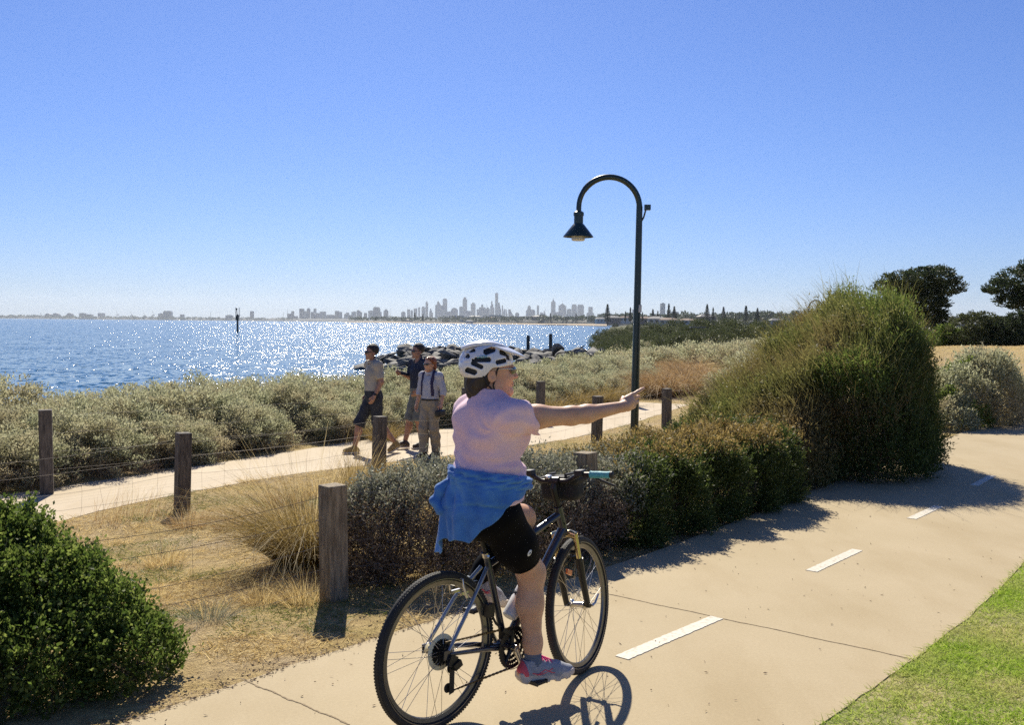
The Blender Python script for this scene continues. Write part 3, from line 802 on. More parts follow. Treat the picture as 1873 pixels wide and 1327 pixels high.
# ---- foreground shrubs
def blob_shrub(name, lobes, leafm, seed, L, Wd, dens, label, up=0.4, dry=None, dir_=None, stems=60, stem_r=0.006, top=None, cat='shrub', cr=0.09, group=None, shoots=None, PER=12, box=1.0):
    """a shrub made of overlapping ellipsoid lobes (centre, radii) filled near their surface with small leafy shoots; world coordinates"""
    rng = np.random.default_rng(seed)
    base = Vector(lobes[0][0]); base.z = hz(base.x, base.y)
    root = empty(name, base, label=label, cat=cat, group=group)
    off = np.array(base)
    allV = []; dryV = []; topV = []
    cs = []
    for (c0, r) in lobes:
        c0 = np.array(c0); r = np.array(r)
        area = 4 * np.pi * ((r[0] * r[1]) ** 1.6 / 3 + (r[0] * r[2]) ** 1.6 / 3 + (r[1] * r[2]) ** 1.6 / 3) ** (1 / 1.6)
        k = int(area * dens)
        d = unit(rng.normal(size=(k, 3)))
        if box != 1.0:
            d = np.sign(d) * np.abs(d) ** box; d = d / np.maximum(1.0, np.abs(d).max(axis=1, keepdims=True)); d = d * 0.93
        # uneven outline: the lobe's radius swells and sinks in clumps
        wob = 1 + 0.13 * np.sin(d[:, 0] * 5 + c0[0] * 7 + d[:, 2] * 3) * np.sin(d[:, 1] * 6 + c0[1] * 3) + rng.normal(size=k) * 0.05
        rad = (1 - np.abs(rng.normal(size=k)) * 0.16) * wob
        C = c0 + d * r * rad[:, None]
        ok = C[:, 2] > height(C[:, 0], C[:, 1]) + 0.02
        # leave out what is deep inside another lobe
        for (c1, r1) in lobes:
            if c1 is c0: continue
            q = np.linalg.norm((C - np.array(c1)) / np.array(r1), axis=1)
            ok &= q > 0.72
        C = C[ok]; d = d[ok]; cs.append(C)
        allV.append((C, d))
    C = np.concatenate([a for a, _ in allV]); d = np.concatenate([b for _, b in allV])
    per = PER
    n = len(C) * per; ci = np.repeat(np.arange(len(C)), per)
    tdir = d * 0.7 + np.array([0, 0, up]) + rng.normal(size=d.shape) * 0.3
    if dir_ is not None: tdir = tdir + np.array(dir_)
    tdir = unit(tdir)
    along = np.tile(np.arange(per) / per, len(C)); ln = np.repeat(rng.uniform(0.7, 1.3, len(C)) * cr * 2, per)
    pos = C[ci] + tdir[ci] * (along * ln)[:, None] + rng.normal(size=(n, 3)) * cr * 0.22
    D = tdir[ci] * 0.8 + rng.normal(size=(n, 3)) * 0.5
    V, F = leaf_quads(pos, D, L * rng.uniform(0.65, 1.3, n), Wd * rng.uniform(0.7, 1.3, n), rng)
    hgt = pos[:, 2]
    sel = np.zeros(n, dtype=bool); sel2 = np.zeros(n, dtype=bool)
    g0 = height(pos[:, 0], pos[:, 1])
    if top is not None:                          # another kind of leaf where the crown carries it
        sel = top[1](pos, rng)
        q = V.reshape(n, 4, 3)[sel].reshape(-1, 3)
        if sel.any(): np_mesh(top[2], q, np.arange(len(q)).reshape(-1, 4), top[0], root, False, off)
    if dry is not None:
        sel2 = dry[1](pos, rng) & ~sel
        q = V.reshape(n, 4, 3)[sel2].reshape(-1, 3)
        if sel2.any(): np_mesh(dry[2], q, np.arange(len(q)).reshape(-1, 4), dry[0], root, False, off)
    rest = ~(sel | sel2)
    q = V.reshape(n, 4, 3)[rest].reshape(-1, 3)
    np_mesh('foliage', q, np.arange(len(q)).reshape(-1, 4), leafm, root, False, off)
    B = C[rng.integers(0, len(C), stems)]
    lc = np.array([np.array(l[0]) for l in lobes])
    near = lc[np.argmin(((B[:, None, :2] - lc[None, :, :2]) ** 2).sum(-1), axis=1)]
    A = near.copy(); A[:, :2] += rng.normal(size=(stems, 2)) * 0.06; A[:, 2] = height(A[:, 0], A[:, 1]) - 0.03
    mid = A * 0.5 + B * 0.5 + rng.normal(size=A.shape) * 0.05
    V, F = merge(twig_tris(A, mid, stem_r * 1.6, rng), twig_tris(mid, B, stem_r, rng), twig_tris(B, B + unit(tdir[rng.integers(0, len(tdir), stems)]) * cr * 2.2, stem_r * 0.5, rng))
    np_mesh('stems', V, F, M_STICK, root, False, off)
    if shoots:
        sC, sm, sL, sname = shoots(C, d, rng)
        V, F = sC
        np_mesh(sname, V, F, sm, root, False, off)
    return root
# leafy green bush, near left
def leafy_shoots(C, d, rng):
    m = C[:, 2] > 0.42
    C2 = C[m]; i = rng.integers(0, len(C2), 170); per = 22
    tip = unit(d[m][i] * 0.5 + np.array([0, 0, 1.0]) + rng.normal(size=(170, 3)) * 0.3) * rng.uniform(0.06, 0.20, (170, 1))
    t = np.tile(np.arange(per) / per, 170)[:, None]
    pos = np.repeat(C2[i], per, 0) + np.repeat(tip, per, 0) * t + rng.normal(size=(170 * per, 3)) * 0.010
    return leaf_quads(pos, np.repeat(unit(tip), per, 0) * .6 + rng.normal(size=pos.shape) * .6, 0.022 * rng.uniform(.6, 1.2, len(pos)), 0.013, rng), M_LIME, 0, 'shoots'
def gl(px, py, z): return G(px, py, z)
blob_shrub('leafy_bush', [((-2.80, 4.95, 0.36), (0.46, 0.50, 0.44)), ((-2.42, 5.0, 0.24), (0.34, 0.36, 0.36)), ((-2.12, 4.95, 0.14), (0.27, 0.34, 0.30)), ((-1.90, 4.85, 0.02), (0.22, 0.30, 0.24)), ((-3.35, 5.2, 0.34), (0.7, 0.7, 0.52)), ((-2.35, 4.62, 0.06), (0.40, 0.36, 0.30)), ((-2.9, 4.5, 0.2), (0.55, 0.45, 0.40)), ((-2.62, 5.15, 0.52), (0.16, 0.18, 0.24)), ((-2.25, 5.1, 0.36), (0.13, 0.15, 0.18))],
           M_GREEN, 101, 0.026, 0.016, 1300, 'dense green leafy bush in the near corner beside the bike path', up=0.7, stems=90, cr=0.05, shoots=leafy_shoots)
# grey saltbush hedge behind the near post
blob_shrub('grey_saltbush', [((-0.55, 7.15, 0.28), (0.62, 0.50, 0.44)), ((0.05, 7.55, 0.30), (0.60, 0.50, 0.45)), ((-0.95, 6.95, 0.22), (0.33, 0.36, 0.42)), ((0.45, 7.9, 0.24), (0.45, 0.45, 0.40))],
           M_GREY, 102, 0.026, 0.011, 1300, 'grey leaved saltbush with a bare twiggy lower half behind the rider', up=0.5, stems=420, stem_r=0.0035, cr=0.05,
           dry=(M_SAGE_D, lambda p, r: (p[:, 2] < 0.50 + r.normal(size=len(p)) * 0.10), 'dry_twigs'))
# the trimmed hedge right of the bike
blob_shrub('trimmed_hedge_bush', [((0.76, 8.30, 0.22), (0.55, 0.58, 0.46)), ((1.20, 8.82, 0.24), (0.58, 0.60, 0.48)), ((1.64, 9.32, 0.25), (0.58, 0.60, 0.50)), ((2.08, 9.80, 0.26), (0.58, 0.60, 0.52)), ((2.44, 10.2, 0.26), (0.52, 0.55, 0.53))],
           M_TREEG, 103, 0.034, 0.012, 1500, 'low hedge bush with a straw coloured top and dark side along the path', up=0.5, stems=200, stem_r=0.004, cr=0.05, box=0.62,
           top=(M_GOLD, lambda p, r: (p[:, 2] > 0.67 + r.normal(size=len(p)) * 0.05) & (vnoise(p[:, 0], p[:, 1], 2.4, 4) > 0.30), 'dry_tips'),
           dry=(M_GREY, lambda p, r: (p[:, 0] < 1.0 + r.normal(size=len(p)) * 0.12) & (p[:, 2] > 0.3), 'grey_leaves'))
blob_shrub('low_saltbush', [((1.0, 9.9, 0.12), (0.75, 0.6, 0.36)), ((0.3, 9.4, 0.08), (0.6, 0.6, 0.32)), ((-0.35, 9.0, 0.02), (0.5, 0.5, 0.28))],
           M_SAGE, 104, 0.028, 0.012, 700, 'low sage saltbush on the verge in front of the lamp post', up=0.5, stems=80, cr=0.05,
           dry=(M_STRAW, lambda p, r: vnoise(p[:, 0], p[:, 1], 2.6, 8) > 0.62, 'straw_tips'))
# the tall windswept tea tree
def tea_shoots(C, d, rng):
    m = (C[:, 2] > 0.5) & (d[:, 2] > -0.1)
    C2 = C[m]; d2 = d[m]; i = rng.integers(0, len(C2), 7500)
    V, F = blades(C2[i], d2[i] * 0.4 + np.array([-0.30, 0, 1.0]) + rng.normal(size=(7500, 3)) * 0.22, 0.50 * rng.uniform(0.35, 1.35, 7500), 0.0075, 0.14, rng, 3)
    return (V, F), M_TEA, 0, 'shoots'
TL = [((2.58, 12.3, 0.0), (0.62, 0.7, 0.46)), ((2.95, 12.1, 0.2), (0.70, 0.7, 0.62)), ((3.45, 11.8, 0.36), (0.72, 0.75, 0.76)), ((3.95, 11.9, 0.60), (0.74, 0.8, 0.86)), ((4.48, 12.4, 0.90), (0.68, 0.8, 0.98)), ((4.86, 13.0, 1.02), (0.58, 0.85, 1.06)), ((4.98, 13.6, 0.85), (0.52, 0.8, 1.00)),
      ((3.5, 12.8, 0.42), (0.85, 0.9, 0.80)), ((4.15, 13.2, 0.75), (0.85, 0.9, 0.96)), ((4.65, 13.8, 1.06), (0.62, 0.9, 1.06)), ((3.05, 11.2, 0.15), (0.6, 0.6, 0.52)), ((4.86, 13.0, 0.40), (0.62, 0.85, 0.75)), ((4.2, 11.7, 0.28), (0.78, 0.65, 0.68)), ((4.6, 12.3, 0.32), (0.72, 0.7, 0.7)), ((3.95, 11.55, 1.14), (0.36, 0.34, 0.24)), ((3.0, 12.9, .12), (.75, .8, .62))]
blob_shrub('windswept_tea_tree', TL, M_TEA, 105, 0.058, 0.014, 600, 'tall windswept tea tree bush with a clipped dark side over the bike path', up=0.75, dir_=(-0.30, 0, 0.2), dry=(M_TREEG, lambda p, r: (p[:, 0] > 4.2 + r.normal(size=len(p)) * .25 - .5 * (1.2 - p[:, 2])) & (p[:, 2] < 1.9 + r.normal(size=len(p)) * .15), 'shade_toned_leaves'), stems=260, stem_r=0.006, cr=0.11,  # deep green on the lower right: shadow side put into the leaf colour
           top=(M_TEA_G, lambda p, r: (np.sqrt((p[:, 0] - 3.95) ** 2 + ((p[:, 1] - 11.45) * .8) ** 2 + ((p[:, 2] - 1.22) * 1.5) ** 2) < 0.46 + r.normal(size=len(p)) * 0.06) | ((p[:, 2] > 1.6) & (p[:, 0] > 4.5) & (vnoise(p[:, 0], p[:, 1], 2.2, 6) > 0.35)), 'new_growth'), shoots=tea_shoots)
blob_shrub('spiky_green_shrub', [((2.15, 11.4, -0.12), (0.62, 0.6, 0.44)), ((2.7, 11.2, -0.05), (0.60, 0.6, 0.44))], M_GREEN, 106, 0.060, 0.012, 500, 'spiky green shrub spreading at the foot of the tall tea tree beside the lamp post', up=0.9, dir_=(-0.2, 0, 0), stems=60, cr=0.10)
# grey bush beyond the bend
blob_shrub('rounded_grey_bush', [((8.15, 18.0, 0.35), (0.62, 0.8, 0.62)), ((8.75, 18.3, 0.50), (0.62, 0.8, 0.78)), ((7.75, 17.3, 0.02), (0.38, 0.45, 0.42)), ((9.2, 18.7, 0.3), (0.5, 0.6, 0.6))], M_SAGE, 107, 0.052, 0.024, 420, 'rounded grey green bush at the bend of the bike path', up=0.6, stems=80, cr=0.10,
           top=(M_TEA_G, lambda p, r: vnoise(p[:, 0] * 1.0, p[:, 2] * 1.0 + p[:, 1], 1.6, 9) > 0.66, 'new_growth'))

# ---- trees and bushes beyond the lawn
def crown_tree(name, x, y, trunk_h, lobes, m, seed, label, L=0.16, Wd=0.07, dens=26, trunk_r=0.18, group=None, cat='tree', per=30, cr=0.30, lean=(0, 0)):
    rng = np.random.default_rng(seed)
    root = empty(name, (x, y, hz(x, y) - 0.1), label=label, cat=cat, group=group)
    C = []
    for c0, r in lobes:
        c0 = np.array(c0); r = np.array(r)
        k = int(dens * (r[0] * r[1] + r[0] * r[2] + r[1] * r[2]) * 1.2)
        d = unit(rng.normal(size=(k, 3)))
        C.append(c0 + d * r * (1 - np.abs(rng.normal(size=k)) * 0.18)[:, None])
    C = np.concatenate(C)
    V, F = foliage(C, rng.uniform(0.5, 1.2, len(C)) * cr, per, L, Wd, rng, 0.3, ctr=(lean[0] * trunk_h, lean[1] * trunk_h, trunk_h), squash=0.7)
    np_mesh('crown', V, F, m, root, False)
    if trunk_h > 0:
        b = MB()
        top = Vector((lean[0] * trunk_h, lean[1] * trunk_h, trunk_h))
        b.tube([(0, 0, -0.2), Vector((0.04, 0, trunk_h * 0.45)) + top * 0.25, top], [trunk_r * 1.25, trunk_r, trunk_r * 0.7], 8)
        for c0, r in lobes:
            e = Vector(c0)
            b.tube([top * 0.8, top.lerp(e, 0.5) + Vector((rng.normal() * .1, rng.normal() * .1, -0.1)), e], [trunk_r * 0.55, trunk_r * 0.35, trunk_r * 0.12], 6)
        b.build('trunk', M_BARK, root)
    return root
def PX(px, Y): return (px - PW / 2) / FPX * Y
tr1 = crown_tree('spreading_dark_tree', PX(1676, 72), 72, 2.6, [((-0.5, 0, 5.0), (1.5, 1.5, 0.75)), ((0.7, 0, 5.3), (1.5, 1.5, 0.8)), ((1.5, 0, 4.6), (1.0, 1.2, 0.6)), ((-1.4, 0, 4.6), (0.9, 1.1, 0.5)), ((0.3, 0.2, 4.1), (1.3, 1.3, 0.9)), ((0.6, 0, 2.9), (0.9, 1.0, 0.9)), ((1.3, 0, 2.4), (0.7, 0.7, 0.6)), ((0.5, 0, 1.8), (0.9, 1, 0.9)), ((0.2, 0, 3.5), (1.45, 1.2, 0.8)), ((-.7, 0, 4.2), (1.1, 1.1, .6))], M_DARK, 111, 'dark umbrella shaped tree rising behind the tall tea tree bush', lean=(0.1, 0)); tr1.scale = (1.36, 1.25, 1.06)
tr2 = crown_tree('leaning_dark_tree', PX(1903, 66), 66, 2.4, [((-1.0, 0, 4.8), (1.3, 1.3, 0.75)), ((0.2, 0, 5.4), (1.4, 1.4, 0.8)), ((-2.0, 0, 4.35), (0.9, 0.9, 0.45)), ((-0.4, 0, 3.9), (1.1, 1.2, 0.8)), ((1.5, 0, 4.9), (1.5, 1.4, 1.0)), ((0.3, 0, 3.0), (1.0, 1.0, 0.9)), ((1.4, 0, 3.0), (1.2, 1.2, 1.2)), ((0.0, 0, 3.6), (1.4, 1.3, 0.9)), ((0.4, 0, 2.2), (1.3, 1.2, 1.0)), ((-1.3, 0, 3.5), (.8, .9, .5))], M_DARK, 112, 'dark tree with a layered crown cut by the edge of the view', lean=(0.1, 0)); tr2.scale = (1.38, 1.3, 1.08)
for i, (px, Y, r, h, m, lab) in enumerate([(1800, 63, 2.5, 2.7, M_OLIVE, 'rounded green bush under the gap between the two dark trees'), (1738, 64, 1.6, 1.9, M_GREEN, 'bright green bush below the umbrella shaped tree'), (1862, 62, 2.1, 2.6, M_DARK, 'dark rounded bush in front of the layered tree'), (1915, 62, 1.9, 2.7, M_DARK, 'dark bush at the edge of the view behind the dry knoll')]):
    crown_tree('rounded_bush', PX(px, Y), Y, 0, [((-r * .35, 0, h * .48), (r * .62, r * .6, h * .50)), ((r * .38, 0.2, h * .42), (r * .60, r * .6, h * .46)), ((0, 0, h * .6), (r * .5, r * .5, h * .42)), ((0, -.3, h * .3), (r * .9, r * .7, h * .3))], m, 120 + i, lab, dens=30, cat='bush', L=0.13, Wd=0.07, cr=0.26)

# ---- Norfolk pines far off, and round trees
M_PINE = leaf_mat('pine_needles', [(0, (0.03, 0.045, 0.03)), (1, (0.06, 0.08, 0.05))], 0.7, 0.15)
def norfolk(name, seed, gaps=0.0, wide=1.0):
    rng = np.random.default_rng(seed)
    root = empty(name)
    H = 20.0; Cs = []; rs = []; A = []; B = []
    for i in range(19):
        z = 3.0 + 16.6 * i / 18
        r = wide * (3.6 * (1 - (z / H) ** 1.7) + 0.5) * rng.uniform(0.75, 1.15)
        if rng.uniform() < gaps: r *= 0.55
        for k in range(9):
            a = 2 * math.pi * (k + rng.uniform(-.2, .2)) / 9
            for q in (0.35, 0.65, 0.95):
                Cs.append((math.cos(a) * r * q, math.sin(a) * r * q, z + 0.5 * q)); rs.append(0.42)
            A.append((0, 0, z)); B.append((math.cos(a) * r, math.sin(a) * r, z + 0.5))
    V, F = foliage(np.array(Cs), np.array(rs), 9, 0.9, 0.35, rng, 0.4, squash=0.5, ctr=(0, 0, 10))
    np_mesh('branches', V, F, M_PINE, root, False)
    V, F = twig_tris(np.array(A), np.array(B), 0.07, rng)
    b = MB(); b.tube([(0, 0, -1), (0, 0, 10), (0, 0, 20.3)], [0.55, 0.4, 0.08], 8)
    b.build('trunk', M_BARK, root)
    return root
np_p = [norfolk('norfolk_pine', 131), norfolk('norfolk_pine', 132, 0.35, 0.85), norfolk('norfolk_pine', 133, 0.15, 1.15)]
pines = [(1110, 557, 594, 0, 'tall solitary pine left of the lamp post'), (1143, 570, 590, 1, 'small pine near the lamp post, second left of it'), (1152, 563, 592, 1, 'slim pine standing close on the left of the lamp post'), (1174, 571, 590, 1, 'small pine just right of the lamp post'),
         (1193, 566, 592, 0, 'pine leftmost of the cluster by the slim far tower'), (1202, 569, 592, 1, 'short pine left of the slim far tower'), (1222, 556, 592, 1, 'slim pine right beside the far tower'), (1232, 561, 592, 2, 'broad pine rightmost of the cluster by the far tower'),
         (1292, 557, 590, 0, 'tallest of the pines in the gap between tower and tea tree'), (1303, 563, 590, 1, 'slim short pine beside the tallest one'), (1322, 562, 591, 2, 'ragged pine with a broad top between two pairs of pines'), (1344, 577, 592, 1, 'smallest dark pine, left of the pair near the tea tree'), (1363, 560, 596, 2, 'tall full pine, left one of the pair near the tea tree'), (1384, 564, 597, 0, 'full pine, right one of the pair near the tea tree'),
         (687, 579, 588, 1, 'tiny pine at the left end of the suburban shore'), (758, 572, 587, 0, 'dark pine on the far shore under the towers'), (749, 577, 587, 1, 'tiny pine left of the dark one on the far shore'), (773, 574, 588, 1, 'thin pine right of the dark one on the far shore'), (1006, 573, 590, 0, 'pine on the far shore under the spired tower'), (1036, 575, 590, 1, 'thin pine under the twin far towers'), (1053, 573, 590, 2, 'wide pine under the twin far towers')]
for i, (px, yt, yb, k, lab) in enumerate(pines):
    far = px < 1060
    Y = 2600.0 if far else 1000.0
    hzn = 591 + 0.0095 * (px - PW / 2)
    ztop = EYE + (hzn - yt) / FPX * Y; zb = EYE - (yb - hzn) / FPX * Y
    s = (ztop - zb) / 20.3
    f = id(np_p[k]) not in _used; _used.add(id(np_p[k]))
    o = np_p[k] if f else copy_tree(np_p[k])
    o.location = (PX(px, Y), Y, zb); o.scale = (s * 0.9, s * 0.9, s); o.rotation_euler = (0, 0, i * 1.3)
    tag(o, lab, 'pine tree', 'distant pines')
rt = [shrub_proto('round_tree', 6.0, 6.0, 8.0, 60, 26, 1.1, 0.7, M_DARK, 141 + i, cr=1.5, stems=14) for i in range(2)]
for i, (px, Y, s, lab) in enumerate([(1395, 1050, .75, 'low round tree right of the pair of pines'), (1418, 1000, 1.0, 'round tree near the tea tree, broadest of the row'), (1436, 1020, .85, 'round tree next to the broadest of the row'), (1454, 1010, 1.0, 'round tree at the right end of the row by the tea tree'), (1260, 1200, .9, 'low tree right of the cluster of pines'), (1335, 1150, .75, 'low tree between the ragged pine and the smallest one'), (1245, 1100, .8, 'low dark tree under the cluster of pines'), (1310, 1100, .8, 'low dark tree under the tallest pine'), (1210, 1050, .7, 'low dark tree under the slim far tower'), (1375, 1000, .7, 'low dark tree under the pair of pines'), (1160, 1300, .8, 'low dark tree behind the lamp post'), (1125, 1300, .8, 'low dark tree beside the solitary pine')]):
    x = PX(px, Y); z = hz(x, Y)
    hzn = 591 + 0.0095 * (px - PW / 2)
    put(rt, i, x, Y, s, i * 0.7, z=z, label=lab, cat='tree', group='distant round trees', sink=1.5)

# ---- ground cover that nobody could count
def in_poly_pts(n, poly, rng):
    poly = np.array(poly); lo = poly.min(0); hi = poly.max(0); out = []
    tot = 0
    while tot < n:
        q = rng.uniform(lo, hi, size=(n * 2, 2)); ins = np.zeros(len(q), dtype=bool); j = len(poly) - 1
        for i in range(len(poly)):
            a, b = poly[i], poly[j]
            m = ((a[1] > q[:, 1]) != (b[1] > q[:, 1])) & (q[:, 0] < (b[0] - a[0]) * (q[:, 1] - a[1]) / (b[1] - a[1] + 1e-12) + a[0])
            ins ^= m; j = i
        q = q[ins]; out.append(q); tot += len(q)
    return np.concatenate(out)[:n]
rng = np.random.default_rng(201)
def near_thin(q, y0, rng): return q[rng.uniform(size=len(q)) < np.clip((y0 / np.maximum(q[:, 1], .1)) ** 1.2, 0, 1)]
# dry grass between the paths
polyA = [(p.x, p.y) for p in L_[::6] if p.y < 16] + [(p.x, p.y) for p in A_[::-1] if 5 < p.y < 21]
q = in_poly_pts(210000, polyA, rng); q = near_thin(q, 5.2, rng)
db, sb_ = seg_dist(q[:, 0], q[:, 1], _le)
patch = vnoise(q[:, 0], q[:, 1], 1.6, 3) * 0.6 + vnoise(q[:, 0], q[:, 1], 4.5, 5) * 0.4
q = q[(patch > 0.30 + 0.45 * np.exp(-db / 0.28)) & (db > 0.06)]
z = height(q[:, 0], q[:, 1]); n = len(q)
pt = vnoise(q[:, 0], q[:, 1], 1.1, 7)
D = rng.normal(size=(n, 3)) * np.array([.9, .9, .35]) + np.array([0.1, 0, 0.75])
hh = 0.045 + 0.07 * vnoise(q[:, 0], q[:, 1], 2.3, 11)
V, F = blades(np.column_stack([q, z - 0.005]), D, hh * rng.uniform(0.5, 1.5, n), 0.0052, 0.6 * rng.uniform(0.2, 1.4, n), rng, 2)
green = (vnoise(q[:, 0], q[:, 1], 1.4, 15) > 0.66) | ((q[:, 1] < 5.7) & (vnoise(q[:, 0], q[:, 1], 2.0, 16) > 0.55))
def sub(V, F, n, per_v, m):
    k = len(F) // n; Vr = V.reshape(n, per_v, 3)[m]; c2 = len(Vr)
    f0 = (np.arange(c2)[:, None] * per_v)
    pat = F.reshape(k, n, 4)[:, 0, :]
    return Vr.reshape(-1, 3), np.concatenate([f0 + r for r in pat])
v_, f_ = sub(V, F, n, 6, ~green)
tag(np_mesh('dry_grass', v_, f_, M_STRAW, None, False), 'dry straw coloured grass covering the ground between the two paths', 'grass', kind='stuff')
v_, f_ = sub(V, F, n, 6, green)
tag(np_mesh('green_ground_cover', v_, f_, M_TURF, None, False), 'patches of short green weeds in the dry grass', 'grass', kind='stuff')
cc = in_poly_pts(110, polyA, rng); cc = cc[cc[:, 1] < 14]
qc = np.repeat(cc, 55, 0) + rng.normal(size=(len(cc) * 55, 2)) * 0.07
dbc, _s = seg_dist(qc[:, 0], qc[:, 1], _le); qc = qc[(dbc > .10)]; nc_ = len(qc)
V, F = blades(np.column_stack([qc, height(qc[:, 0], qc[:, 1]) - .01]), rng.normal(size=(nc_, 3)) * np.array([.7, .7, .2]) + np.array([.1, 0, .8]), rng.uniform(.08, .24, nc_), 0.0042, 0.6 * rng.uniform(.2, 1.4, nc_), rng, 3)
tag(np_mesh('dry_grass', V, F, M_STRAW, None, False), 'longer dry tufts scattered in the straw coloured grass', 'grass', kind='stuff')
# litter and pebbles along the edge of the path
lp = []
for i in range(0, len(L_) - 1):
    p = L_[i]
    if p.y > 13: break
    t_ = (L_[i + 1] - p).normalized(); nrm = Vector((-t_.y, t_.x))
    for k in range(60): 
        e = p + t_ * rng.uniform(0, .12) + nrm * (rng.exponential(0.13) - 0.03); lp.append((e.x, e.y))
for k in range(420):
    i = rng.integers(0, 90); p = L_[i]; q_ = R_[i]; e = p.lerp(q_, float(rng.uniform(0, 1) ** 1.6)); lp.append((e.x + rng.normal() * .05, e.y + rng.normal() * .05))
lp = np.array(lp); zz = np.maximum(height(lp[:, 0], lp[:, 1]), np.where(seg_dist(lp[:, 0], lp[:, 1], _le)[1] < 0, 0.003, -1)) + 0.003
n = len(lp)
V, F = leaf_quads(np.column_stack([lp, zz]), rng.normal(size=(n, 3)) * np.array([1, 1, .25]), rng.uniform(.006, .03, n), rng.uniform(.003, .010, n), rng)
tag(np_mesh('leaf_litter', V, F, M_SAGE_D, None, False), 'dry leaf litter and grit along the edge of the bike path', 'litter', kind='stuff')
# the lawn right of the path
M_LAWNBASE = mat('lawn_soil', (0.20, 0.24, 0.06), 0.95, var=0.3, scale=2.2, c2=(0.42, 0.34, 0.17))
e0 = [p for p in R_ if p.y < 15]
e0 = [R_[0] + d0 * 6] + e0[::3]
lv = []
for p in e0: lv += [(p.x, p.y, -0.006), (p.x + 9, p.y - 7, -0.006)]
me = bpy.data.meshes.new('lawn'); me.from_pydata(lv, [], [(2 * i, 2 * i + 1, 2 * i + 3, 2 * i + 2) for i in range(len(e0) - 1)]); me.update()
tag(link_mesh('lawn', me, M_LAWNBASE, None, False), 'lawn soil under the grass right of the bike path', kind='structure')
q = np.column_stack([rng.uniform(0.3, 8.5, 900000), rng.uniform(2.2, 11, 900000)])
db, sb_ = seg_dist(q[:, 0], q[:, 1], np.array([(p.x, p.y) for p in [R_[0] + d0 * 6] + R_[::4]]))
px = q[:, 0] / q[:, 1] * FPX + PW / 2
q = q[(sb_ < 0) & (db > -1) & (px < 2250) & (px > 1300)]; db = None
e_ = vnoise(q[:, 0], q[:, 1], 1.7, 31); f2 = vnoise(q[:, 0], q[:, 1], 7, 32)
q = q[rng.uniform(size=len(q)) < np.clip(-0.15 + 1.5 * (e_ * .6 + f2 * .4), 0.34, 1)]
n = len(q); z = np.full(n, -0.008)
D = rng.normal(size=(n, 3)) * np.array([.6, .6, .2]) + np.array([0, 0, 0.8])
V, F = blades(np.column_stack([q, z]), D, rng.uniform(.025, .06, n), 0.0048, 0.6 * rng.uniform(0.2, 1.4, n), rng, 2)
tag(np_mesh('lawn_grass', V, F, M_LAWN, None, False), 'bright green lawn grass beside the bike path', 'grass', kind='stuff')
# dry lawn knoll: short straw blades beyond the bend
rngk = np.random.default_rng(5)
q = np.column_stack([rngk.uniform(8, 46, 90000), rngk.uniform(19, 64, 90000)])
px = q[:, 0] / q[:, 1] * FPX + PW / 2
db, sb_ = seg_dist(q[:, 0], q[:, 1], _le)
q = q[(px > 1640) & (px < 2050) & ((sb_ > 0) | (db > PATH_W + 0.1))]; n = len(q)
V, F = blades(np.column_stack([q, height(q[:, 0], q[:, 1]) - 0.01]), rngk.normal(size=(n, 3)) * np.array([.8, .8, .2]) + np.array([0, 0, .7]), rngk.uniform(.06, .16, n), 0.016, 0.5, rngk, 2)
tag(np_mesh('knoll_grass', V, F, M_STRAW, None, False), 'dry yellow grass on the knoll beyond the bend of the path', 'grass', kind='stuff')
# ------------------------------------------------------------------ rocks of the breakwater
M_ROCK = mat('basalt', (0.08, 0.078, 0.072), 0.8, var=0.35, scale=2.2, bump=0.05, bscale=5, c2=(0.21, 0.20, 0.18))
def rock_proto(seed):
    rng = np.random.default_rng(seed)
    n = 15
    pts = rng.normal(size=(n, 3)); pts = unit(pts) * rng.uniform(0.75, 1.0, (n, 1)) * np.array([1.0, 0.78, 0.36])
    import bmesh
    bm = bmesh.new()
    for p in pts: bm.verts.new(p)
    r = bmesh.ops.convex_hull(bm, input=bm.verts)
    bmesh.ops.delete(bm, geom=[v for v in bm.verts if not v.link_faces], context='VERTS')
    bmesh.ops.bevel(bm, geom=list(bm.edges), offset=0.05, segments=2, affect='EDGES', profile=0.6)
    me = bpy.data.meshes.new('rock'); bm.to_mesh(me); bm.free()
    o = link_mesh('rock', me, M_ROCK, None, False)
    return o
rocks = [rock_proto(301 + i) for i in range(9)]
rn = random.Random(17)
A0, B0 = Vector((13.0, 80)), Vector((-10.5, 98))
axd = (B0 - A0).normalized(); axn = Vector((axd.y, -axd.x))
if axn.y > 0: axn = -axn                                   # towards the viewer
ri = 0
Lb = (B0 - A0).length
for row in range(-2, 8):
    cross = row * 1.05                                       # 0 = crest, positive = nearer to the viewer
    zc = -0.75 - max(0, cross) * 0.27 if cross > 0 else -0.75 + cross * 0.25
    s = -0.6
    while s < Lb + 1.0 - abs(cross) * 0.15:
        w = rn.uniform(0.75, 1.35)
        t = min(1, max(0, s / Lb))
        zt = zc - 0.5 * max(0, t - 0.75) * 4 * 0.45 + rn.uniform(-0.16, 0.16)
        q = A0 + axd * (s + rn.uniform(-.15, .15)) + axn * (cross + rn.uniform(-.2, .2))
        p0 = rocks[ri % 9]
        o = p0 if ri < 9 else p0.copy()
        if ri >= 9: COL.objects.link(o)
        o.location = (q.x, q.y, zt); o.scale = (w * 1.15, w, w * rn.uniform(.8, 1.3))
        o.rotation_euler = (rn.uniform(-.5, .5) + 0.28, rn.uniform(-.35, .35) - 0.2, rn.uniform(0, 6.28))
        tag(o, 'dark basalt boulder of the breakwater running out into the bay', 'rock', 'boulders of the breakwater')
        ri += 1; s += w * 1.25
o = rocks[3].copy(); COL.objects.link(o); p = P(1015, 682, 38); o.location = p; o.scale = (0.45, 0.4, 0.5)
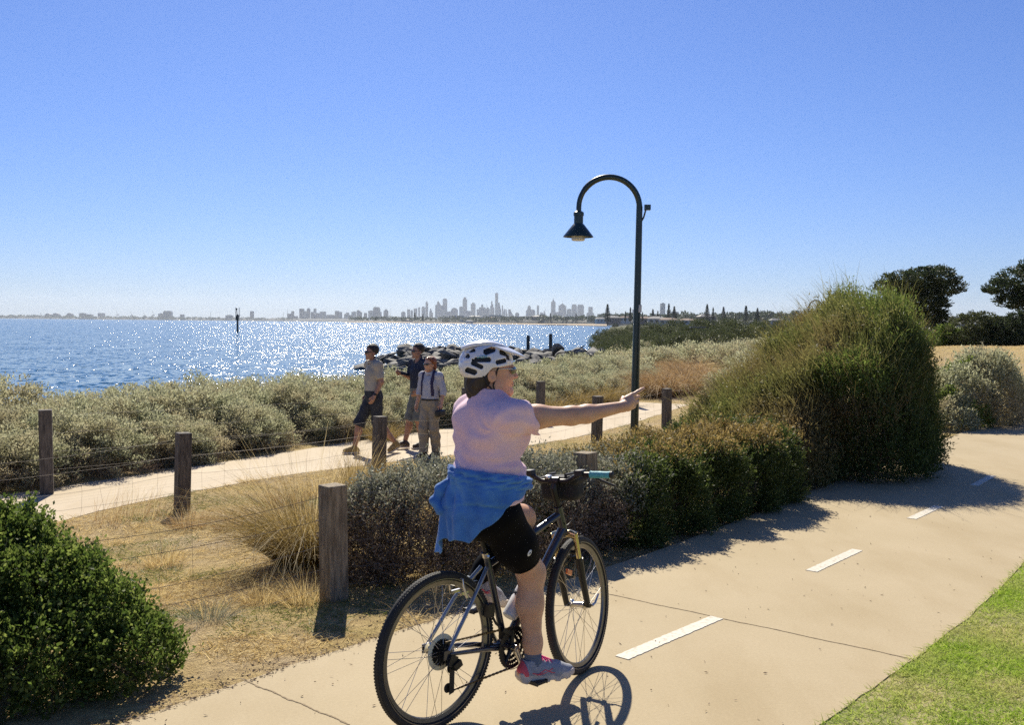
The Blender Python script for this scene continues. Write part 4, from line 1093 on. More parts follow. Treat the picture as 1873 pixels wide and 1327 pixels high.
tag(o, 'lone dark rock lying among the saltbush in front of the breakwater', 'rock')

# ------------------------------------------------------------------ piles and channel marker
M_PILE = mat('wet_timber', (0.045, 0.04, 0.035), 0.8, var=0.3, scale=4, bump=0.02)
for i, (px, yt, yb, Y, lab) in enumerate([(966, 614, 634, 101, 'shorter dark timber pile behind the breakwater rocks'), (1007, 611, 632, 103, 'taller dark timber pile nearer to the beach behind the breakwater')]):
    p = P(px, yb, Y); t_ = P(px, yt, Y)
    o = empty('timber_pile', (p.x, p.y, SEA), label=lab, cat='pile')
    h = t_.z - SEA
    m = MB(); m.lathe([(0.19, -1), (0.18, h * .6), (0.17, h - .05), (0.13, h)], n=12); m.build('post', M_PILE, o)
    m = MB(); m.lathe([(0.20, h - .34), (0.20, h - .22)], n=12); m.build('collar', M_STICK, o)
p = P(434.5, 606, 372)
o = empty('channel_marker', (p.x, p.y, SEA), label='dark channel marker pole standing in the glittering bay', cat='marker')
m = MB(); m.tube([(0, 0, -2), (0, 0, 6.6)], 0.36, 10); m.build('pole', M_PILE, o)
m = MB(); m.box((-.1, 0, 5.4), (1.0, 0.7, 1.6)); m.box((-.1, 0, 6.5), (0.5, 0.4, .5)); m.build('platform_box', M_PILE, o, False)
m = MB(); m.tube([(-.1, 0, 6.6), (-.35, 0, 8.6)], 0.12, 8); m.ell((-.35, 0, 8.7), (.34, .34, .4), nu=10, nv=6); m.build('top_light', M_PILE, o)
m = MB(); m.tube([(0.4, 0, 5.9), (.9, 0, 6.5)], 0.12, 6); m.build('bracket', M_PILE, o)
# low jetty at the far beach
p = P(1017, 595.6, 1700)
o = empty('jetty', (p.x, p.y, SEA), label='low dark jetty reaching into the bay from the far beach', cat='jetty')
m = MB(); m.box((0, 0, 2.2), (38, 5, .7)); m.build('deck', M_PILE, o, False)
for k in range(8):
    m = MB(); m.tube([(-18 + k * 5, -1.5, -1), (-18 + k * 5, -1.5, 2.3)], 0.35, 6); m.build('pile', M_PILE, o)

# ------------------------------------------------------------------ far city
M_CITY = [mat('far_tower_wall', (0.07, 0.085, 0.12), 0.75, var=0.2, scale=0.02), mat('far_glass_wall', (0.06, 0.075, 0.095), 0.35, var=0.2, scale=0.02), mat('far_pale_wall', (0.16, 0.16, 0.155), 0.8, var=0.15, scale=0.02)]
def tower(x0, x1, yt, Y, label, roof='flat', extra=None, m=0, name='far_tower', dep=None, steps=None, base=0):
    """a far building between two pixel columns with its roof at a pixel row; the walls carry recessed storeys"""
    hzn = 591 + 0.0095 * ((x0 + x1) / 2 - PW / 2)
    xa, xb = PX(x0, Y), PX(x1, Y); w = xb - xa; H = EYE + (hzn - yt) / FPX * Y - SEA
    dep = dep or max(25, min(45, w * 0.9))
    o = empty(name, ((xa + xb) / 2, Y + dep / 2, SEA), label=label, cat='building')
    b = MB()
    hw = w / 2
    if roof == 'flat':
        b.prism([(-hw, 0), (hw, 0), (hw, H), (-hw, H)], (0, 0, 0), (1, 0, 0), (0, 0, 1), dep)
    elif roof == 'round':
        r = hw; pts = [(-hw, 0), (hw, 0)] + [(math.cos(a) * hw, H - r + math.sin(a) * r) for a in [math.pi * k / 12 for k in range(13)]]
        b.prism(pts, (0, 0, 0), (1, 0, 0), (0, 0, 1), dep)
    elif roof == 'dome':
        r = hw * .55; pts = [(-hw, 0), (hw, 0), (hw, H - r)] + [(math.cos(a) * hw * .85, H - r + math.sin(a) * r) for a in [math.pi * k / 12 for k in range(13)]] + [(-hw, H - r)]
        b.prism(pts, (0, 0, 0), (1, 0, 0), (0, 0, 1), dep)
    elif roof == 'slope_l':
        b.prism([(-hw, 0), (hw, 0), (hw, H * .80), (-hw * .35, H), (-hw * .7, H * .98), (-hw, H * .9)], (0, 0, 0), (1, 0, 0), (0, 0, 1), dep)
    elif roof == 'slope_r':
        b.prism([(-hw, 0), (hw, 0), (hw, H * .62), (hw * .3, H * .82), (-hw * .1, H), (-hw, H)], (0, 0, 0), (1, 0, 0), (0, 0, 1), dep)
    elif roof == 'peak':
        b.prism([(-hw, 0), (hw, 0), (hw, H * .86), (0, H), (-hw, H * .88)], (0, 0, 0), (1, 0, 0), (0, 0, 1), dep)
    elif roof == 'chamfer':
        b.prism([(-hw, 0), (hw, 0), (hw, H * .88), (hw * .72, H), (-hw * .72, H), (-hw, H * .88)], (0, 0, 0), (1, 0, 0), (0, 0, 1), dep)
    elif roof == 'crown':
        b.prism([(-hw, 0), (hw, 0), (hw, H * .93), (hw * .55, H * .94), (hw * .5, H), (-hw * .5, H), (-hw * .55, H * .94), (-hw, H * .93)], (0, 0, 0), (1, 0, 0), (0, 0, 1), dep)
    elif roof == 'step':
        b.prism([(-hw, 0), (hw, 0), (hw, H * .70), (hw * .45, H * .72), (hw * .4, H * .86), (hw * .0, H * .86), (0, H), (-hw * .55, H), (-hw * .6, H * .8), (-hw, H * .78)], (0, 0, 0), (1, 0, 0), (0, 0, 1), dep)
    b.build('walls', M_CITY[m], o, False)
    # storey bands standing a little proud of the walls
    f = MB(); k = max(3, min(14, int(H * (0.6 if roof != 'flat' else .9) / 14)))
    top = H * (0.58 if roof in ('slope_r', 'step') else 0.74 if roof in ('slope_l', 'peak', 'chamfer', 'crown', 'dome', 'round') else 0.95)
    for i in range(k):
        z = top * (i + 1) / (k + 1)
        f.box((0, -dep / 2 - .35, z), (w * .94, .7, 2.2))
    f.build('window_bands', M_CITY[1 if m != 1 else 2], o, False)
    if extra:
        for kind, u, h in extra:                             # masts and plant rooms: u across (-1..1), h height above the roof
            e = MB()
            if kind == 'mast': e.tube([(u * hw, 0, H * .9), (u * hw, 0, H + h)], [max(1.6, w * .02), 1.1], 6); e.build('mast', M_CITY[0], o)
            if kind == 'spire': e.lathe([(hw * .62, H - .5), (hw * .36, H + h * .35), (hw * .12, H + h * .6), (1.0, H + h)], (0, 0, 0), n=8); e.build('spire', M_CITY[0], o)
            if kind == 'plant': e.box((u * hw, 0, H + h / 2 - .05), (w * .4, dep * .5, h)); e.build('plant_room', M_CITY[0], o, False)
    return o
D1, D2, D3 = 9600, 10400, 11200
T = [
 (81, 93, 573.5, D2, 'dark round-shouldered silo block, leftmost on the hazy shore', 'dome'), (95, 107.6, 573, D2, 'wider round-shouldered silo block, second on the hazy shore', 'dome'),
 (121, 132, 573, D2, 'silo block standing alone, third on the hazy shore', 'dome'), (144.5, 155, 573, D1, 'dark cubic block left of the smaller one on the hazy shore', 'chamfer'),
 (158.6, 167.7, 575.3, D1, 'small low block beside the dark cubic one', 'chamfer'), (178.6, 189.5, 573, D3, 'pale faint block behind the port cranes', 'flat'),
 (289, 296.5, 574, D1, 'small dark block touching the big waterfront slab', 'flat'), (298, 313, 569, D1, 'big dark waterfront slab left of the channel marker', 'chamfer'),
 (329, 335.5, 575.6, D1, 'low block right of the big waterfront slab', 'flat'), (412, 424.5, 576.4, D1, 'stepped dark block left of the twin chimneys', 'crown'),
 (457, 462.8, 569.5, D1, 'slender lone tower right of the twin chimneys', 'flat'),
 (524.7, 532, 574, D1, 'low block at the left end of the first tower cluster', 'flat'), (532.2, 536.8, 569.8, D1, 'narrow tower at the left end of the first tower cluster', 'flat'), (537.2, 543.5, 578.5, D1, 'squat block before the slab tower', 'flat'),
 (547, 555, 565, D1, 'broad flat slab tower, first tall one from the left', 'flat'), (555.2, 560.5, 570, D2, 'lower wing joined to the slab tower', 'flat'), (560.6, 566.2, 564, D1, 'tower with a small roof box beside the slab tower', 'crown'),
 (568, 578, 571, D1, 'block with a slanting roof below a slim tower', 'slope_r'), (573, 577.6, 565.4, D2, 'slim tower behind the slanting block', 'flat'), (577.8, 584, 573, D1, 'dark low block between two taller ones', 'flat'), (584.2, 594.6, 570.3, D2, 'broad block with a level roof ending the first cluster', 'flat'),
 (596, 611, 576, D1, 'long low block between the first and second clusters', 'chamfer'), (612, 619, 569, D1, 'tower of the second cluster, left half of a pair', 'flat'), (619.2, 624.6, 571, D2, 'tower of the second cluster, right half of a pair', 'flat'),
 (629, 632, 575, D1, 'thin low stub beside the second cluster', 'flat'), (632.2, 637.6, 572.2, D2, 'small flat block right of the second cluster', 'flat'), (637.8, 642, 576.6, D1, 'very low block before the wide tower', 'flat'),
 (642.2, 650, 570.6, D2, 'flat tower left of the chamfered one', 'flat'), (651.7, 660.7, 567.3, D1, 'tower with a chamfered shoulder above the beach spit', 'slope_l'), (665, 670.4, 572.8, D1, 'small tower before the massive block', 'flat'),
 (673, 681.5, 568.8, D2, 'lower wing of the massive chamfered block', 'flat'), (681.6, 694, 562, D1, 'massive block with chamfered top above the walkers', 'chamfer'), (694.2, 697, 571, D2, 'right wing of the massive chamfered block', 'flat'),
 (701, 709, 567.3, D1, 'lone tower with a small roof box right of the massive block', 'crown'), (733, 740.5, 570, D2, 'domed tower at the left end of the main skyline', 'round'), (744, 749, 566, D3, 'thin tower with mast at the left end of the main skyline', 'flat'),
 (750.2, 754.2, 567.5, D3, 'small tower next to the thin one with the mast', 'crown'), (756, 762, 564.7, D3, 'flat tower third in the main skyline', 'flat'), (764.3, 767.4, 562.6, D3, 'narrow tower fourth in the main skyline', 'flat'),
 (770.3, 776.8, 560.8, D3, 'shouldered tower just left of the slim pointed one', 'crown'), (777.6, 782, 550.5, D3, 'slim tower with pointed top', 'peak'), (784.4, 791, 564.4, D3, 'stepped tower right of the slim pointed one', 'step'),
 (795.2, 799, 558.5, D2, 'left shoulder of the sloping roofed tower', 'flat'), (798.4, 805.5, 550.8, D3, 'tower with steep sloping roof', 'slope_l'), (805.6, 808.7, 559, D2, 'narrow block between sloping and round topped towers', 'flat'), (808.8, 816.8, 546, D3, 'tall tower with a round top', 'round'),
 (817, 823.6, 570, D2, 'low block right of the round topped tower', 'flat'), (824, 836.4, 563.5, D2, 'broad domed building before the square crowned tower', 'dome'),
 (839.3, 845.2, 561.7, D2, 'left wing of the square crowned tower', 'flat'), (845.3, 853.2, 544.2, D3, 'tall square tower with a small crown', 'crown'), (853.4, 860, 569, D2, 'low right wing of the square crowned tower', 'flat'),
 (860.2, 868.7, 554, D3, 'square tower with notched roof right of the crowned one', 'crown'), (871, 875.2, 566, D2, 'low block at the foot of the central group', 'flat'), (875.4, 887, 562.4, D2, 'wide block of the central group', 'flat'), (879, 883, 557.3, D3, 'round headed tower rising from the wide block', 'round'), (887.2, 895, 563.2, D2, 'stepped block with a crane mast left of the tallest', 'crown'),
 (895.7, 903.4, 551, D3, 'stepped tower leaning against the tallest skyscraper', 'step'), (904.5, 910, 536.8, D3, 'tallest skyscraper of the skyline, a thin shaft', 'flat'), (910.2, 915.8, 553.8, D2, 'sloping block at the right foot of the tallest skyscraper', 'slope_r'), (917, 920.5, 558.5, D3, 'thin sloping tower right of the tallest skyscraper', 'slope_r'),
 (920.8, 923.4, 566, D2, 'stub right of the thin sloping tower', 'flat'), (924, 927.5, 566, D3, 'narrow tower before the descending block', 'slope_r'), (928.8, 937.4, 566.2, D2, 'block whose roof steps down towards the rider', 'slope_r'), (941.5, 948.6, 572, D2, 'low domed block above the helmet', 'dome'),
 (961, 978, 566.5, D2, 'wide stepped block right of the helmet', 'chamfer'), (964, 970, 559, D3, 'short tower rising from the wide stepped block', 'crown'), (981, 985, 558.7, D3, 'thin round topped tower right of the stepped block', 'round'), (987, 992, 572, D2, 'low block left of the small spired church', 'flat'), (992.2, 998.6, 569, D2, 'small tower with a thin spire', 'step'),
 (1007, 1015, 552.5, D3, 'slim dark tower with a tapering spire', 'flat'), (1015.2, 1020.6, 571, D2, 'low block between the two spired towers', 'flat'), (1020.8, 1034.8, 555.4, D3, 'broad gabled tower with a mast', 'peak'), (1036, 1044, 566, D2, 'mid height block right of the gabled tower', 'flat'),
 (1044.7, 1054, 557, D3, 'left one of the twin flat towers', 'chamfer'), (1055, 1067, 557.5, D3, 'right and wider one of the twin flat towers', 'chamfer'), (1072, 1086, 572, D2, 'podium under the last tower of the skyline', 'chamfer'), (1075.5, 1083, 561.7, D3, 'last tower of the skyline left of the lamp post', 'flat'),
 (1156, 1164, 566, 6800, 'tower half hidden by the lamp post', 'flat'), (1207, 1215.5, 555.6, 6800, 'slim tower among the pines right of the lamp post', 'flat'), (1228, 1240, 570.6, 6800, 'low block behind the pines right of the lamp post', 'flat'),
]
EX = {565: None}
for i, (a, b, yt, Y, lab, roof) in enumerate(T):
    ex = None
    if 'thin tower with mast' in lab: ex = [('mast', -0.8, 18)]
    if 'crane mast' in lab: ex = [('mast', -0.5, 45), ('mast', -0.1, 18)]
    if 'tapering spire' in lab: ex = [('spire', 0, 46)]
    if 'gabled tower with a mast' in lab: ex = [('mast', 0.0, 40)]
    if 'thin spire' in lab: ex = [('mast', 0.5, 30)]
    if 'lone tower with a small' in lab or 'podium' in lab: ex = [('plant', 0.1, 7)]
    if 'massive block with' in lab: ex = [('mast', -.3, 22)]
    if 'slim pointed one' not in lab and roof == 'flat' and i % 3 == 0 and ex is None: ex = [('plant', 0.15, 5)]
    dark = 1 if 'dark' in lab else (0 if i % 3 else 2)
    tower(a, b, yt, Y, lab, roof, ex, dark)
# port cranes, chimneys, masts on the hazy shore
M_STEEL = mat('far_steel', (0.10, 0.10, 0.11), 0.7, var=0.2, scale=0.05)
for px, yt, lab, kk in [(74, 572.5, 'faint crane at the far left end of the port', 0), (214.5, 569, 'port crane with a raised boom, first of the group', 1), (240.5, 571, 'port crane with a raised boom, second of the group', 1), (264, 572, 'lower port crane before the dark slab', 1), (280, 569, 'port crane closest to the big waterfront slab', 1)]:
    Y = 9900; hzn = 591 + 0.0095 * (px - PW / 2); H = EYE + (hzn - yt) / FPX * Y - SEA
    o = empty('port_crane', (PX(px, Y), Y, SEA), label=lab, cat='crane')
    m = MB()
    for sx in (-8, 8): m.tube([(sx, 0, 0), (sx * .7, 0, H * .52)], 1.6, 5)
    m.box((0, 0, H * .53), (30, 5, 4)); m.build('portal', M_STEEL, o, False)
    m = MB(); m.tube([(4, 0, H * .53), (-10 if kk else 3, 0, H)], 1.4, 5); m.build('boom', M_STEEL, o)
    m = MB(); m.box((7, 0, H * .53 + 5), (9, 5, 6)); m.build('cab', M_STEEL, o, False)
for px, lab in [(431, 'left one of the twin power station chimneys'), (437.2, 'right one of the twin power station chimneys')]:
    Y = 9500; hzn = 591 + 0.0095 * (px - PW / 2); H = EYE + (hzn - 563) / FPX * Y - SEA
    m = MB(); m.lathe([(6.0, 0), (4.6, H * .6), (4.2, H), (3.6, H), (3.6, H - 6)], n=14)
    o = m.build('chimney', M_CITY[2], None); o.location = (PX(px, Y), Y, SEA); tag(o, lab, 'chimney', None)
for px, yt, lab in [(385, 571, 'thin mast on the shore left of the channel marker'), (518, 571, 'thin mast left of the first tower cluster'), (525.5, 566, 'taller thin mast over the first low block'), (713, 565, 'thin mast right of the lone tower')]:
    Y = 9700; hzn = 591 + 0.0095 * (px - PW / 2); H = EYE + (hzn - yt) / FPX * Y - SEA
    m = MB(); m.tube([(0, 0, 0), (0, 0, H)], [2.2, 1.0], 6); m.tube([(-4, 0, H * .8), (4, 0, H * .8)], 0.8, 5)
    o = m.build('radio_mast', M_STEEL, None); o.location = (PX(px, Y), Y, SEA); tag(o, lab, 'mast')

# ------------------------------------------------------------------ suburb behind the beach: houses, wide buildings, tree masses
M_HWALL = mat('house_wall', (0.50, 0.48, 0.44), 0.8, var=0.12, scale=0.2); M_HWALL2 = mat('brick_wall', (0.22, 0.16, 0.13), 0.85, var=0.15, scale=0.2)
M_HROOF = mat('grey_roof', (0.14, 0.14, 0.15), 0.7, var=0.2, scale=0.3); M_HROOF2 = mat('tile_roof', (0.24, 0.15, 0.11), 0.8, var=0.2, scale=0.3)
M_PANE = mat('window_glass', (0.03, 0.035, 0.04), 0.15, var=0.1)
def house(px, yb, Y, w, h, lab, wm, rm, rz=0.0, hip=0.4, storeys=1):
    hzn = 591 + 0.0095 * (px - PW / 2); z = EYE - (yb - hzn) / FPX * Y
    d = w * .6
    o = empty('house', (PX(px, Y), Y, z), rz, lab, 'house')
    m = MB(); m.box((0, 0, h / 2 - 1.5), (w, d, h + 3)); m.build('wall', wm, o, False)
    m = MB(); k = h * .45; e = .5
    m.add([(-w / 2 - e, -d / 2 - e, h + .003), (w / 2 + e, -d / 2 - e, h + .003), (w / 2 + e, d / 2 + e, h + .003), (-w / 2 - e, d / 2 + e, h + .003), (-w / 2 + w * hip * .6, 0, h + k), (w / 2 - w * hip * .6, 0, h + k)],
          [(3, 2, 1, 0), (0, 1, 5, 4), (1, 2, 5), (2, 3, 4, 5), (3, 0, 4)]); rf = m.build('roof', rm, o, False)
    m = MB(); m.box((w * .2, .1, h + k * .9), (w * .05, w * .05, k)); m.build('chimney', wm, rf, False)
    for s in range(storeys):
        for i in range(3):
            m = MB(); m.box((-w * .32 + i * w * .32, -d / 2 - .04, h * (s + .55) / storeys), (w * .16, .14, h * .42 / storeys)); m.build('window', M_PANE, o, False)
    return o
hs_ = [(847, 588.3, 3700, 26, 9, 'white house front on the shore below the square crowned tower', 0, 0), (858, 590, 3300, 24, 5, 'low pale shed on the beach below the notched tower', 0, 0), (868, 583.5, 3700, 50, 8, 'long white roofed house in the suburb under the skyline', 0, 0), (815, 588, 3800, 30, 6, 'reddish house at the water near the round topped tower', 1, 1),
       (744, 587.6, 4000, 44, 5, 'long white shed at the left end of the beach', 0, 0), (902, 587, 3400, 36, 9, 'brick house under the tallest skyscraper', 1, 1), (985, 585, 3000, 40, 9, 'grey roofed house under the thin round tower', 1, 0), (1085, 588, 2600, 30, 8, 'pale house left of the solitary pine', 0, 0), (1098, 590, 1700, 18, 6, 'white house beside the solitary pine', 0, 0), (1120, 590, 1500, 22, 7, 'wide house right of the solitary pine', 1, 0),
       (1142, 589, 1500, 18, 6, 'pale house left of the lamp post', 0, 1), (1200, 593, 780, 14, 4.2, 'grey house with hipped roof below the cluster of pines', 0, 0), (1222, 594, 760, 14, 3.6, 'tiled roof house right of the grey hipped one', 0, 1), (1255, 594, 700, 11, 3.0, 'low pale house behind the dark scrub', 0, 1), (1290, 590, 1050, 18, 6, 'house under the tallest of the pines', 1, 0), (1418, 594, 700, 9, 3.0, 'small white house near the tall tea tree', 0, 0), (1180, 591, 1100, 16, 5, 'house behind the right side of the lamp post', 1, 1)]
for i, (px, yb, Y, w, h, lab, a, b) in enumerate(hs_):
    house(px, yb, Y, w, h, lab, (M_HWALL, M_HWALL2)[a], (M_HROOF, M_HROOF2)[b], rz=((i * 37) % 20 - 10) * .03, storeys=2 if h > 6.5 else 1)
tower(1093, 1139, 575, 4600, 'long low institution building on the rise behind the solitary pine', 'flat', [('plant', -.3, 3)], 2, 'wide_building', 60)
tower(894, 917, 576.5, 5200, 'wide flat building before the foot of the tallest skyscraper', 'flat', None, 2, 'wide_building', 60)
tower(828, 848, 578, 5000, 'low apartment block under the domed building', 'flat', None, 0, 'wide_building', 60)
tower(932, 960, 579, 4800, 'low hazy block above the front of the helmet', 'chamfer', None, 0, 'wide_building', 60)
# the far tree masses along the rise: one mass nobody could count
rngt = np.random.default_rng(77)
n = 900; px = rngt.uniform(640, 1560, n)
t_ = (px - 640) / 920
Yt = np.where(px < 1100, 4300 - (px - 640) / 460 * 1850, 2300 - (px - 1100) / 460 * 900) + rngt.uniform(-40, 350, n)
X = (px - PW / 2) / FPX * Yt
hh = rngt.uniform(0.3, 1.0, n) * np.where(px < 1100, 20, 17)
ctrs = np.column_stack([X, Yt, SEA + 6 + hh * .6 + np.where(px > 1100, 4, 0) + 6 * rngt.uniform(size=n)])
V, F = foliage(ctrs, rngt.uniform(5, 11, n), 26, 5.0, 3.5, rngt, 0.3, squash=.6, ctr=(0, 3000, 0))
tag(np_mesh('far_wood', V, F, M_DARK, None, False), 'mass of dark trees along the far suburban shore', 'trees', kind='stuff')
n = 420; px = rngt.uniform(-60, 760, n); Yt = rngt.uniform(9300, 9700, n)
ctrs = np.column_stack([(px - PW / 2) / FPX * Yt, Yt, SEA + rngt.uniform(10, 27, n)])
V, F = foliage(ctrs, rngt.uniform(12, 26, n), 16, 14, 10, rngt, 0.2, squash=.4, ctr=(0, 9000, 0))
tag(np_mesh('shore_wood', V, F, M_DARK, None, False), 'dark line of trees along the far left shore', 'trees', kind='stuff')

# ------------------------------------------------------------------ fences
M_POST = mat('grey_timber', (0.22, 0.165, 0.10), 0.85, var=0.35, scale=9, bump=0.006, bscale=30, stretch=(5, 5, 0.7), c2=(0.36, 0.285, 0.185))
M_POST2 = mat('weathered_timber', (0.085, 0.072, 0.06), 0.85, var=0.3, scale=9, bump=0.006, bscale=30, stretch=(5, 5, 0.7), c2=(0.17, 0.145, 0.115))
M_WIRE = mat('dull_wire', (0.20, 0.17, 0.14), 0.7, 0.2, var=0.2, scale=20)
def fence(label, posts, m, wires=(0.93, 0.72, 0.50, 0.28), w=0.145, net=True, seed=1, name='wire_fence', sag=0.05):
    """posts = (ground point, height, turn); square posts, sagging strands and thin netting between them"""
    rn = random.Random(seed)
    b = Vector(posts[0][0]); root = empty(name, b, label=label, cat='fence')
    for p, h, a in posts:
        o = MB(); M_ = Euler((rn.uniform(-.02, .02), rn.uniform(-.025, .025), a)).to_matrix()
        c = Vector(p) - b
        o.box(c + M_ @ Vector((0, 0, h / 2 - .15)), (w, w, h + .3), M_)
        q = o.build('post', m, root, False, bevel=0.008)
    for wi, k in enumerate(wires):
        o = MB()
        for (p, h, a), (p2, h2, a2) in zip(posts, posts[1:]):
            A = Vector(p) - b + Vector((0, 0, h * k)); B = Vector(p2) - b + Vector((0, 0, h2 * k))
            s = sag * rn.uniform(.5, 1.7); pts = []
            for i in range(17):
                t = i / 16; q = A.lerp(B, t); q.z -= s * 4 * t * (1 - t) + rn.uniform(-.003, .003); pts.append(q)
            o.tube(pts, 0.0016, 5)
        o.build('wire', M_WIRE, root)
    if net:
        for (p, h, a), (p2, h2, a2) in zip(posts, posts[1:]):
            o = MB()
            A = Vector(p) - b; B = Vector(p2) - b; n = int((B - A).length / 0.30)
            for i in range(1, n):
                t = (i + rn.uniform(-.2, .2)) / n; q = A.lerp(B, t); hh = h * (1 - t) + h2 * t
                s = sag * 4 * t * (1 - t)
                pts = [q + Vector((rn.uniform(-.02, .02), rn.uniform(-.02, .02), hh * f - s)) for f in (wires[0], .72, .5, .28, .1)]
                o.tube(pts, 0.0010, 4)
            o.tube([A.lerp(B, i / 12) + Vector((0, 0, h * .12 - sag * 4 * (i / 12) * (1 - i / 12))) for i in range(13)], 0.0010, 4)
            o.build('netting', M_WIRE, root)
    return root
def gp(px, py, z): 
    p = G(px, py, z); return (p.x, p.y, hz(p.x, p.y) - 0.0)
def pp(px, Y):
    x = PX(px, Y); return (x, Y, hz(x, Y))
def post_at(px, yt, Y, a=0.6, base=None):
    x = PX(px, Y); z0 = hz(x, Y) if base is None else base
    return ((x, Y, z0), P(px, yt, Y).z - z0, a)
near = post_at(612, 887, 6.4, 0.72)
n2 = post_at(1076, 828, 7.72, 0.85)
lft = ((-2.95, 4.75, -0.05), 0.74, 0.7)
fence('low wire fence along the bike path with two big square timber posts', [lft, near, n2, ((2.4, 9.95, -.05), .72, .8)], M_POST, sag=0.06, seed=4, w=0.14)
fence('wire fence on the near side of the walking path, posts standing in dry grass', [((-5.7, 8.7, -.34), .8, .6), post_at(331, 792, 11.1, 0.62), post_at(693, 762, 13.5, 0.7), ((-.15, 15.6, hz(-.15, 15.6)), .82, .7), post_at(1093, 725, 17.5, 0.55), post_at(1221, 711, 19.9, 0.6), ((4.9, 22.6, -.2), .8, .6)], M_POST2, seed=5, w=0.15)
fence('wire fence on the seaward side of the walking path in front of the saltbush', [((-9.5, 9.0, -.3), .85, .4), post_at(83, 750, 12.0, 0.4), post_at(854, 710, 18.8, 0.5), post_at(989, 698, 21.2, 0.5), ((3.2, 25.5, -.3), .8, .5)], M_POST2, seed=6, w=0.15, net=False)

# ------------------------------------------------------------------ lamp posts
M_LAMP = mat('dark_green_paint', (0.012, 0.030, 0.026), 0.35, var=0.25, scale=5, coat=0.3)
M_LAMP2 = mat('faded_far_paint', (0.045, 0.05, 0.05), 0.5, var=0.2, scale=5)
M_LENS = mat('lamp_glass', (0.62, 0.62, 0.58), 0.25, var=0.1)
def lamp(base, H, r, side, m, label, lean=0.0, pr=0.066, rot=0.0):
    """swan-neck post: straight shaft, half-circle arm, bell shade"""
    o = empty('lamp_post', base, rot, label, 'street lamp')
    sh = H - r
    b = MB(); b.lathe([(pr * 1.5, -.3), (pr * 1.5, .02), (pr * 1.05, .05), (pr, .3), (pr * .88, sh * .6), (pr * .78, sh)], n=16); b.build('shaft', m, o)
    b = MB(); b.lathe([(pr * 1.9, -.05), (pr * 1.9, .03), (pr * 1.1, .034)], n=16); b.build('base_plate', m, o)
    b = MB(); pts = []
    for i in range(25):
        a = math.pi * i / 24; pts.append((side * r * (1 - math.cos(a)), 0, sh - .03 + r * math.sin(a) * 1.0))
    ex = 2 * r * side
    pts.append((ex, 0, sh - 0.16)); b.tube(pts, [pr * .72] * 20 + [pr * .64] * 6, 14); b.build('swan_neck', m, o)
    z0 = sh - .12
    b = MB(); b.lathe([(.03, .03), (.062, .02), (.085, 0), (.085, -.05), (.075, -.055), (.075, -.175), (.10, -.20), (.245, -.385), (.245, -.395), (.10, -.215), (.06, -.2)], (ex, 0, z0), n=28); b.build('lamp_shade', m, o)
    b = MB(); b.lathe([(.10, -.33), (.115, -.36), (.11, -.44), (.09, -.455)], (ex, 0, z0), n=20); b.build('lamp_lens', M_LENS, o)
    if lean: o.rotation_euler = (0, lean, rot)
    return o
bp_ = P(1160, 806, 16.0)
lp_ = lamp((bp_.x, bp_.y, bp_.z), P(1118, 321, 16.0).z - bp_.z, 0.49, -1, M_LAMP, 'tall dark green swan neck lamp post on the verge above the pointing hand', lean=0.008)
b = MB(); sh = P(1118, 321, 16.0).z - bp_.z - .49
b.tube([(0.03, -.02, sh - .25), (.07, -.02, sh - .18), (.10, -.02, sh - .06)], .014, 8); b.box((.125, -.02, sh - .02), (.10, .09, .085)); b.build('light_sensor', M_LAMP, lp_, False)
b = MB(); b.box((.04, -.062, 2.15), (.05, .006, .12)); b.build('number_plate', M_LENS, lp_, False)
fp = PX(1478, 73)
lamp((fp, 73, hz(fp, 73)), P(1490, 549, 73).z - hz(fp, 73), 0.49, 1, M_LAMP2, 'far swan neck lamp post half hidden behind the tall tea tree bush')

# people-sized thing on the dune: the low sign beyond the field
x = PX(1275, 150)
o = empty('low_shelter', (x, 150, hz(x, 150)), label='low dark shelter roof among the scrub beyond the field', cat='shelter')
zt = P(1275, 599, 150).z - hz(x, 150)
b = MB(); b.box((0, 0, zt), (2.3, 1.6, .16)); b.build('roof', M_HROOF, o, False)
for sx in (-.95, .95):
    b = MB(); b.box((sx, 0, zt / 2 - .1), (.14, .14, zt)); b.build('post', M_POST2, o, False)
# ------------------------------------------------------------------ the bicycle (local: x forward, y left, z up, origin under the rear axle)
M_TYRE = mat('tyre_rubber', (0.018, 0.018, 0.018), 0.75, var=0.25, scale=60, bump=0.0015, bscale=160)
M_RIM = mat('grey_rim', (0.20, 0.19, 0.17), 0.35, 0.8, var=0.15, scale=8)
M_SPOKE = mat('steel_spoke', (0.42, 0.40, 0.37), 0.3, 0.9, var=0.1)
M_FRAME = mat('charcoal_frame_paint', (0.035, 0.042, 0.060), 0.28, 0.35, var=0.2, scale=4, coat=0.6)
M_SILVER = mat('polished_alloy', (0.55, 0.53, 0.50), 0.25, 0.95, var=0.1, scale=10)
M_BLACK = mat('black_alloy', (0.016, 0.016, 0.017), 0.4, 0.3, var=0.25, scale=20)
M_PLAST = mat('black_plastic', (0.015, 0.015, 0.016), 0.55, var=0.25, scale=20)
M_CHAIN = mat('oily_chain', (0.10, 0.075, 0.045), 0.4, 0.8, var=0.4, scale=80)
M_GOLD_ = mat('gilt_stanchion', (0.60, 0.50, 0.30), 0.22, 0.95, var=0.08)
M_TEAL = mat('teal_grip', (0.07, 0.36, 0.42), 0.6, var=0.12, scale=60, bump=0.002, bscale=120)
M_ORANGE = mat('orange_reflector', (0.90, 0.20, 0.02), 0.25, var=0.1, coat=0.5)
M_WHITEB = mat('white_bottle', (0.72, 0.72, 0.73), 0.4, var=0.06)
M_DISC = mat('cream_plastic', (0.62, 0.58, 0.42), 0.4, var=0.08)
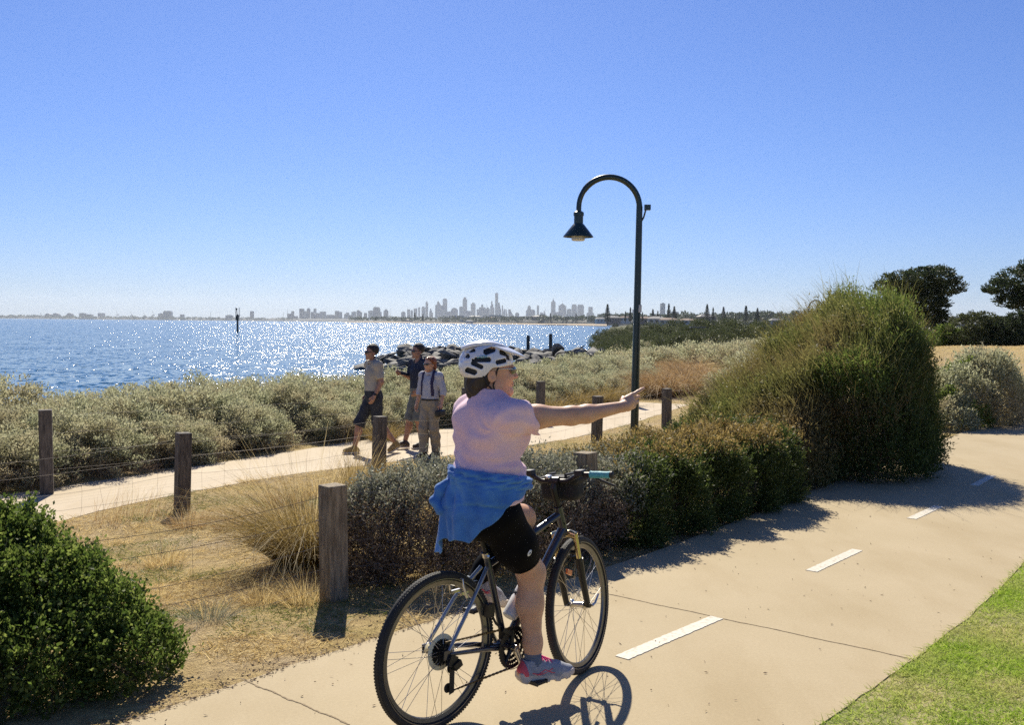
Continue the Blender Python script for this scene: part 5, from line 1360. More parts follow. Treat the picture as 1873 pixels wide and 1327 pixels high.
M_BAG = mat('black_cordura', (0.014, 0.014, 0.015), 0.8, var=0.3, scale=60, bump=0.002, bscale=90)
M_SADDLE = mat('black_vinyl', (0.018, 0.017, 0.017), 0.5, var=0.2, scale=30, bump=0.001)
HEAD_A = R(47.5)
BX, BY = -0.318, 4.26
WB = 0.99; RW = 0.348
bike = empty('bicycle', (BX, BY, 0.002), HEAD_A, 'charcoal hybrid bicycle with teal grips carrying the pointing rider', 'bicycle')
hd = Vector((math.cos(HEAD_A), math.sin(HEAD_A), 0)); rt = Vector((hd.y, -hd.x, 0))
def BP(s, lat, z): return Vector((BX, BY, 0)) + hd * s + rt * lat + Vector((0, 0, z))    # bike coordinates -> world (lat to the right)
STEER = R(14)
BB = Vector((0.44, 0, 0.268)); RA = Vector((0, 0, RW)); FA = Vector((WB, 0, RW))
HTB = Vector((0.868, 0, 0.735)); HTT = Vector((0.822, 0, 0.865))
AX = (HTT - HTB).normalized()
ST = Vector((0.315, 0, 0.70))
Rs = Matrix.Rotation(STEER, 3, AX)
def steer(p): p = Vector(p); return HTB + Rs @ (p - HTB)
def wheel(parent, c, ax, hub_w, seed, rear):
    c = Vector(c); ax = Vector(ax).normalized(); rn = random.Random(seed)
    w = empty('wheel', (0, 0, 0)); w.parent = parent
    m = MB(); m.torus(c, ax, RW - 0.0205, 0.0205, 72, 12, ry=0.0195)
    # tread knobs
    a = ax.orthogonal().normalized(); b = ax.cross(a)
    for i in range(150):
        t = 2 * math.pi * i / 150; d = a * math.cos(t) + b * math.sin(t); tt = ax.cross(d)
        for sx in (-0.012, 0.0, 0.012):
            t2 = t + (0.5 if sx == 0 else 0) * 2 * math.pi / 150
            d2 = a * math.cos(t2) + b * math.sin(t2)
            M_ = Matrix((d2, ax.cross(d2), ax)).transposed()
            m.box(c + d2 * (RW - 0.001 - (0.003 if sx else 0)) + ax * sx, (.002, .008, .005), M_)
    m.build('tyre', M_TYRE, w, sharp=50)
    rp = [(RW - .040, -.011), (RW - .040, .011), (RW - .058, .008), (RW - .062, 0), (RW - .058, -.008), (RW - .040, -.011)]
    m = MB(); m.lathe(rp, c, ax, 72, cap=False); m.build('rim', M_RIM, w, sharp=50)
    m = MB(); m.lathe([(RW - .034, -.0185), (RW - .0335, -.0192), (RW - .030, -.0192), (RW - .0295, -.0185)], c, ax, 72, cap=False); m.build('reflective_line', M_RIM, w)
    m = MB(); h = hub_w / 2
    m.lathe([(.006, -h), (.016, -h + .004), (.026, -h + .012), (.026, -h + .016), (.014, -h + .022), (.014, h - .022), (.026, h - .016), (.026, h - .012), (.016, h - .004), (.006, h)], c, ax, 20); m.build('hub', M_SILVER, w)
    m = MB(); n = 32
    for i in range(n):
        sd = 1 if i % 2 else -1
        t0 = 2 * math.pi * (i // 2) / (n / 2) + (0.1 if sd > 0 else 0); lead = 1.15 * (1 if (i // 2) % 2 else -1)
        t1 = t0 + lead * 0.42
        p0 = c + (a * math.cos(t0 + lead) + b * math.sin(t0 + lead)) * .024 + ax * sd * (h - .014)
        tr = 2 * math.pi * i / n
        p1 = c + (a * math.cos(t1 - .2) + b * math.sin(t1 - .2)) * (RW - .058)
        m.tube([p0, p1], 0.00115, 5)
    m.build('spokes', M_SPOKE, w)
    t = 0.9 if rear else -0.7
    d = a * math.cos(t) + b * math.sin(t)
    m = MB(); m.tube([c + d * (RW - .055), c + d * (RW - .10)], [.0032, .0028], 6); m.build('valve', M_BLACK, w)
    return w
wr = wheel(bike, RA, (0, 1, 0), 0.13, 1, True)
axf = Rs @ Vector((0, 1, 0)); FAs = steer(FA)
FAs.z = RW
wf = wheel(bike, FAs, axf, 0.10, 2, False)
# reflectors on the front spokes
for k, (dd, zz) in enumerate(((0.05, 0.20), (-0.09, 0.185))):
    m = MB(); d = (Rs @ Vector((dd, 0, zz))); m.box(FAs + d, (0.055, 0.012, 0.026), Rs.to_3x3() @ Matrix.Rotation(0.9 - k * .5, 3, 'Y'), ); m.build('reflector', M_ORANGE, wf, bevel=.003)
# frame
m = MB()
m.tube([HTB + AX * -.012, HTT + AX * .012], 0.0225, 16)
m.tube([HTB + AX * .028, BB + Vector((.014, 0, .014))], [0.023, 0.021], 16)
m.tube([HTT - AX * .03, ST - Vector((-.006, 0, .03))], [0.0185, 0.0165], 16)
m.tube([BB, ST + Vector((-.006, 0, .02))], 0.0165, 14)
m.tube([BB + Vector((0, -.036, 0)), BB + Vector((0, .036, 0))], 0.0225, 16)
m.build('frame', M_FRAME, bike)
m = MB()
for y in (-1, 1):
    m.tube([BB + Vector((-.03, y * .02, -.004)), Vector((.28, y * .045, .298)), RA + Vector((.012, y * .068, -.004))], [.013, .012, .009], 10)
    m.box(RA + Vector((.0, y * .069, -.004)), (.045, .006, .04))
m.build('chain_stays', M_FRAME, bike)
m = MB()
for y in (-1, 1):
    m.tube([ST + Vector((-.02, y * .018, -.035)), Vector((.16, y * .055, .54)), RA + Vector((.008, y * .068, .012))], [.010, .0095, .008], 10)
m.build('seat_stays', mat('silver_grey_paint', (0.30, 0.32, 0.36), 0.3, 0.6, var=0.1), bike)
# seat post, clamp and saddle
SP = Vector((0.268, 0, 0.835))
m = MB(); m.tube([ST + Vector((.001, 0, .0)), SP], 0.0135, 12); m.build('seat_post', M_BLACK, bike)
m = MB(); m.tube([ST + Vector((-.004, 0, .012)), ST + Vector((-.012, 0, .034))], 0.021, 14); m.tube([ST + Vector((-.03, -.02, .02)), ST + Vector((-.05, -.055, .03))], .006, 6); m.build('seat_clamp', M_SILVER, bike)
m = MB(); V = []; F = []; nu = 18; prof = []
for i in range(12):
    t = i / 11; x = SP.x - .14 + .28 * t
    hw = .085 * (1 - t) ** 1.2 + .02; zt = SP.z + .055 + .012 * math.cos(t * 5)
    for k in range(nu):
        a = 2 * math.pi * k / nu; V.append((x, hw * math.cos(a), zt - .028 + (.026 if math.sin(a) > 0 else .034 * (1 - .4 * t)) * math.sin(a)))
for i in range(11):
    for k in range(nu): F.append((i * nu + k, i * nu + (k + 1) % nu, (i + 1) * nu + (k + 1) % nu, (i + 1) * nu + k))
F.append(tuple(range(nu))[::-1]); F.append(tuple(range(11 * nu, 12 * nu)))
m.add(V, F); sd_ = m.build('saddle', M_SADDLE, bike)
m = MB()
for y in (-.022, .022): m.tube([(SP.x - .10, y * 1.4, SP.z + .018), (SP.x - .03, y, SP.z + .002), (SP.x + .05, y, SP.z + .002), (SP.x + .12, y * .5, SP.z + .025)], .0035, 6)
m.build('rails', M_SILVER, sd_)
# fork: crown, stanchions, lower legs (turned with the bars)
CR = HTB - AX * .02
fwd = Rs @ Vector((1, 0, 0)); lt = Rs @ Vector((0, 1, 0))
leg_dir = ((FAs - fwd * .028) - CR).normalized()
m = MB()
m.tube([CR - lt * .062 + Vector((0, 0, .004)), CR - lt * .03 + Vector((0, 0, .016)), CR + lt * .03 + Vector((0, 0, .016)), CR + lt * .062 + Vector((0, 0, .004))], .021, 12)
m.build('fork_crown', M_GOLD_, bike)
Lf = ((FAs - fwd * .028) - CR).length
for y in (-1, 1):
    a = CR + lt * y * .060; b_ = a + leg_dir * Lf
    m = MB(); m.tube([a + leg_dir * -.018, a + leg_dir * .125], .0135, 12); m.build('stanchion', M_GOLD_, bike)
    m = MB(); m.tube([a + leg_dir * .115, a + leg_dir * .14, a + leg_dir * (Lf * .6), b_ + fwd * .012, b_ + fwd * .026 + Vector((0, 0, .0))], [.021, .0195, .018, .015, .014], 12); m.build('fork_leg', M_BLACK, bike)
m = MB(); a = CR + leg_dir * .125
pts = [a + lt * .06 + fwd * .01]
for i in range(7):
    t = math.pi * i / 6; pts.append(a + lt * .062 * math.cos(t) + fwd * (.02 + .012 * math.sin(t)) + Vector((0, 0, .035 * math.sin(t))))
m.tube(pts, .010, 8); m.build('fork_brace', M_BLACK, bike)
m = MB(); m.tube([FAs - lt * .075, FAs + lt * .08], .005, 8); m.tube([FAs - lt * .075, FAs - lt * .083 + fwd * .02 + Vector((0, 0, .01)), FAs - lt * .088 + fwd * .05 + Vector((0, 0, .05))], [.008, .006, .005], 8); m.build('quick_release', M_SILVER, bike)
# brakes
for nm, base, dirx, lat in (('front_brake', CR + leg_dir * .115 + fwd * .022, fwd, lt), ('rear_brake', Vector((.135, 0, .58)), Vector((-1, 0, .5)).normalized(), Vector((0, 1, 0)))):
    m = MB()
    for y in (-1, 1):
        m.tube([base + lat * y * .052 - Vector((0, 0, .015)), base + lat * y * .045 + dirx * .02 + Vector((0, 0, .03)), base + lat * y * .038 + dirx * .018 + Vector((0, 0, .062))], [.007, .005, .004], 8)
        m.box(base + lat * y * .026 + Vector((0, 0, .0)), (.055, .012, .014))
    m.tube([base + lat * -.04 + dirx * .019 + Vector((0, 0, .060)), base + lat * .02 + dirx * .019 + Vector((0, 0, .064)), base + lat * .055 + dirx * .018 + Vector((0, 0, .078))], .003, 6)
    m.build('brake', M_SILVER if 'rear' in nm else M_BLACK, bike)
# stem and handlebar
BAR = steer(Vector((.800, 0, 1.005)))
m = MB(); q = steer(HTT + AX * .012); m.tube([q, q + AX * .075], .0155, 12); m.tube([q + AX * .06, q + AX * .10, BAR], [.017, .018, .017], 12)
m.tube([BAR - lt * .026, BAR + lt * .026], .022, 12); m.build('stem', M_BLACK, bike)
back = -(Rs @ Vector((1, 0, 0)))
def barp(u):                                         # u = sideways distance, + to the left
    s = abs(u); rise = .035 * float(sstep(.06, .15, s)); return BAR + lt * u + Vector((0, 0, rise)) + back * (0.10 * max(0, s - .08))
m = MB(); m.tube([barp(u / 100) for u in range(-31, 32, 2)], .0118, 12); hb = m.build('handlebar', M_BLACK, bike)
for sgn, nm in ((-1, 'grip'), (1, 'grip')):
    a = barp(sgn * .20); b_ = barp(sgn * .315); d = (b_ - a).normalized()
    m = MB(); m.lathe([(.0165, 0), (.0185, .004), (.0165, .012), (.017, .05), (.0158, .09), (.0175, .112)], a, d, 18); g = m.build('grip', M_TEAL, bike)
    m = MB(); m.lathe([(.0165, .112), (.0178, .114), (.0172, .122), (.012, .126)], a, d, 18); m.build('end_cap', M_PLAST, g)
    m = MB(); p0 = barp(sgn * .175); m.box(p0 + fwd * .012 - Vector((0, 0, .006)), (.04, .026, .024), Rs.to_3x3())
    lv = [p0 + fwd * .03 - Vector((0, 0, .012)), p0 + fwd * .055 + lt * sgn * .03 - Vector((0, 0, .024)), p0 + fwd * .045 + lt * sgn * .09 - Vector((0, 0, .045)), p0 + fwd * .05 + lt * sgn * .135 - Vector((0, 0, .062))]
    m.tube(lv, [.006, .006, .0055, .005], 8); m.build('brake_lever', M_PLAST, bike)
    m = MB(); m.box(p0 - lt * sgn * .035 + Vector((0, 0, .006)) + fwd * .008, (.055, .045, .032), Rs.to_3x3()); m.build('shifter', M_PLAST, bike, bevel=.006)
m = MB(); p0 = barp(.035); m.lathe([(.02, 0), (.021, .004), (.019, .016), (.006, .020)], p0 + Vector((0, 0, .012)), (0, .1, 1), 16); m.build('bell', M_SILVER, bike)
# handlebar bag
V, F = sdf_arrays(lambda p: smin(s_box(p, BAR + fwd * .085 - Vector((0, 0, .048)), (.055, .105, .058), np.array(Rs.to_3x3()), .035), s_box(p, BAR + fwd * .08 - Vector((0, 0, .0)), (.058, .108, .018), np.array(Rs.to_3x3()), .015), .01), np.array(BAR) + np.array([-.10, -.22, -.16]), np.array(BAR) + np.array([.24, .22, .07]), .006)
bag = np_mesh('handlebar_bag', V, F, M_BAG, bike)
m = MB()
for u in (-.05, .05): m.tube([BAR + lt * u - Vector((0, 0, .03)) + fwd * .03, BAR + lt * u + Vector((0, 0, .03)) + fwd * .02, BAR + lt * u + Vector((0, 0, .028)) + fwd * .10], .008, 6)
m.build('strap', M_PLAST, bag)
# cables
m = MB()
def cable(pts):
    P4 = [Vector(p) for p in pts]; out = []
    for i in range(15):
        t = i / 14; out.append(P4[0] * (1 - t) ** 3 + P4[1] * 3 * t * (1 - t) ** 2 + P4[2] * 3 * t * t * (1 - t) + P4[3] * t ** 3)
    m.tube(out, .0026, 6)
cable([barp(-.15) + fwd * .03, barp(-.13) + fwd * .20 - Vector((0, 0, .10)), BAR + fwd * .12 - Vector((0, 0, .30)), HTB + Vector((-.03, -.03, .06))])
cable([barp(.15) + fwd * .03, barp(.12) + fwd * .20 - Vector((0, 0, .08)), BAR + fwd * .13 - Vector((0, 0, .26)), HTB + Vector((-.02, .03, .08))])
cable([barp(-.13) + fwd * .03, BAR + fwd * .18 - Vector((0, 0, .05)), BAR + fwd * .15 - Vector((0, 0, .2)), CR + leg_dir * .05 + fwd * .06 - lt * .05])
cable([CR + leg_dir * .0 + fwd * .07 - lt * .055, CR + fwd * .09 - lt * .05 + Vector((0, 0, .02)), CR + fwd * .085 - lt * .03 - Vector((0, 0, .04)), CR + leg_dir * .10 + fwd * .05 - lt * .02])
m.build('cables', M_PLAST, bike)
# drivetrain
yd = -.047
m = MB()
for r_, y in ((.095, yd - .004), (.078, yd + .004), (.060, yd + .012)):
    n = int(r_ * 420)
    prof = []
    for i in range(n * 2):
        a = math.pi * i / n; rr_ = r_ + (.004 if i % 2 else -.002); prof.append((rr_ * math.cos(a), rr_ * math.sin(a)))
    V_ = [BB + Vector((a_, y + s_ * .0015, b_)) for s_ in (-1, 1) for a_, b_ in prof] + [BB + Vector((a_ * (r_ - .017) / r_, y + s_ * .0015, b_ * (r_ - .017) / r_)) for s_ in (-1, 1) for a_, b_ in prof]
    N_ = len(prof); Q_ = []
    for i in range(N_):
        j_ = (i + 1) % N_
        Q_ += [(i, j_, 2 * N_ + j_, 2 * N_ + i), (N_ + j_, N_ + i, 3 * N_ + i, 3 * N_ + j_), (i, N_ + i, N_ + j_, j_), (2 * N_ + i, 2 * N_ + j_, 3 * N_ + j_, 3 * N_ + i)]
    m.add(V_, Q_)
for k in range(5):
    a = 2 * math.pi * k / 5 + .3; m.tube([BB + Vector((0, yd + .004, 0)), BB + Vector((.084 * math.cos(a), yd, .084 * math.sin(a)))], [.012, .008], 8)
m.lathe([(.098, -.001), (.1005, -.001), (.1005, .001), (.098, .001)], BB + Vector((0, yd - .012, 0)), (0, 1, 0), 40, cap=False); cs = m.build('crankset', M_BLACK, bike)
CA = R(-66)                                           # right crank points down, a little forward
cr_ = Vector((math.cos(CA), 0, math.sin(CA)))
for sgn, nm in ((1, 'right'), (-1, 'left')):
    c0 = BB + Vector((0, -sgn * .066, 0)); e = c0 + cr_ * sgn * .17 + Vector((0, -sgn * .012, 0))
    m = MB(); m.tube([c0, c0.lerp(e, .5), e], [.017, .0125, .012], 10, sq=(1, 0, 0)); m.tube([c0 + Vector((0, .012, 0)), c0 - Vector((0, .012, 0))], .018, 12); ca = m.build('crank_arm', M_SILVER, bike)
    pc = e + Vector((0, -sgn * .062, 0))
    m = MB(); m.box(pc, (.07, .075, .014)); m.tube([e, pc], .007, 8)
    for k in (-1, 1): m.box(pc + Vector((k * .034, 0, 0)), (.006, .078, .020))
    m.build('pedal', M_PLAST, bike, False, bevel=.003)
PED_R = BB + Vector((0, -.066, 0)) + cr_ * .17 + Vector((0, -.074, 0)); PED_L = BB + Vector((0, .066, 0)) - cr_ * .17 + Vector((0, .074, 0))
m = MB()
for k in range(8):
    r_ = .026 + k * .0042; y = -.062 + k * .0042; n = int(r_ * 450); prof = []
    r_ = .058 - (7 - k) * .0042
    for i in range(n * 2):
        a = math.pi * i / n; rr_ = r_ + (.003 if i % 2 else -.002); prof.append((rr_ * math.cos(a), rr_ * math.sin(a)))
    m.prism(prof, RA + Vector((0, y, 0)), (1, 0, 0), (0, 0, 1), .002)
m.build('cassette', M_BLACK, bike, False)
m = MB(); m.lathe([(.078, 0), (.08, .0015), (.078, .003), (.02, .004)], RA + Vector((0, -.030, 0)), (0, 1, 0), 36); m.build('spoke_guard', M_DISC, bike)
# derailleur and chain
JW = RA + Vector((.030, -.058, -.072)); LW = RA + Vector((.012, -.058, -.155))
m = MB(); m.box(RA + Vector((.022, -.074, -.035)), (.045, .02, .05), Matrix.Rotation(.4, 3, 'Y')); m.box(RA + Vector((.045, -.078, -.055)), (.045, .03, .03), Matrix.Rotation(-.4, 3, 'Y'))
m.prism([(-.012, .03), (.016, .02), (.012, -.10), (-.016, -.105)], JW + Vector((-.004, -.012, -.005)), (1, 0, 0), (0, 0, 1), .003)
for c_, r_ in ((JW, .020), (LW, .020)):
    m.lathe([(r_, -.003), (r_ + .002, 0), (r_, .003)], c_, (0, 1, 0), 16)
m.build('derailleur', M_BLACK, bike)
m = MB(); m.box(Vector((.30, -.03, .47)), (.04, .03, .06)); m.box(BB + Vector((-.045, -.05, .085)), (.07, .022, .02), Matrix.Rotation(.5, 3, 'Y')); m.box(BB + Vector((-.04, -.03, .07)), (.03, .04, .05)); m.tube([(.30, -.03, .47), (.34, -.035, .40), BB + Vector((-.045, -.04, .085))], .006, 6); m.build('front_derailleur', M_BLACK, bike, False)
m = MB()
def links(a, b_):
    a = Vector(a); b_ = Vector(b_); n = max(1, int((b_ - a).length / .0127)); d = (b_ - a).normalized(); up = Vector((0, 1, 0)).cross(d)
    M_ = Matrix((d, Vector((0, 1, 0)), up)).transposed()
    for i in range(n):
        c_ = a.lerp(b_, (i + .5) / n)
        m.box(c_, (.0125, .0045 if i % 2 else .0075, .0075 if i % 2 else .009), M_)
cy = -.052
links(RA + Vector((.0, cy, .046)), BB + Vector((0, yd, .095)))
links(LW + Vector((.01, 0.004, -.020)), BB + Vector((.005, yd, -.095)))
links(JW + Vector((.02, 0.002, 0)), LW + Vector((.018, 0.002, .01)))
links(RA + Vector((.048, cy, -.02)), JW + Vector((.006, 0, .018)))
for i in range(14):
    a0 = -math.pi / 2 + math.pi * i / 14; a1 = a0 + math.pi / 14
    links(BB + Vector((.095 * math.cos(a0), yd, .095 * math.sin(a0))), BB + Vector((.095 * math.cos(a1), yd, .095 * math.sin(a1))))
m.build('chain', M_CHAIN, bike, False)
# bottle cage on the down tube, and the bottle standing in it
dt = (HTB - BB).normalized(); up_ = Vector((-dt.z, 0, dt.x))
bc = BB + dt * .195 + up_ * .068
m = MB()
for y in (-1, 1): m.tube([bc - dt * .075 + up_ * -.03, bc - dt * .08 + up_ * .01 + Vector((0, y * .03, 0)), bc + Vector((0, y * .039, 0)) + up_ * .005, bc + dt * .06 + Vector((0, y * .036, 0)) - up_ * .02, bc + dt * .08 - up_ * .034], .0028, 6)
m.tube([bc + dt * .02 + Vector((0, .038, 0)) - up_ * .012, bc + dt * .02 + up_ * .038, bc + dt * .02 + Vector((0, -.038, 0)) - up_ * .012], .0028, 6)
m.build('bottle_cage', M_BLACK, bike)
bw = bike.matrix_world if False else Matrix.Translation((BX, BY, .002)) @ Matrix.Rotation(HEAD_A, 4, 'Z')
bot = empty('water_bottle', bw @ (bc - dt * .085), 0, 'white water bottle held in the cage behind the right leg of the rider', 'bottle')
bot.rotation_euler = (bw.to_3x3() @ Matrix((Vector((0, 1, 0)).cross(dt), Vector((0, 1, 0)), dt)).transposed()).to_euler()
m = MB(); m.lathe([(.028, 0), (.035, .006), (.0365, .02), (.0365, .10), (.033, .112), (.033, .122), (.0365, .134), (.0355, .165), (.028, .176)], n=24); m.build('flask', M_WHITEB, bot)
m = MB(); m.lathe([(.030, .174), (.031, .192), (.018, .202), (.010, .206), (.010, .222), (.007, .226)], n=20); m.build('cap', M_PLAST, bot)
m = MB(); m.lathe([(.0336, .109), (.0350, .111), (.0350, .124), (.0336, .126)], n=24, cap=False); m.build('band', M_PLAST, bot)
# ------------------------------------------------------------------ people
def skin_mat(name, c, c2):
    m, nt, out = _new(name)
    b = nt.nodes.new('ShaderNodeBsdfPrincipled'); b.inputs['Roughness'].default_value = 0.5; b.inputs['Specular IOR Level'].default_value = 0.35
    n = _noise(nt, 18, 4); n2 = _noise(nt, 220, 2)
    r = _ramp(nt, [(0.35, c), (0.65, c2)], n.outputs['Fac']); nt.links.new(r.outputs[0], b.inputs['Base Color'])
    b.inputs['Subsurface Weight'].default_value = 0.12; b.inputs['Subsurface Radius'].default_value = (0.012, 0.005, 0.003); b.inputs['Subsurface Scale'].default_value = 0.6
    bp = nt.nodes.new('ShaderNodeBump'); bp.inputs['Distance'].default_value = 0.0006; nt.links.new(n2.outputs['Fac'], bp.inputs['Height']); nt.links.new(bp.outputs[0], b.inputs['Normal'])
    nt.links.new(b.outputs[0], out.inputs[0]); return m
M_SKIN = skin_mat('sunned_skin', (0.60, 0.335, 0.205), (0.68, 0.40, 0.26))
M_SKIN2 = skin_mat('tanned_skin', (0.38, 0.20, 0.125), (0.45, 0.25, 0.16))
M_PINK = mat('pink_cotton', (0.82, 0.55, 0.64), 0.9, var=0.05, scale=7, bump=0.0012, bscale=260, sheen=0.1, c2=(0.86, 0.61, 0.69))
M_BLUE = mat('blue_fleece', (0.035, 0.16, 0.48), 0.8, var=0.12, scale=9, bump=0.002, bscale=120, sheen=0.15, c2=(0.07, 0.24, 0.58))
M_LYCRA = mat('black_lycra', (0.005, 0.005, 0.006), 0.7, var=0.15, scale=20, spec=0.06)
M_HELM = mat('white_helmet_shell', (0.78, 0.78, 0.80), 0.28, var=0.03, coat=0.5)
M_LINER = mat('dark_helmet_liner', (0.02, 0.025, 0.035), 0.8, var=0.2)
M_STRAP = mat('black_webbing', (0.015, 0.015, 0.017), 0.8, var=0.2, scale=60)
M_HAIRB = mat('dark_brown_hair', (0.030, 0.018, 0.012), 0.5, var=0.4, scale=60, stretch=(1, 1, .12), bump=0.003, bscale=120)
M_HAIRR = mat('red_hair', (0.24, 0.07, 0.022), 0.5, var=0.35, scale=50, bump=0.004, bscale=70)
M_HAIRD = mat('black_brown_hair', (0.022, 0.017, 0.014), 0.6, var=0.35, scale=60, bump=0.003, bscale=90)
M_SHADES = mat('dark_lens', (0.02, 0.024, 0.022), 0.08, var=0.1, coat=0.8)
M_PALEARM = mat('pale_plastic', (0.50, 0.48, 0.42), 0.4, var=0.1)
M_SOCK = mat('blue_grey_sock', (0.13, 0.16, 0.21), 0.9, var=0.15, scale=60, bump=0.002, bscale=200)
M_SOCK2 = mat('pale_striped_sock', (0.40, 0.44, 0.46), 0.9, var=0.35, scale=40)
M_SHOE = mat('grey_mesh_shoe', (0.33, 0.34, 0.38), 0.75, var=0.15, scale=70, bump=0.002, bscale=200)
M_SHOEP = mat('coral_pink_trim', (0.72, 0.10, 0.13), 0.6, var=0.12, scale=40)
M_LACE = mat('magenta_lace', (0.78, 0.03, 0.22), 0.7, var=0.15, scale=80)
M_SOLE = mat('beige_sole', (0.62, 0.53, 0.44), 0.8, var=0.15, scale=30)
M_TEALTXT = mat('teal_lettering', (0.08, 0.42, 0.50), 0.5, var=0.05)
M_WHITEP = mat('white_print', (0.75, 0.75, 0.73), 0.6, var=0.05)
np3 = lambda v: np.array([v[0], v[1], v[2]], dtype=np.float32)

# ---- the rider
rb = BP(.29, 0, 0.0)
rider = empty('person', (rb.x, rb.y, 0.0), 0, 'person on the bicycle in a pink T-shirt and white helmet, pointing with a straight arm', 'person')
RO = rider.location
PHI = R(38)                                            # the chest is turned towards the pointing arm
tf = Vector((math.cos(PHI), math.sin(PHI), 0)); tr_ = Vector((math.sin(PHI), -math.cos(PHI), 0))
MT = np.array(Matrix((tr_, tf, Vector((0, 0, 1)))).transposed())
pel = BP(.262, .02, .935)
waist = Vector(P(890, 862, 4.46)); chest = Vector(P(893, 790, 4.46)); upper = Vector(P(895, 752, 4.45)); neckb = Vector(P(893, 722, 4.455))
RSh = upper + tr_ * .150 + Vector((0, 0, -.012)); LSh = upper - tr_ * .134 + Vector((0, 0, -.014))
REl = P(1046, 761, 4.42); RWr = P(1141, 744, 4.52)
LEl = BP(.56, -.27, 1.12); LWr = bike_wrist = Matrix.Translation((BX, BY, .002)) @ Matrix.Rotation(HEAD_A, 4, 'Z') @ (barp(.25) + Vector((-.055, .01, .045)))
LGr = Matrix.Translation((BX, BY, .002)) @ Matrix.Rotation(HEAD_A, 4, 'Z') @ (barp(.255) + Vector((.0, 0, .012)))
RHp = BP(.275, .10, .925); LHp = BP(.275, -.085, .925)
RKn = BP(.505, .105, .622); LKn = BP(.635, -.075, .835)
RAn = P(975, 1213, 4.57); LAn = BP(.37, -.135, .56)
FD = Vector((math.cos(R(26)), math.sin(R(26)), -0.04)).normalized()       # right foot direction
HF = R(9)
hf = Vector((math.cos(HF), math.sin(HF), 0)); hl = Vector((-hf.y, hf.x, 0)); hu = Vector((0, 0, 1))
Ho = P(902, 687, 4.39) + hl * .072
MH = np.array(Matrix((hf, hl, hu)).transposed())
def hp(f, l, u): return Ho + hf * f + hl * l + hu * u
def head_sdf(p, Ho_, M, k=1.0, ears=True):
    q = ((p - np3(Ho_)) @ np.array(M, dtype=np.float32)) / k
    d = s_ell(q, (-.018, 0, .055), (.100, .078, .092))
    d = smin(d, s_ell(q, (.038, 0, .0), (.062, .060, .082)), .03)
    d = smin(d, s_cone(q, (.010, .036, -.045), (.078, .010, -.078), .032, .020), .025)
    d = smin(d, s_cone(q, (.010, -.036, -.045), (.078, -.010, -.078), .032, .020), .025)
    d = smin(d, s_ell(q, (.082, 0, -.080), (.018, .020, .016)), .015)
    d = smin(d, s_ell(q, (.072, .028, -.012), (.026, .024, .024)), .02)
    d = smin(d, s_ell(q, (.072, -.028, -.012), (.026, .024, .024)), .02)
    d = smin(d, s_cone(q, (.094, 0, .026), (.116, 0, -.008), .007, .0105), .010)
    d = smin(d, s_ell(q, (.108, .009, -.012), (.009, .008, .007)), .006)
    d = smin(d, s_ell(q, (.108, -.009, -.012), (.009, .008, .007)), .006)
    for s in (1, -1):
        d = smax(d, -s_ell(q, (.098, .030 * s, .020), (.014, .016, .010)), .010)
        d = smin(d, s_ell(q, (.084, .029 * s, .020), (.013, .013, .012)), .003)
    d = smin(d, s_ell(q, (.093, 0, .038), (.012, .045, .009)), .010)
    d = smin(d, s_ell(q, (.099, 0, -.037), (.009, .022, .0055)), .004)
    d = smin(d, s_ell(q, (.097, 0, -.047), (.009, .019, .006)), .004)
    d = smax(d, -s_ell(q, (.106, 0, -.0415), (.008, .020, .0018)), .003)
    for s in (1, -1):
        e = s_ell(q, (-.006, .077 * s, -.004), (.021, .009, .029))
        e = smax(e, -s_ell(q, (-.001, .089 * s, .001), (.013, .010, .020)), .004)
        d = smin(d, e, .006)
    return d * k
def finger(p, pts, r): return chain(p, pts, r, .004)
Wd = RWr
hx = (P(1166, 729, 4.60) - Vector(RWr)).normalized()            # along the hand
hy = Vector((-.30, 1, .12)); hy = (hy - hx * hy.dot(hx)).normalized()  # palm side, away from the viewer
hz_ = hx.cross(hy) * -1
if hz_.z < 0: hz_ = -hz_                                           # towards the thumb side (up)
def H(a, b, c): return Vector(RWr) + hx * a + hy * b + hz_ * c      # along, palmward, up
FING = [
 ([H(.086, .002, .026), H(.126, -.002, .029), H(.152, -.001, .029), H(.178, .002, .028)], [.0102, .0090, .0082, .0066]),        # index, stretched out
 ([H(.092, .0, .008), H(.134, .010, .000), H(.136, .038, -.008), H(.108, .046, -.012)], [.0104, .0092, .0085, .0072]),
 ([H(.088, .002, -.012), H(.124, .014, -.022), H(.122, .040, -.028), H(.096, .044, -.026)], [.0100, .0088, .0080, .0070]),
 ([H(.076, .004, -.028), H(.100, .020, -.036), H(.092, .040, -.036), H(.076, .038, -.032)], [.0090, .0078, .0072, .0062]),
 ([H(.020, .018, .018), H(.052, .034, .022), H(.080, .046, .012), H(.098, .048, .002)], [.0125, .0110, .0096, .0078]),       # thumb from the side of the palm, closing over the curled fingers
]
ghx = (Vector(LGr) - Vector(LWr)).normalized()
blw = Matrix.Rotation(HEAD_A, 3, 'Z')
gl_ = (blw @ (barp(.31) - barp(.20))).normalized(); gf = (blw @ fwd); gu = Vector((0, 0, 1))
def L(a, b, c): return Vector(LGr) + gf * a + gl_ * b + gu * c
LF = []
for k, b_ in enumerate((-.033, -.011, .011, .032)):
    r_ = (.0098, .0100, .0096, .0085)[k]
    LF.append(([L(-.004, b_, .022), L(.026, b_, .014), L(.026, b_, -.014), L(.004, b_, -.024)], [r_, r_ * .92, r_ * .85, r_ * .75]))
LF.append(([L(-.035, -.036, .016), L(-.018, -.052, .0), L(.002, -.056, -.018)], [.0120, .0105, .0085]))
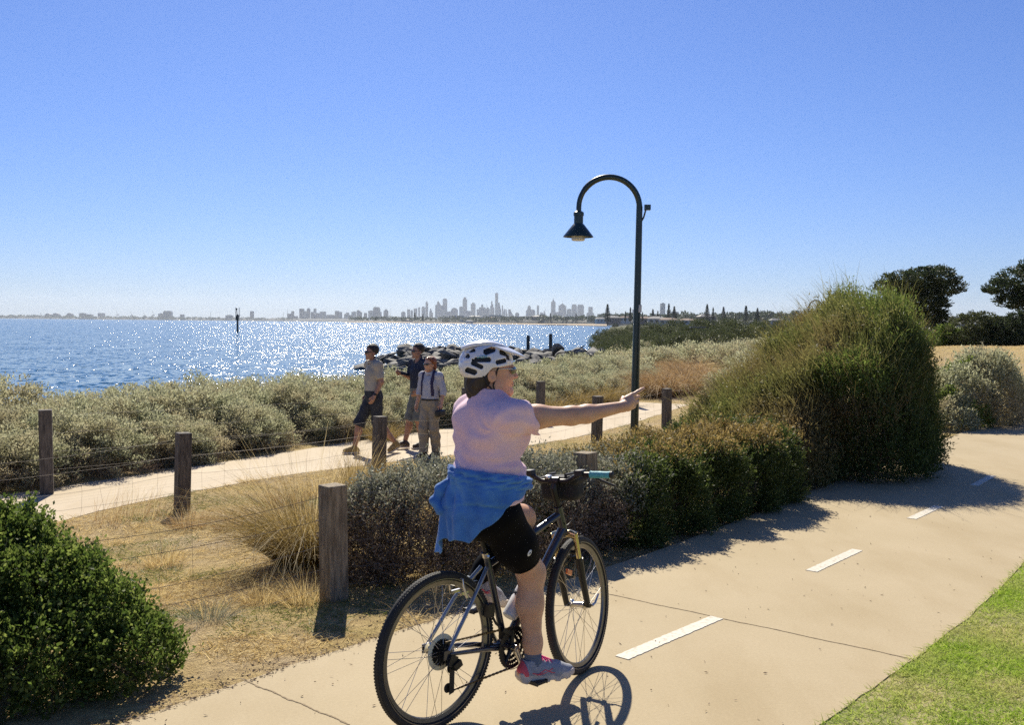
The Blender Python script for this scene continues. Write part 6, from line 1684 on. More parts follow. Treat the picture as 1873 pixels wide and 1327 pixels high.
def torso_sdf(p):
    d = s_ell(p, chest, (.166, .124, .155), MT)
    d = smin(d, s_ell(p, waist, (.160, .132, .165), MT), .07)
    d = smin(d, s_ell(p, waist + tf * .03 + Vector((0, 0, -.06)), (.158, .138, .12), MT), .05)
    d = smin(d, s_ell(p, pel, (.178, .155, .125), MT), .06)
    d = smin(d, s_cone(p, LSh, RSh, .066, .066), .06)
    d = smin(d, s_cone(p, upper + Vector((0, 0, .02)), neckb + Vector((0, 0, .01)), .085, .052), .05)
    for s in (1, -1):                                              # breasts, shoulder blades
        d = smin(d, s_ell(p, chest + tf * .095 + tr_ * .075 * s + Vector((0, 0, -.02)), (.07, .06, .065), MT), .04)
        d = smin(d, s_ell(p, upper - tf * .075 + tr_ * .075 * s + Vector((0, 0, -.06)), (.06, .035, .08), MT), .04)
    return d
def rarm_sdf(p, g=0.0):
    return chain(p, [RSh, RSh.lerp(Vector(REl), .45) + Vector((0, 0, -.004)), REl, Vector(REl).lerp(Vector(RWr), .28) + Vector((0, 0, -.004)), RWr], [.060 + g, .050 + g, .0395 + g, .0385 + g, .0245 + g], .03)
def larm_sdf(p, g=0.0):
    return chain(p, [LSh, LSh.lerp(Vector(LEl), .5), LEl, Vector(LEl).lerp(Vector(LWr), .3), LWr], [.060 + g, .050 + g, .041 + g, .039 + g, .026 + g], .03)
def rleg_sdf(p, g=0.0):
    calf = Vector(RKn).lerp(Vector(RAn), .34) - FD * .012 + Vector((0, 0, 0))
    return chain(p, [RHp, Vector(RHp).lerp(Vector(RKn), .5), RKn, calf, Vector(RKn).lerp(Vector(RAn), .78), RAn], [.100 + g, .090 + g, .060 + g, .060 + g, .040 + g, .035 + g], .04)
def lleg_sdf(p, g=0.0):
    calf = Vector(LKn).lerp(Vector(LAn), .35) - hd * .015
    return chain(p, [LHp, Vector(LHp).lerp(Vector(LKn), .5), LKn, calf, Vector(LKn).lerp(Vector(LAn), .78), LAn], [.098 + g, .088 + g, .060 + g, .058 + g, .040 + g, .035 + g], .04)
RHeel = Vector(RAn) - FD * .045 + Vector((0, 0, -.072)); RToe = RHeel + FD * .215 + Vector((0, 0, .0))
LFD = (hd * .9 + Vector((0, 0, -.42))).normalized()
LHeel = Vector(LAn) - LFD * .03 + Vector((0, 0, -.065)); LToe = LHeel + LFD * .205
def feet_sdf(p):
    d = chain(p, [RAn, RHeel + Vector((0, 0, .03)), RHeel.lerp(RToe, .6) + Vector((0, 0, .03)), RToe + Vector((0, 0, .022))], [.034, .030, .032, .024], .03)
    e = chain(p, [LAn, LHeel + Vector((0, 0, .03)), LHeel.lerp(LToe, .6) + Vector((0, 0, .03)), LToe + Vector((0, 0, .022))], [.034, .030, .032, .024], .03)
    return np.minimum(d, e)
def rhand_sdf(p):
    d = smin(s_cone(p, RWr, H(.05, .004, .004), .024, .026), s_box(p, H(.058, .006, .0), (.036, .0125, .038), np.array(Matrix((hx, hy, hz_)).transposed()), .012), .015)
    for pts, r in FING: d = smin(d, finger(p, pts, r), .006)
    return d
def lhand_sdf(p):
    d = smin(s_cone(p, LWr, L(-.03, 0, .03), .026, .022), s_ell(p, L(-.028, 0, .022), (.040, .042, .018), np.array(Matrix((gf, gl_, gu)).transposed())), .015)
    for pts, r in LF: d = smin(d, finger(p, pts, r), .005)
    return d
def rider_body(p):
    d = torso_sdf(p)
    d = smin(d, rarm_sdf(p), .03); d = smin(d, larm_sdf(p), .03)
    d = smin(d, rleg_sdf(p), .03); d = smin(d, lleg_sdf(p), .03)
    d = smin(d, rhand_sdf(p), .012); d = smin(d, lhand_sdf(p), .012)
    d = smin(d, feet_sdf(p), .01)
    d = smin(d, s_cone(p, neckb, hp(-.02, 0, -.03), .054, .052), .025)
    d = smin(d, head_sdf(p, Ho, MH), .02)
    return d
lo = np.array([-.62, 3.95, .05]); hi = np.array([.80, 5.35, 1.75])
sdf_obj('body', rider_body, lo, hi, .0048, M_SKIN, rider, RO)
# clothes
def folds(p, a=.0055):
    q = (p - np3(waist)) @ MT.astype(np.float32)
    s = np.sin(q[:, 2] * 34 + q[:, 0] * 22 + 2.2 * np.sin(q[:, 1] * 15)) * .6 + np.sin(q[:, 2] * 19 - q[:, 0] * 31 + q[:, 1] * 12) * .6
    t = np.sin(q[:, 2] * 61 + q[:, 0] * 25 - q[:, 1] * 38) * .3
    f1 = 0
    if a > .002:                                          # creases running from the armpits, and gathers above the tied jacket
        for sx in (1, -1):
            dx = q[:, 0] - sx * .17; dz = q[:, 2] - .21; r_ = np.sqrt(dx * dx + dz * dz + (q[:, 1] + .03) ** 2)
            f1 = f1 + .0035 * np.sin(np.arctan2(dz, -sx * dx) * 6 + q[:, 1] * 18 + 2.5 * np.sin(r_ * 31)) * np.exp(-((r_ - .12) / .07) ** 2)
        f1 = f1 + .006 * np.sin(q[:, 2] * 88 + q[:, 0] * 16 + 2 * np.sin(q[:, 0] * 21)) * np.exp(-((q[:, 2] - .035) / .05) ** 2)
        f1 = f1 + .004 * np.sin(q[:, 0] * 30 + q[:, 2] * 9 + q[:, 1] * 20) * np.exp(-((q[:, 2] - .12) / .12) ** 2)
    return np.minimum(a * (s + t) + f1, .0065 if a > .002 else .004)
def shirt(p):
    d = torso_sdf(p) - .012
    pc_ = s_pl(p, RSh.lerp(Vector(REl), .33), Vector(REl) - RSh + Vector((.0, 0, .13)))
    sl = np.maximum(rarm_sdf(p, .013) - .003 * (pc_ > -.018) + .0012 * np.sin(p[:, 2] * 60 + p[:, 0] * 70), s_pl(p, RSh.lerp(Vector(REl), .33), Vector(REl) - RSh + Vector((.0, 0, .13))))
    sl2 = np.maximum(larm_sdf(p, .014), s_pl(p, LSh.lerp(Vector(LEl), .42), Vector(LEl) - LSh))
    d = smin(d, sl, .035); d = smin(d, sl2, .03)
    # hem hanging loose over the hips
    sk = s_ell(p, pel + Vector((0, 0, .06)) + tf * .02, (.180, .160, .17), MT)
    d = smin(d, sk, .03)
    d = d + folds(p)
    d = smax(d, -(p[:, 2] - (.972 + .022 * np.sin((p - np3(pel)) @ np3(tr_) * 14))), .004)       # hem
    d = smax(d, -s_cone(p, neckb + Vector((0, 0, .012)), neckb + tf * .03 + Vector((0, 0, .25)), .060, .085), .004)
    inner = torso_sdf(p) - .003
    return d
sdf_obj('t_shirt', shirt, (-.42, 4.08, .90), (.22, 4.80, 1.52), .0050, M_PINK, rider, RO)
def shorts(p):
    pv = smin(s_ell(p, pel, (.184, .160, .130), MT), s_ell(p, pel + Vector((0, 0, -.03)), (.165, .145, .095), MT), .03)
    rl = np.maximum(rleg_sdf(p, .008), s_pl(p, Vector(RHp).lerp(Vector(RKn), .80), Vector(RKn) - Vector(RHp)))
    ll = np.maximum(lleg_sdf(p, .008), s_pl(p, Vector(LHp).lerp(Vector(LKn), .78), Vector(LKn) - Vector(LHp)))
    d = smin(smin(pv, rl, .03), ll, .03)
    return np.maximum(d + folds(p, .0008), p[:, 2] - 1.06)
sdf_obj('shorts', shorts, (-.40, 4.10, .55), (.22, 5.00, 1.08), .0050, M_LYCRA, rider, RO)
# small pale emblem near the hem of the shorts
def ray_hit(f, px, py, y0, y1, n=160):
    ys = np.linspace(y0, y1, n); pts = np.array([np3(P(px, py, y)) for y in ys]); d = f(pts)
    i = int(np.argmax(d < 0)); return P(px, py, ys[i])
c0 = ray_hit(shorts, 968, 1012, 4.2, 4.9); e0 = 0.003
gx = np.array([(shorts(np.array([np3(c0)]) + e0 * np.eye(3)[k:k + 1].astype(np.float32)) - shorts(np.array([np3(c0)]) - e0 * np.eye(3)[k:k + 1].astype(np.float32)))[0] for k in range(3)])
nrm = Vector(gx).normalized(); ax1 = Vector((.5, 0, 1)); ax1 = (ax1 - nrm * ax1.dot(nrm)).normalized()
Mx = Matrix((ax1, nrm.cross(ax1), nrm)).transposed()
m = MB(); m.ell(Vector(c0) + nrm * .003, (.0165, .0105, .0030), Mx, 20, 8); em = m.build('emblem', M_WHITEP, rider, off=RO)
m = MB(); m.ell(Vector(c0) + nrm * .0052, (.0065, .0038, .0018), Mx, 14, 6); m.build('emblem_mark', M_LYCRA, em, off=RO)
# hair under the helmet
def hair(p):
    q = (p - np3(Ho)) @ MH.astype(np.float32)
    d = smin(s_ell(q, (-.045, 0, .0), (.075, .078, .095)), s_ell(q, (-.072, 0, -.07), (.040, .060, .055)), .04)
    d = d + .0025 * np.sin(q[:, 1] * 160 + 3 * np.sin(q[:, 2] * 40)) 
    d = smax(d, s_ell(q, (.03, 0, .0), (.058, .2, .10)), .01) if False else np.maximum(d, q[:, 0] + .012 + .35 * np.maximum(0, -q[:, 2] - .03))
    return d
sdf_obj('hair', hair, np.array(hp(0, 0, 0)) - .2, np.array(hp(0, 0, 0)) + .2, .0045, M_HAIRB, rider, RO)
# helmet
VENTS = [(-0.018, 0.11, 0.0302, 0.0128, 0.35), (0.052, 0.1, 0.0269, 0.0128, -0.3), (-0.05, 0.07, 0.0381, 0.0102, 0.02), (-0.074, 0.046, 0.0291, 0.0093, -0.42), (-0.088, 0.06, 0.009, 0.018, 0.5), (0.033, 0.062, 0.0269, 0.0097, 0.2), (-0.099, 0.018, 0.0269, 0.012, -0.3), (-0.118, 0.086, 0.0157, 0.0097, -0.15), (-0.098, 0.109, 0.0202, 0.0075, 0.15), (0.075, 0.075, 0.0179, 0.0075, -0.2)]
def helmet_outer(q, g=0.0):
    d = s_ell(q, (-.022, 0, .052), (.122 + g, .103 + g, .096 + g))
    d = smin(d, s_ell(q, (-.075, 0, .030), (.062 + g, .082 + g, .055 + g)), .03)
    return d
def lower_cut(q):
    lowv = -.014 + .049 * sstep(-.055, .002, q[:, 0]) + .010 * sstep(.0, .10, q[:, 0])
    return (lowv - q[:, 2]) * .75
def helmet(p):
    q = (p - np3(Ho)) @ MH.astype(np.float32)
    o = helmet_outer(q)
    # raised ribs along the shell
    o = o - .0025 * np.cos(q[:, 1] * 95) * (q[:, 2] > .06) 
    d = np.maximum(o, -helmet_outer(q, -.017)); d = smax(d, lower_cut(q), .004)
    for f, u, hf_, hu_, an in VENTS:
        ca, sa = math.cos(an), math.sin(an)
        x = (q[:, 0] - f) * ca + (q[:, 2] - u) * sa; z = -(q[:, 0] - f) * sa + (q[:, 2] - u) * ca
        b = np.maximum(np.abs(x) - hf_ + np.abs(z) * .5, np.abs(z) - hu_)
        b = np.maximum(b, .030 - np.abs(q[:, 1]))
        d = smax(d, -b, .003)
    for f, w_ in ((.03, .05), (-.06, .05)):                         # top vents
        b = np.maximum(np.abs(q[:, 0] - f) - w_ * .8, np.abs(np.abs(q[:, 1]) - .017) - .007); b = np.maximum(b, .125 - q[:, 2]); d = smax(d, -b, .003)
    return d
hc = np.array(hp(0, 0, .05))
ho_ = sdf_obj('helmet', helmet, hc - .19, hc + .19, .0030, M_HELM, rider, RO)
def liner(p):
    q = (p - np3(Ho)) @ MH.astype(np.float32)
    return smax(np.maximum(helmet_outer(q, -.011), -helmet_outer(q, -.022)), lower_cut(q) + .006, .004)
sdf_obj('helmet_liner', liner, hc - .19, hc + .19, .0040, M_LINER, ho_, RO)
def visor(p):
    q = (p - np3(Ho)) @ MH.astype(np.float32)
    u0 = .140 - .30 * np.maximum(0, q[:, 0] - .01) - 2.6 * q[:, 1] ** 2 - 1.0 * np.maximum(0, q[:, 0] - .06) ** 2 * 2
    d = np.abs(q[:, 2] - u0) * .85 - .0035
    e = np.sqrt(((q[:, 0] - .055) / .098) ** 2 + (q[:, 1] / .082) ** 2)
    return np.maximum(d, (e - 1) * .08)
sdf_obj('visor', visor, np.array(hp(.06, 0, .1)) - .16, np.array(hp(.06, 0, .1)) + .16, .0032, M_HELM, ho_, RO)
def spine(p):
    q = (p - np3(Ho)) @ MH.astype(np.float32)
    u0 = .150 - .9 * (q[:, 0] + .03) ** 2 * 3.2 - 3.0 * q[:, 1] ** 2
    d = np.abs(q[:, 2] - u0) * .8 - .006
    e = np.sqrt(((q[:, 0] + .030) / .108) ** 2 + (q[:, 1] / .060) ** 2)
    return np.maximum(d, (e - 1) * .06)
sdf_obj('top_shell', spine, np.array(hp(-.03, 0, .1)) - .15, np.array(hp(-.03, 0, .1)) + .15, .0035, M_HELM, ho_, RO)
# teal lettering on the helmet's side
tc = bpy.data.curves.new('lettering', 'FONT'); tc.body = 'LAZER'; tc.size = .0155; tc.extrude = .0012; tc.align_x = 'CENTER'; tc.space_character = 1.05
to = bpy.data.objects.new('lettering', tc); COL.objects.link(to)
me = bpy.data.meshes.new_from_object(to.evaluated_get(bpy.context.evaluated_depsgraph_get())); bpy.data.objects.remove(to)
c1 = ray_hit(lambda p: helmet_outer((p - np3(Ho)) @ MH.astype(np.float32)), 882, 653.5, 4.2, 4.5)
lo_ = link_mesh('lettering', me, M_TEALTXT, ho_, False)
ln = Vector((0, -1, .42)).normalized(); lx = (hf - ln * hf.dot(ln)).normalized(); ly = ln.cross(lx)
lo_.matrix_parent_inverse = Matrix.Identity(4)
lo_.matrix_local = Matrix.Translation(Vector(c1) + ln * .002 - RO - ly * .005) @ Matrix((lx, ly, ln)).transposed().to_4x4()
m = MB()
for s in (1, -1):
    m.tube([hp(-.055, .082 * s, .015), hp(-.03, .078 * s, -.035), hp(.012, .060 * s, -.082), hp(.03, .02 * s, -.100)], .0042, 6)
    m.tube([hp(.030, .080 * s, .055), hp(.016, .079 * s, .02), hp(.0, .074 * s, -.045), hp(.012, .060 * s, -.082)], .0040, 6)
m.tube([hp(.03, .02, -.100), hp(.034, 0, -.104), hp(.03, -.02, -.100)], .005, 6); m.build('chin_strap', M_STRAP, ho_, off=RO)
# sunglasses
sg = MB()
for s in (1, -1):
    pts = []
    sg.ell(hp(.099, .032 * s, .020), (.0045, .030, .018), Matrix((hf, hl, hu)).transposed().to_3x3() @ Matrix.Rotation(.62 * s, 3, 'Z'), 16, 10)
sgo = sg.build('sunglasses', M_SHADES, rider, off=RO)
m = MB()
for s in (1, -1): m.tube([hp(.090, .058 * s, .028), hp(.05, .071 * s, .029), hp(.0, .077 * s, .026), hp(-.02, .077 * s, .012)], [.0032, .0028, .0026, .002], 6)
m.build('temple_arm', M_PALEARM, sgo, off=RO)
# jacket tied round the waist
def hips_surface(z, al):
    z = max(z, .93); dvec = Vector((math.sin(al), -math.cos(al), 0)); c = Vector((pel.x + (waist.x - pel.x) * .5, pel.y + (waist.y - pel.y) * .5, z))
    ts = np.linspace(.05, .40, 140); pts = np.array([np3(c + dvec * t) for t in ts])
    d = np.minimum(shirt(pts), shorts(pts)); ins = np.where(d < 0)[0]
    return c, dvec, (ts[ins[-1]] if len(ins) else .17)
NA, NZ = 90, 46
V = []
ks = [0, .12, .25, .38, .52, .64, .74, .84, .93, 1.0]
topy = [884, 872, 864, 860, 857, 856, 855, 856, 858, 862]
boty = [896, 899, 912, 948, 985, 985, 990, 1022, 1032, 985]
for i in range(NA):
    u = i / (NA - 1); al = R(98) - u * R(98 + 128)
    ty = np.interp(u, ks, topy); by = np.interp(u, ks, boty) + 3.0 * math.sin(u * 40)
    zt = EYE - (ty - 590.5) / 1800 * 4.40; zb = EYE - (by - 590.5) / 1800 * 4.40
    c, dv, rad0 = hips_surface(1.08, al)
    for j in range(NZ):
        v = j / (NZ - 1); z = zt + (zb - zt) * v
        c, dv, rad = hips_surface(z, al)
        drop = max(0, 1.0 - z)
        r = max(rad, rad0 * .96 if z < 1.0 else rad) + .012
        band = math.exp(-((z - (zt - .028)) / .035) ** 2)
        r += band * (.010 + .005 * math.sin(z * 210 + al * 5) + .004 * math.sin(z * 330 - al * 9))
        fold = math.sin(al * 9 + 1.3 * math.sin(z * 9)) * .6 + math.sin(al * 17 + z * 14) * .4
        r += fold * (.006 + .060 * drop) * (1 - band) + .10 * drop * max(0, u - .55) * 1.6
        r += .004 * math.sin(z * 70 + al * 16) * (1 - v)
        V.append(c * 1.0 + dv * r); V[-1].z = z
F = [(i * NZ + j, (i + 1) * NZ + j, (i + 1) * NZ + j + 1, i * NZ + j + 1) for i in range(NA - 1) for j in range(NZ - 1)]
V = np.array([np3(v) for v in V])
jk = np_mesh('tied_jacket', V, np.array(F), M_BLUE, rider, True, RO)
so_ = jk.modifiers.new('thickness', 'SOLIDIFY'); so_.thickness = .006; so_.offset = 1
sb_ = jk.modifiers.new('smooth', 'SUBSURF'); sb_.levels = 1; sb_.render_levels = 1
def loop(p):
    pts = [P(832, 876, 4.44), P(808, 893, 4.43), P(797, 917, 4.42), P(806, 934, 4.41), P(824, 930, 4.41)]
    d = chain(p, pts, [.016, .024, .024, .022, .018], .02)
    q = p - np3(waist)
    return d + .003 * np.sin(q[:, 2] * 90 + q[:, 0] * 60) 
sdf_obj('jacket_sleeve', loop, np.array(P(800, 905, 4.42)) - .16, np.array(P(800, 905, 4.42)) + .16, .004, M_BLUE, jk, RO)
def knot(p):
    kp = waist + tf * .165 + Vector((0, 0, -.06)) + tr_ * .02
    return chain(p, [kp + tr_ * .06, kp, kp - tr_ * .06], [.022, .034, .022], .02)
sdf_obj('jacket_knot', knot, np.array(waist) - .3, np.array(waist) + .3, .005, M_BLUE, jk, RO)
# socks and shoes
def sock(name, A, B, t0, r0, r1, m_):
    a = Vector(A).lerp(Vector(B), t0)
    f = lambda p: smin(s_cone(p, a, B, r0, r1), s_cone(p, B, Vector(B) + Vector((0, 0, -.03)), r1, r1), .01) + .0012 * np.sin(p[:, 2] * 500)
    g = lambda p: np.maximum(f(p), s_pl(p, a, a - Vector(B)))
    c = np.array(B); sdf_obj(name, g, c - .13, c + .13, .004, m_, rider, RO)
sock('sock', RKn, RAn, .84, .0415, .0405, M_SOCK)
sock('sock', LKn, LAn, .76, .0415, .0405, M_SOCK2)
def shoe(heel, toe, ank, fd, parent):
    up = Vector((0, 0, 1)); up = (up - fd * up.dot(fd)).normalized(); sd = fd.cross(up)
    Ms = np.array(Matrix((fd, sd, up)).transposed()).astype(np.float32)
    o = np3(heel)
    L_s = (toe - heel).length
    def loc(p): return (p - o) @ Ms
    def upper_(p):
        q = loc(p)
        d = chain(q, [(.005, 0, .034), (.09, 0, .034), (.16, .004, .026), (L_s + .012, .006, .018)], [.037, .039, .041, .031], .03)
        d = smin(d, s_cone(q, (.010, 0, .035), (.030, 0, .082), .034, .040), .03)
        d = smin(d, s_cone(q, (.05, 0, .06), (.12, 0, .044), .030, .028), .03)
        d = smax(d, -s_cone(q, (.030, 0, .088), (.026, 0, .14), .033, .05), .006)
        return np.maximum(d, -q[:, 2] + .004)
    def sole_(p):
        q = loc(p)
        w = np.interp(q[:, 0], [-.04, 0, .06, .12, .18, .24, .26], [.030, .042, .040, .046, .050, .040, .024])
        d = np.maximum(np.abs(q[:, 1]) - w, np.abs(q[:, 0] - (L_s + .003) / 2) - (L_s + .075) / 2)
        top = .022 + .010 * (q[:, 0] < .05) + .010 * sstep(.2, .26, q[:, 0]) + .005
        bot = -.012 + .016 * sstep(.17, .27, q[:, 0]) + .004 * np.sign(np.sin(q[:, 0] * 110)) + .012 * sstep(-.0, -.05, q[:, 0])
        return smax(d, np.maximum(q[:, 2] - top, bot - q[:, 2]), .006)
    lo_, hi_ = np.array(heel) - .16, np.array(heel) + .36
    lo_[2] = heel.z - .15; hi_[2] = heel.z + .2
    sh_ = sdf_obj('shoe', upper_, lo_, hi_, .0042, M_SHOE, parent, RO)
    sdf_obj('sole', sole_, lo_, hi_, .0040, M_SOLE, sh_, RO)
    def patch(p):
        q = loc(p); return np.maximum(upper_(p) - .0022, np.maximum(q[:, 0] + .002 + .25 * (q[:, 2] - .05), -q[:, 2] + .02))
    sdf_obj('heel_counter', patch, lo_, hi_, .0042, M_SHOEP, sh_, RO)
    def W(a, b, c): return Vector(heel) + fd * a + sd * b + up * c
    m = MB()
    for k in range(5):
        x = .068 + k * .018; z = .106 - k * .0080
        m.tube([W(x - .006, -.026, z - .012), W(x, -.012, z + .001), W(x + .004, .012, z + .001), W(x + .008, .026, z - .012)], .0032, 6)
        m.tube([W(x + .006, -.026, z - .014), W(x + .004, 0, z + .002), W(x - .004, .026, z - .011)], .0030, 6)
    for b_ in (-1, 1): m.tube([W(.072, 0, .108), W(.060, b_ * .02, .118), W(.080, b_ * .036, .102), W(.094, b_ * .03, .090)], .0030, 6)
    m.build('laces', M_LACE, sh_, off=RO)
    m = MB()
    for s_ in (-1, 1):                                                # curved stripes on the side
        m.tube([W(.02, s_ * .0430, .036), W(.06, s_ * .0440, .026), W(.10, s_ * .0452, .038), W(.125, s_ * .0440, .050)], .0030, 6)
        m.tube([W(.045, s_ * .0445, .024), W(.085, s_ * .0452, .048), W(.12, s_ * .0462, .032), W(.15, s_ * .0468, .026)], .0030, 6)
    m.build('side_stripe', M_SHOEP, sh_, off=RO)
shoe(RHeel, RToe, RAn, FD, rider)
shoe(LHeel, LToe, LAn, LFD, rider)
# ---- the three walkers
M_POLO = mat('stone_polo', (0.43, 0.38, 0.30), 0.85, var=0.08, scale=9, bump=0.003, bscale=40)
M_NAVY = mat('navy_cotton', (0.025, 0.032, 0.055), 0.85, var=0.15, scale=9, bump=0.003, bscale=40)
M_CHAR = mat('charcoal_cotton', (0.035, 0.037, 0.042), 0.85, var=0.15, scale=9)
M_LSHIRT = mat('pale_grey_shirt', (0.48, 0.48, 0.52), 0.85, var=0.07, scale=9, bump=0.003, bscale=40)
M_KHAKI = mat('khaki_twill', (0.34, 0.285, 0.205), 0.85, var=0.10, scale=9, bump=0.003, bscale=40)
M_GREYSH = mat('grey_green_twill', (0.17, 0.18, 0.16), 0.85, var=0.1, scale=9)
M_TANSH = mat('tan_suede', (0.36, 0.24, 0.09), 0.85, var=0.2, scale=30)
M_BRSH = mat('brown_leather', (0.055, 0.035, 0.025), 0.6, var=0.2, scale=30)
M_BELT = mat('black_belt', (0.015, 0.014, 0.014), 0.5, var=0.1)
M_PACK = mat('purple_navy_nylon', (0.035, 0.025, 0.07), 0.7, var=0.15, scale=20)
def walker(px, Y, face, H, label, J, cl, zbase=None):
    """J: joints in a local frame (x forward, y left, z up) for a 1.75 m figure; cl: clothes"""
    k = H / 1.75
    X = PX(px, Y); zb = WALK_Z + .003 if zbase is None else zbase
    root = empty('person', (X, Y, zb), 0, label, 'person')
    fx = Vector((math.cos(face), math.sin(face), 0)); fl = Vector((-fx.y, fx.x, 0)); fu = Vector((0, 0, 1))
    M = np.array(Matrix((fx, fl, fu)).transposed()).astype(np.float32)
    # everything is worked out in local units of the 1.75 m figure, then turned and scaled into place
    g = lambda n: np.array(J[n], dtype=np.float32)
    he = g('head'); fm = np.array(Matrix.Rotation(J.get('turn', 0), 3, 'Z'), dtype=np.float32)
    bw = J.get('build', 1.0)
    def torso(p, o=0.0):
        d = s_ell(p, (g('hip') + g('chest')) / 2 + np.array([.01, 0, -.02], dtype=np.float32), (.115 * bw + o, .155 * bw + o, .24 + o))
        d = smin(d, s_ell(p, g('chest'), (.115 * bw + o, .165 * bw + o, .17 + o)), .05)
        d = smin(d, s_ell(p, g('hip'), (.118 * bw + o, .158 * bw + o, .12 + o)), .05)
        d = smin(d, s_cone(p, g('shl'), g('shr'), .058 + o, .058 + o), .05)
        d = smin(d, s_cone(p, (g('shl') + g('shr')) / 2, he + np.array([-.02, 0, -.09], dtype=np.float32), .07 + o, .052 + o), .04)
        return d
    def arm(p, s, o=0.0): return chain(p, [g('sh' + s), g('el' + s), g('wr' + s)], [.054 + o, .042 + o, .028 + o], .02)
    def leg(p, s, o=0.0, slack=0.0):
        kn, an = g('kn' + s), g('an' + s); hp_ = g('hip') + np.array([0, .085 if s == 'l' else -.085, -.02], dtype=np.float32)
        cf = kn * .65 + an * .35 - np.array([.018, 0, 0], dtype=np.float32)
        return chain(p, [hp_, kn, cf, an], [.092 * bw + o, .058 + o + slack * .4, .057 + o + slack, .036 + o + slack * 1.4], .03)
    def hand(p, s):
        w = g('wr' + s); e = g('el' + s); d_ = (w - e) / np.linalg.norm(w - e); sd = 1 if s == 'l' else -1
        inw = np.array([0, -sd, 0], dtype=np.float32); inw = inw - d_ * (inw @ d_); inw /= np.linalg.norm(inw)
        fr = np.cross(inw, d_); fr = fr / np.linalg.norm(fr)
        if fr[0] < 0 and abs(d_[2]) > .5: fr = -fr
        d = s_cone(p, w, w + d_ * .065, .027, .033)
        for i, (b_, L1) in enumerate(((.027, .075), (.010, .085), (-.008, .08), (-.024, .062))):
            a0 = w + d_ * .075 + fr * b_; cu = J.get('curl', .35)
            m1 = a0 + d_ * L1 * .5 + inw * L1 * .1; m2 = a0 + d_ * L1 * (1 - cu * .5) + inw * L1 * cu
            d = smin(d, chain(p, [a0, m1, m2], [.0115, .0105, .009], .004), .006)
        t0 = w + d_ * .025 + fr * .026
        d = smin(d, chain(p, [t0, t0 + d_ * .03 + fr * .022 + inw * .012, t0 + d_ * .062 + fr * .020 + inw * .022], [.014, .0125, .010], .004), .006)
        return d
    def foot(p, s):
        an, to = g('an' + s), g('to' + s); dv = to - an; h = an + np.array([-.035, 0, -.055], dtype=np.float32)
        return chain(p, [an, h, to], [.036, .034, .028], .02)
    hM = fm
    def head(p): return head_sdf(p, he, hM, 1.0)
    def bodyf(p):
        d = torso(p)
        for s in 'lr':
            d = smin(d, arm(p, s), .025); d = smin(d, leg(p, s), .03); d = smin(d, hand(p, s), .012); d = smin(d, foot(p, s), .015)
        return smin(d, head(p), .02)
    def emit(name, f, lo, hi, res, m, parent=root):
        V, F = sdf_arrays(f, lo, hi, res)
        V = (V * k) @ M.T
        return np_mesh(name, V, F, m, parent, True)
    pts = np.array([J[q] for q in J if q not in ('turn', 'build', 'curl')]); lo = pts.min(0) - .22; hi = pts.max(0) + .24; lo[2] = -.03; hi[2] = 1.80
    emit('body', bodyf, lo, hi, .0085, cl.get('skin', M_SKIN2))
    wr = lambda p, a: a * (np.sin(p[:, 2] * 38 + p[:, 1] * 30 + 2 * np.sin(p[:, 0] * 20)) * .6 + np.sin(p[:, 2] * 23 - p[:, 1] * 44) * .5)
    # shirt
    def shirtf(p):
        d = torso(p, .014)
        for s in 'lr':
            a, b_, c_ = g('sh' + s), g('el' + s), g('wr' + s)
            L_ = cl.get('sleeve', .75)
            e = arm(p, s, .014)
            if L_ <= 1: e = np.maximum(e, s_pl(p, a + (b_ - a) * L_, Vector(b_ - a)))
            else:
                q_ = b_ + (c_ - b_) * (L_ - 1); e = np.maximum(e, s_pl(p, q_, Vector(c_ - b_)))
            d = smin(d, e, .03)
        d = d + wr(p, .004)
        d = np.maximum(d, cl['hem'] - p[:, 2])
        return smax(d, -s_cone(p, he + np.array([0, 0, -.135], dtype=np.float32), he + np.array([.06, 0, .1], dtype=np.float32), .066, .10), .004)
    sh_ = emit('shirt', shirtf, lo, hi, .0085, cl['shirt'])
    if cl.get('collar'):
        def colf(p):
            q = p - he; r = np.sqrt((q[:, 0] + .015 - .1 * (q[:, 2] + .12)) ** 2 + q[:, 1] ** 2)
            d = np.maximum(np.abs(r - .072 - .15 * (-.10 - q[:, 2])) - .006, np.abs(q[:, 2] + .128 + .25 * np.maximum(0, q[:, 0])) - .022)
            return np.maximum(d, q[:, 0] - .075)
        emit('collar', colf, he - .2, he + .12, .006, cl['shirt'], sh_)
    # trousers or shorts
    def pantsf(p):
        d = s_ell(p, g('hip'), (.128 * bw, .168 * bw, .13))
        d = smin(d, s_ell(p, g('hip') + np.array([0, 0, .06], dtype=np.float32), (.120 * bw, .160 * bw, .12)), .03)
        for s in 'lr':
            e = leg(p, s, .016, cl.get('slack', .02))
            kn, an = g('kn' + s), g('an' + s); hp_ = g('hip')
            if cl.get('shorts'): e = np.maximum(e, s_pl(p, kn + (an - kn) * cl['shorts'], Vector(kn - hp_) + Vector(an - kn) * .5))
            else: e = np.maximum(e, s_pl(p, an + np.array([0, 0, .0], dtype=np.float32), Vector(an - kn)))
            d = smin(d, e, .02)
        d = smin(d, torso(p, .016), .015) + wr(p, .005)
        return np.maximum(d, p[:, 2] - (g('hip')[2] + .10))
    pn = emit('shorts' if cl.get('shorts') else 'trousers', pantsf, lo, hi, .0085, cl['pants'])
    if cl.get('belt'):
        def beltf(p):
            zb_ = g('hip')[2] + .085
            return np.maximum(np.maximum(torso(p, .020), -torso(p, .008)), np.abs(p[:, 2] - zb_) - .018)
        emit('belt', beltf, lo, hi, .007, M_BELT, pn)
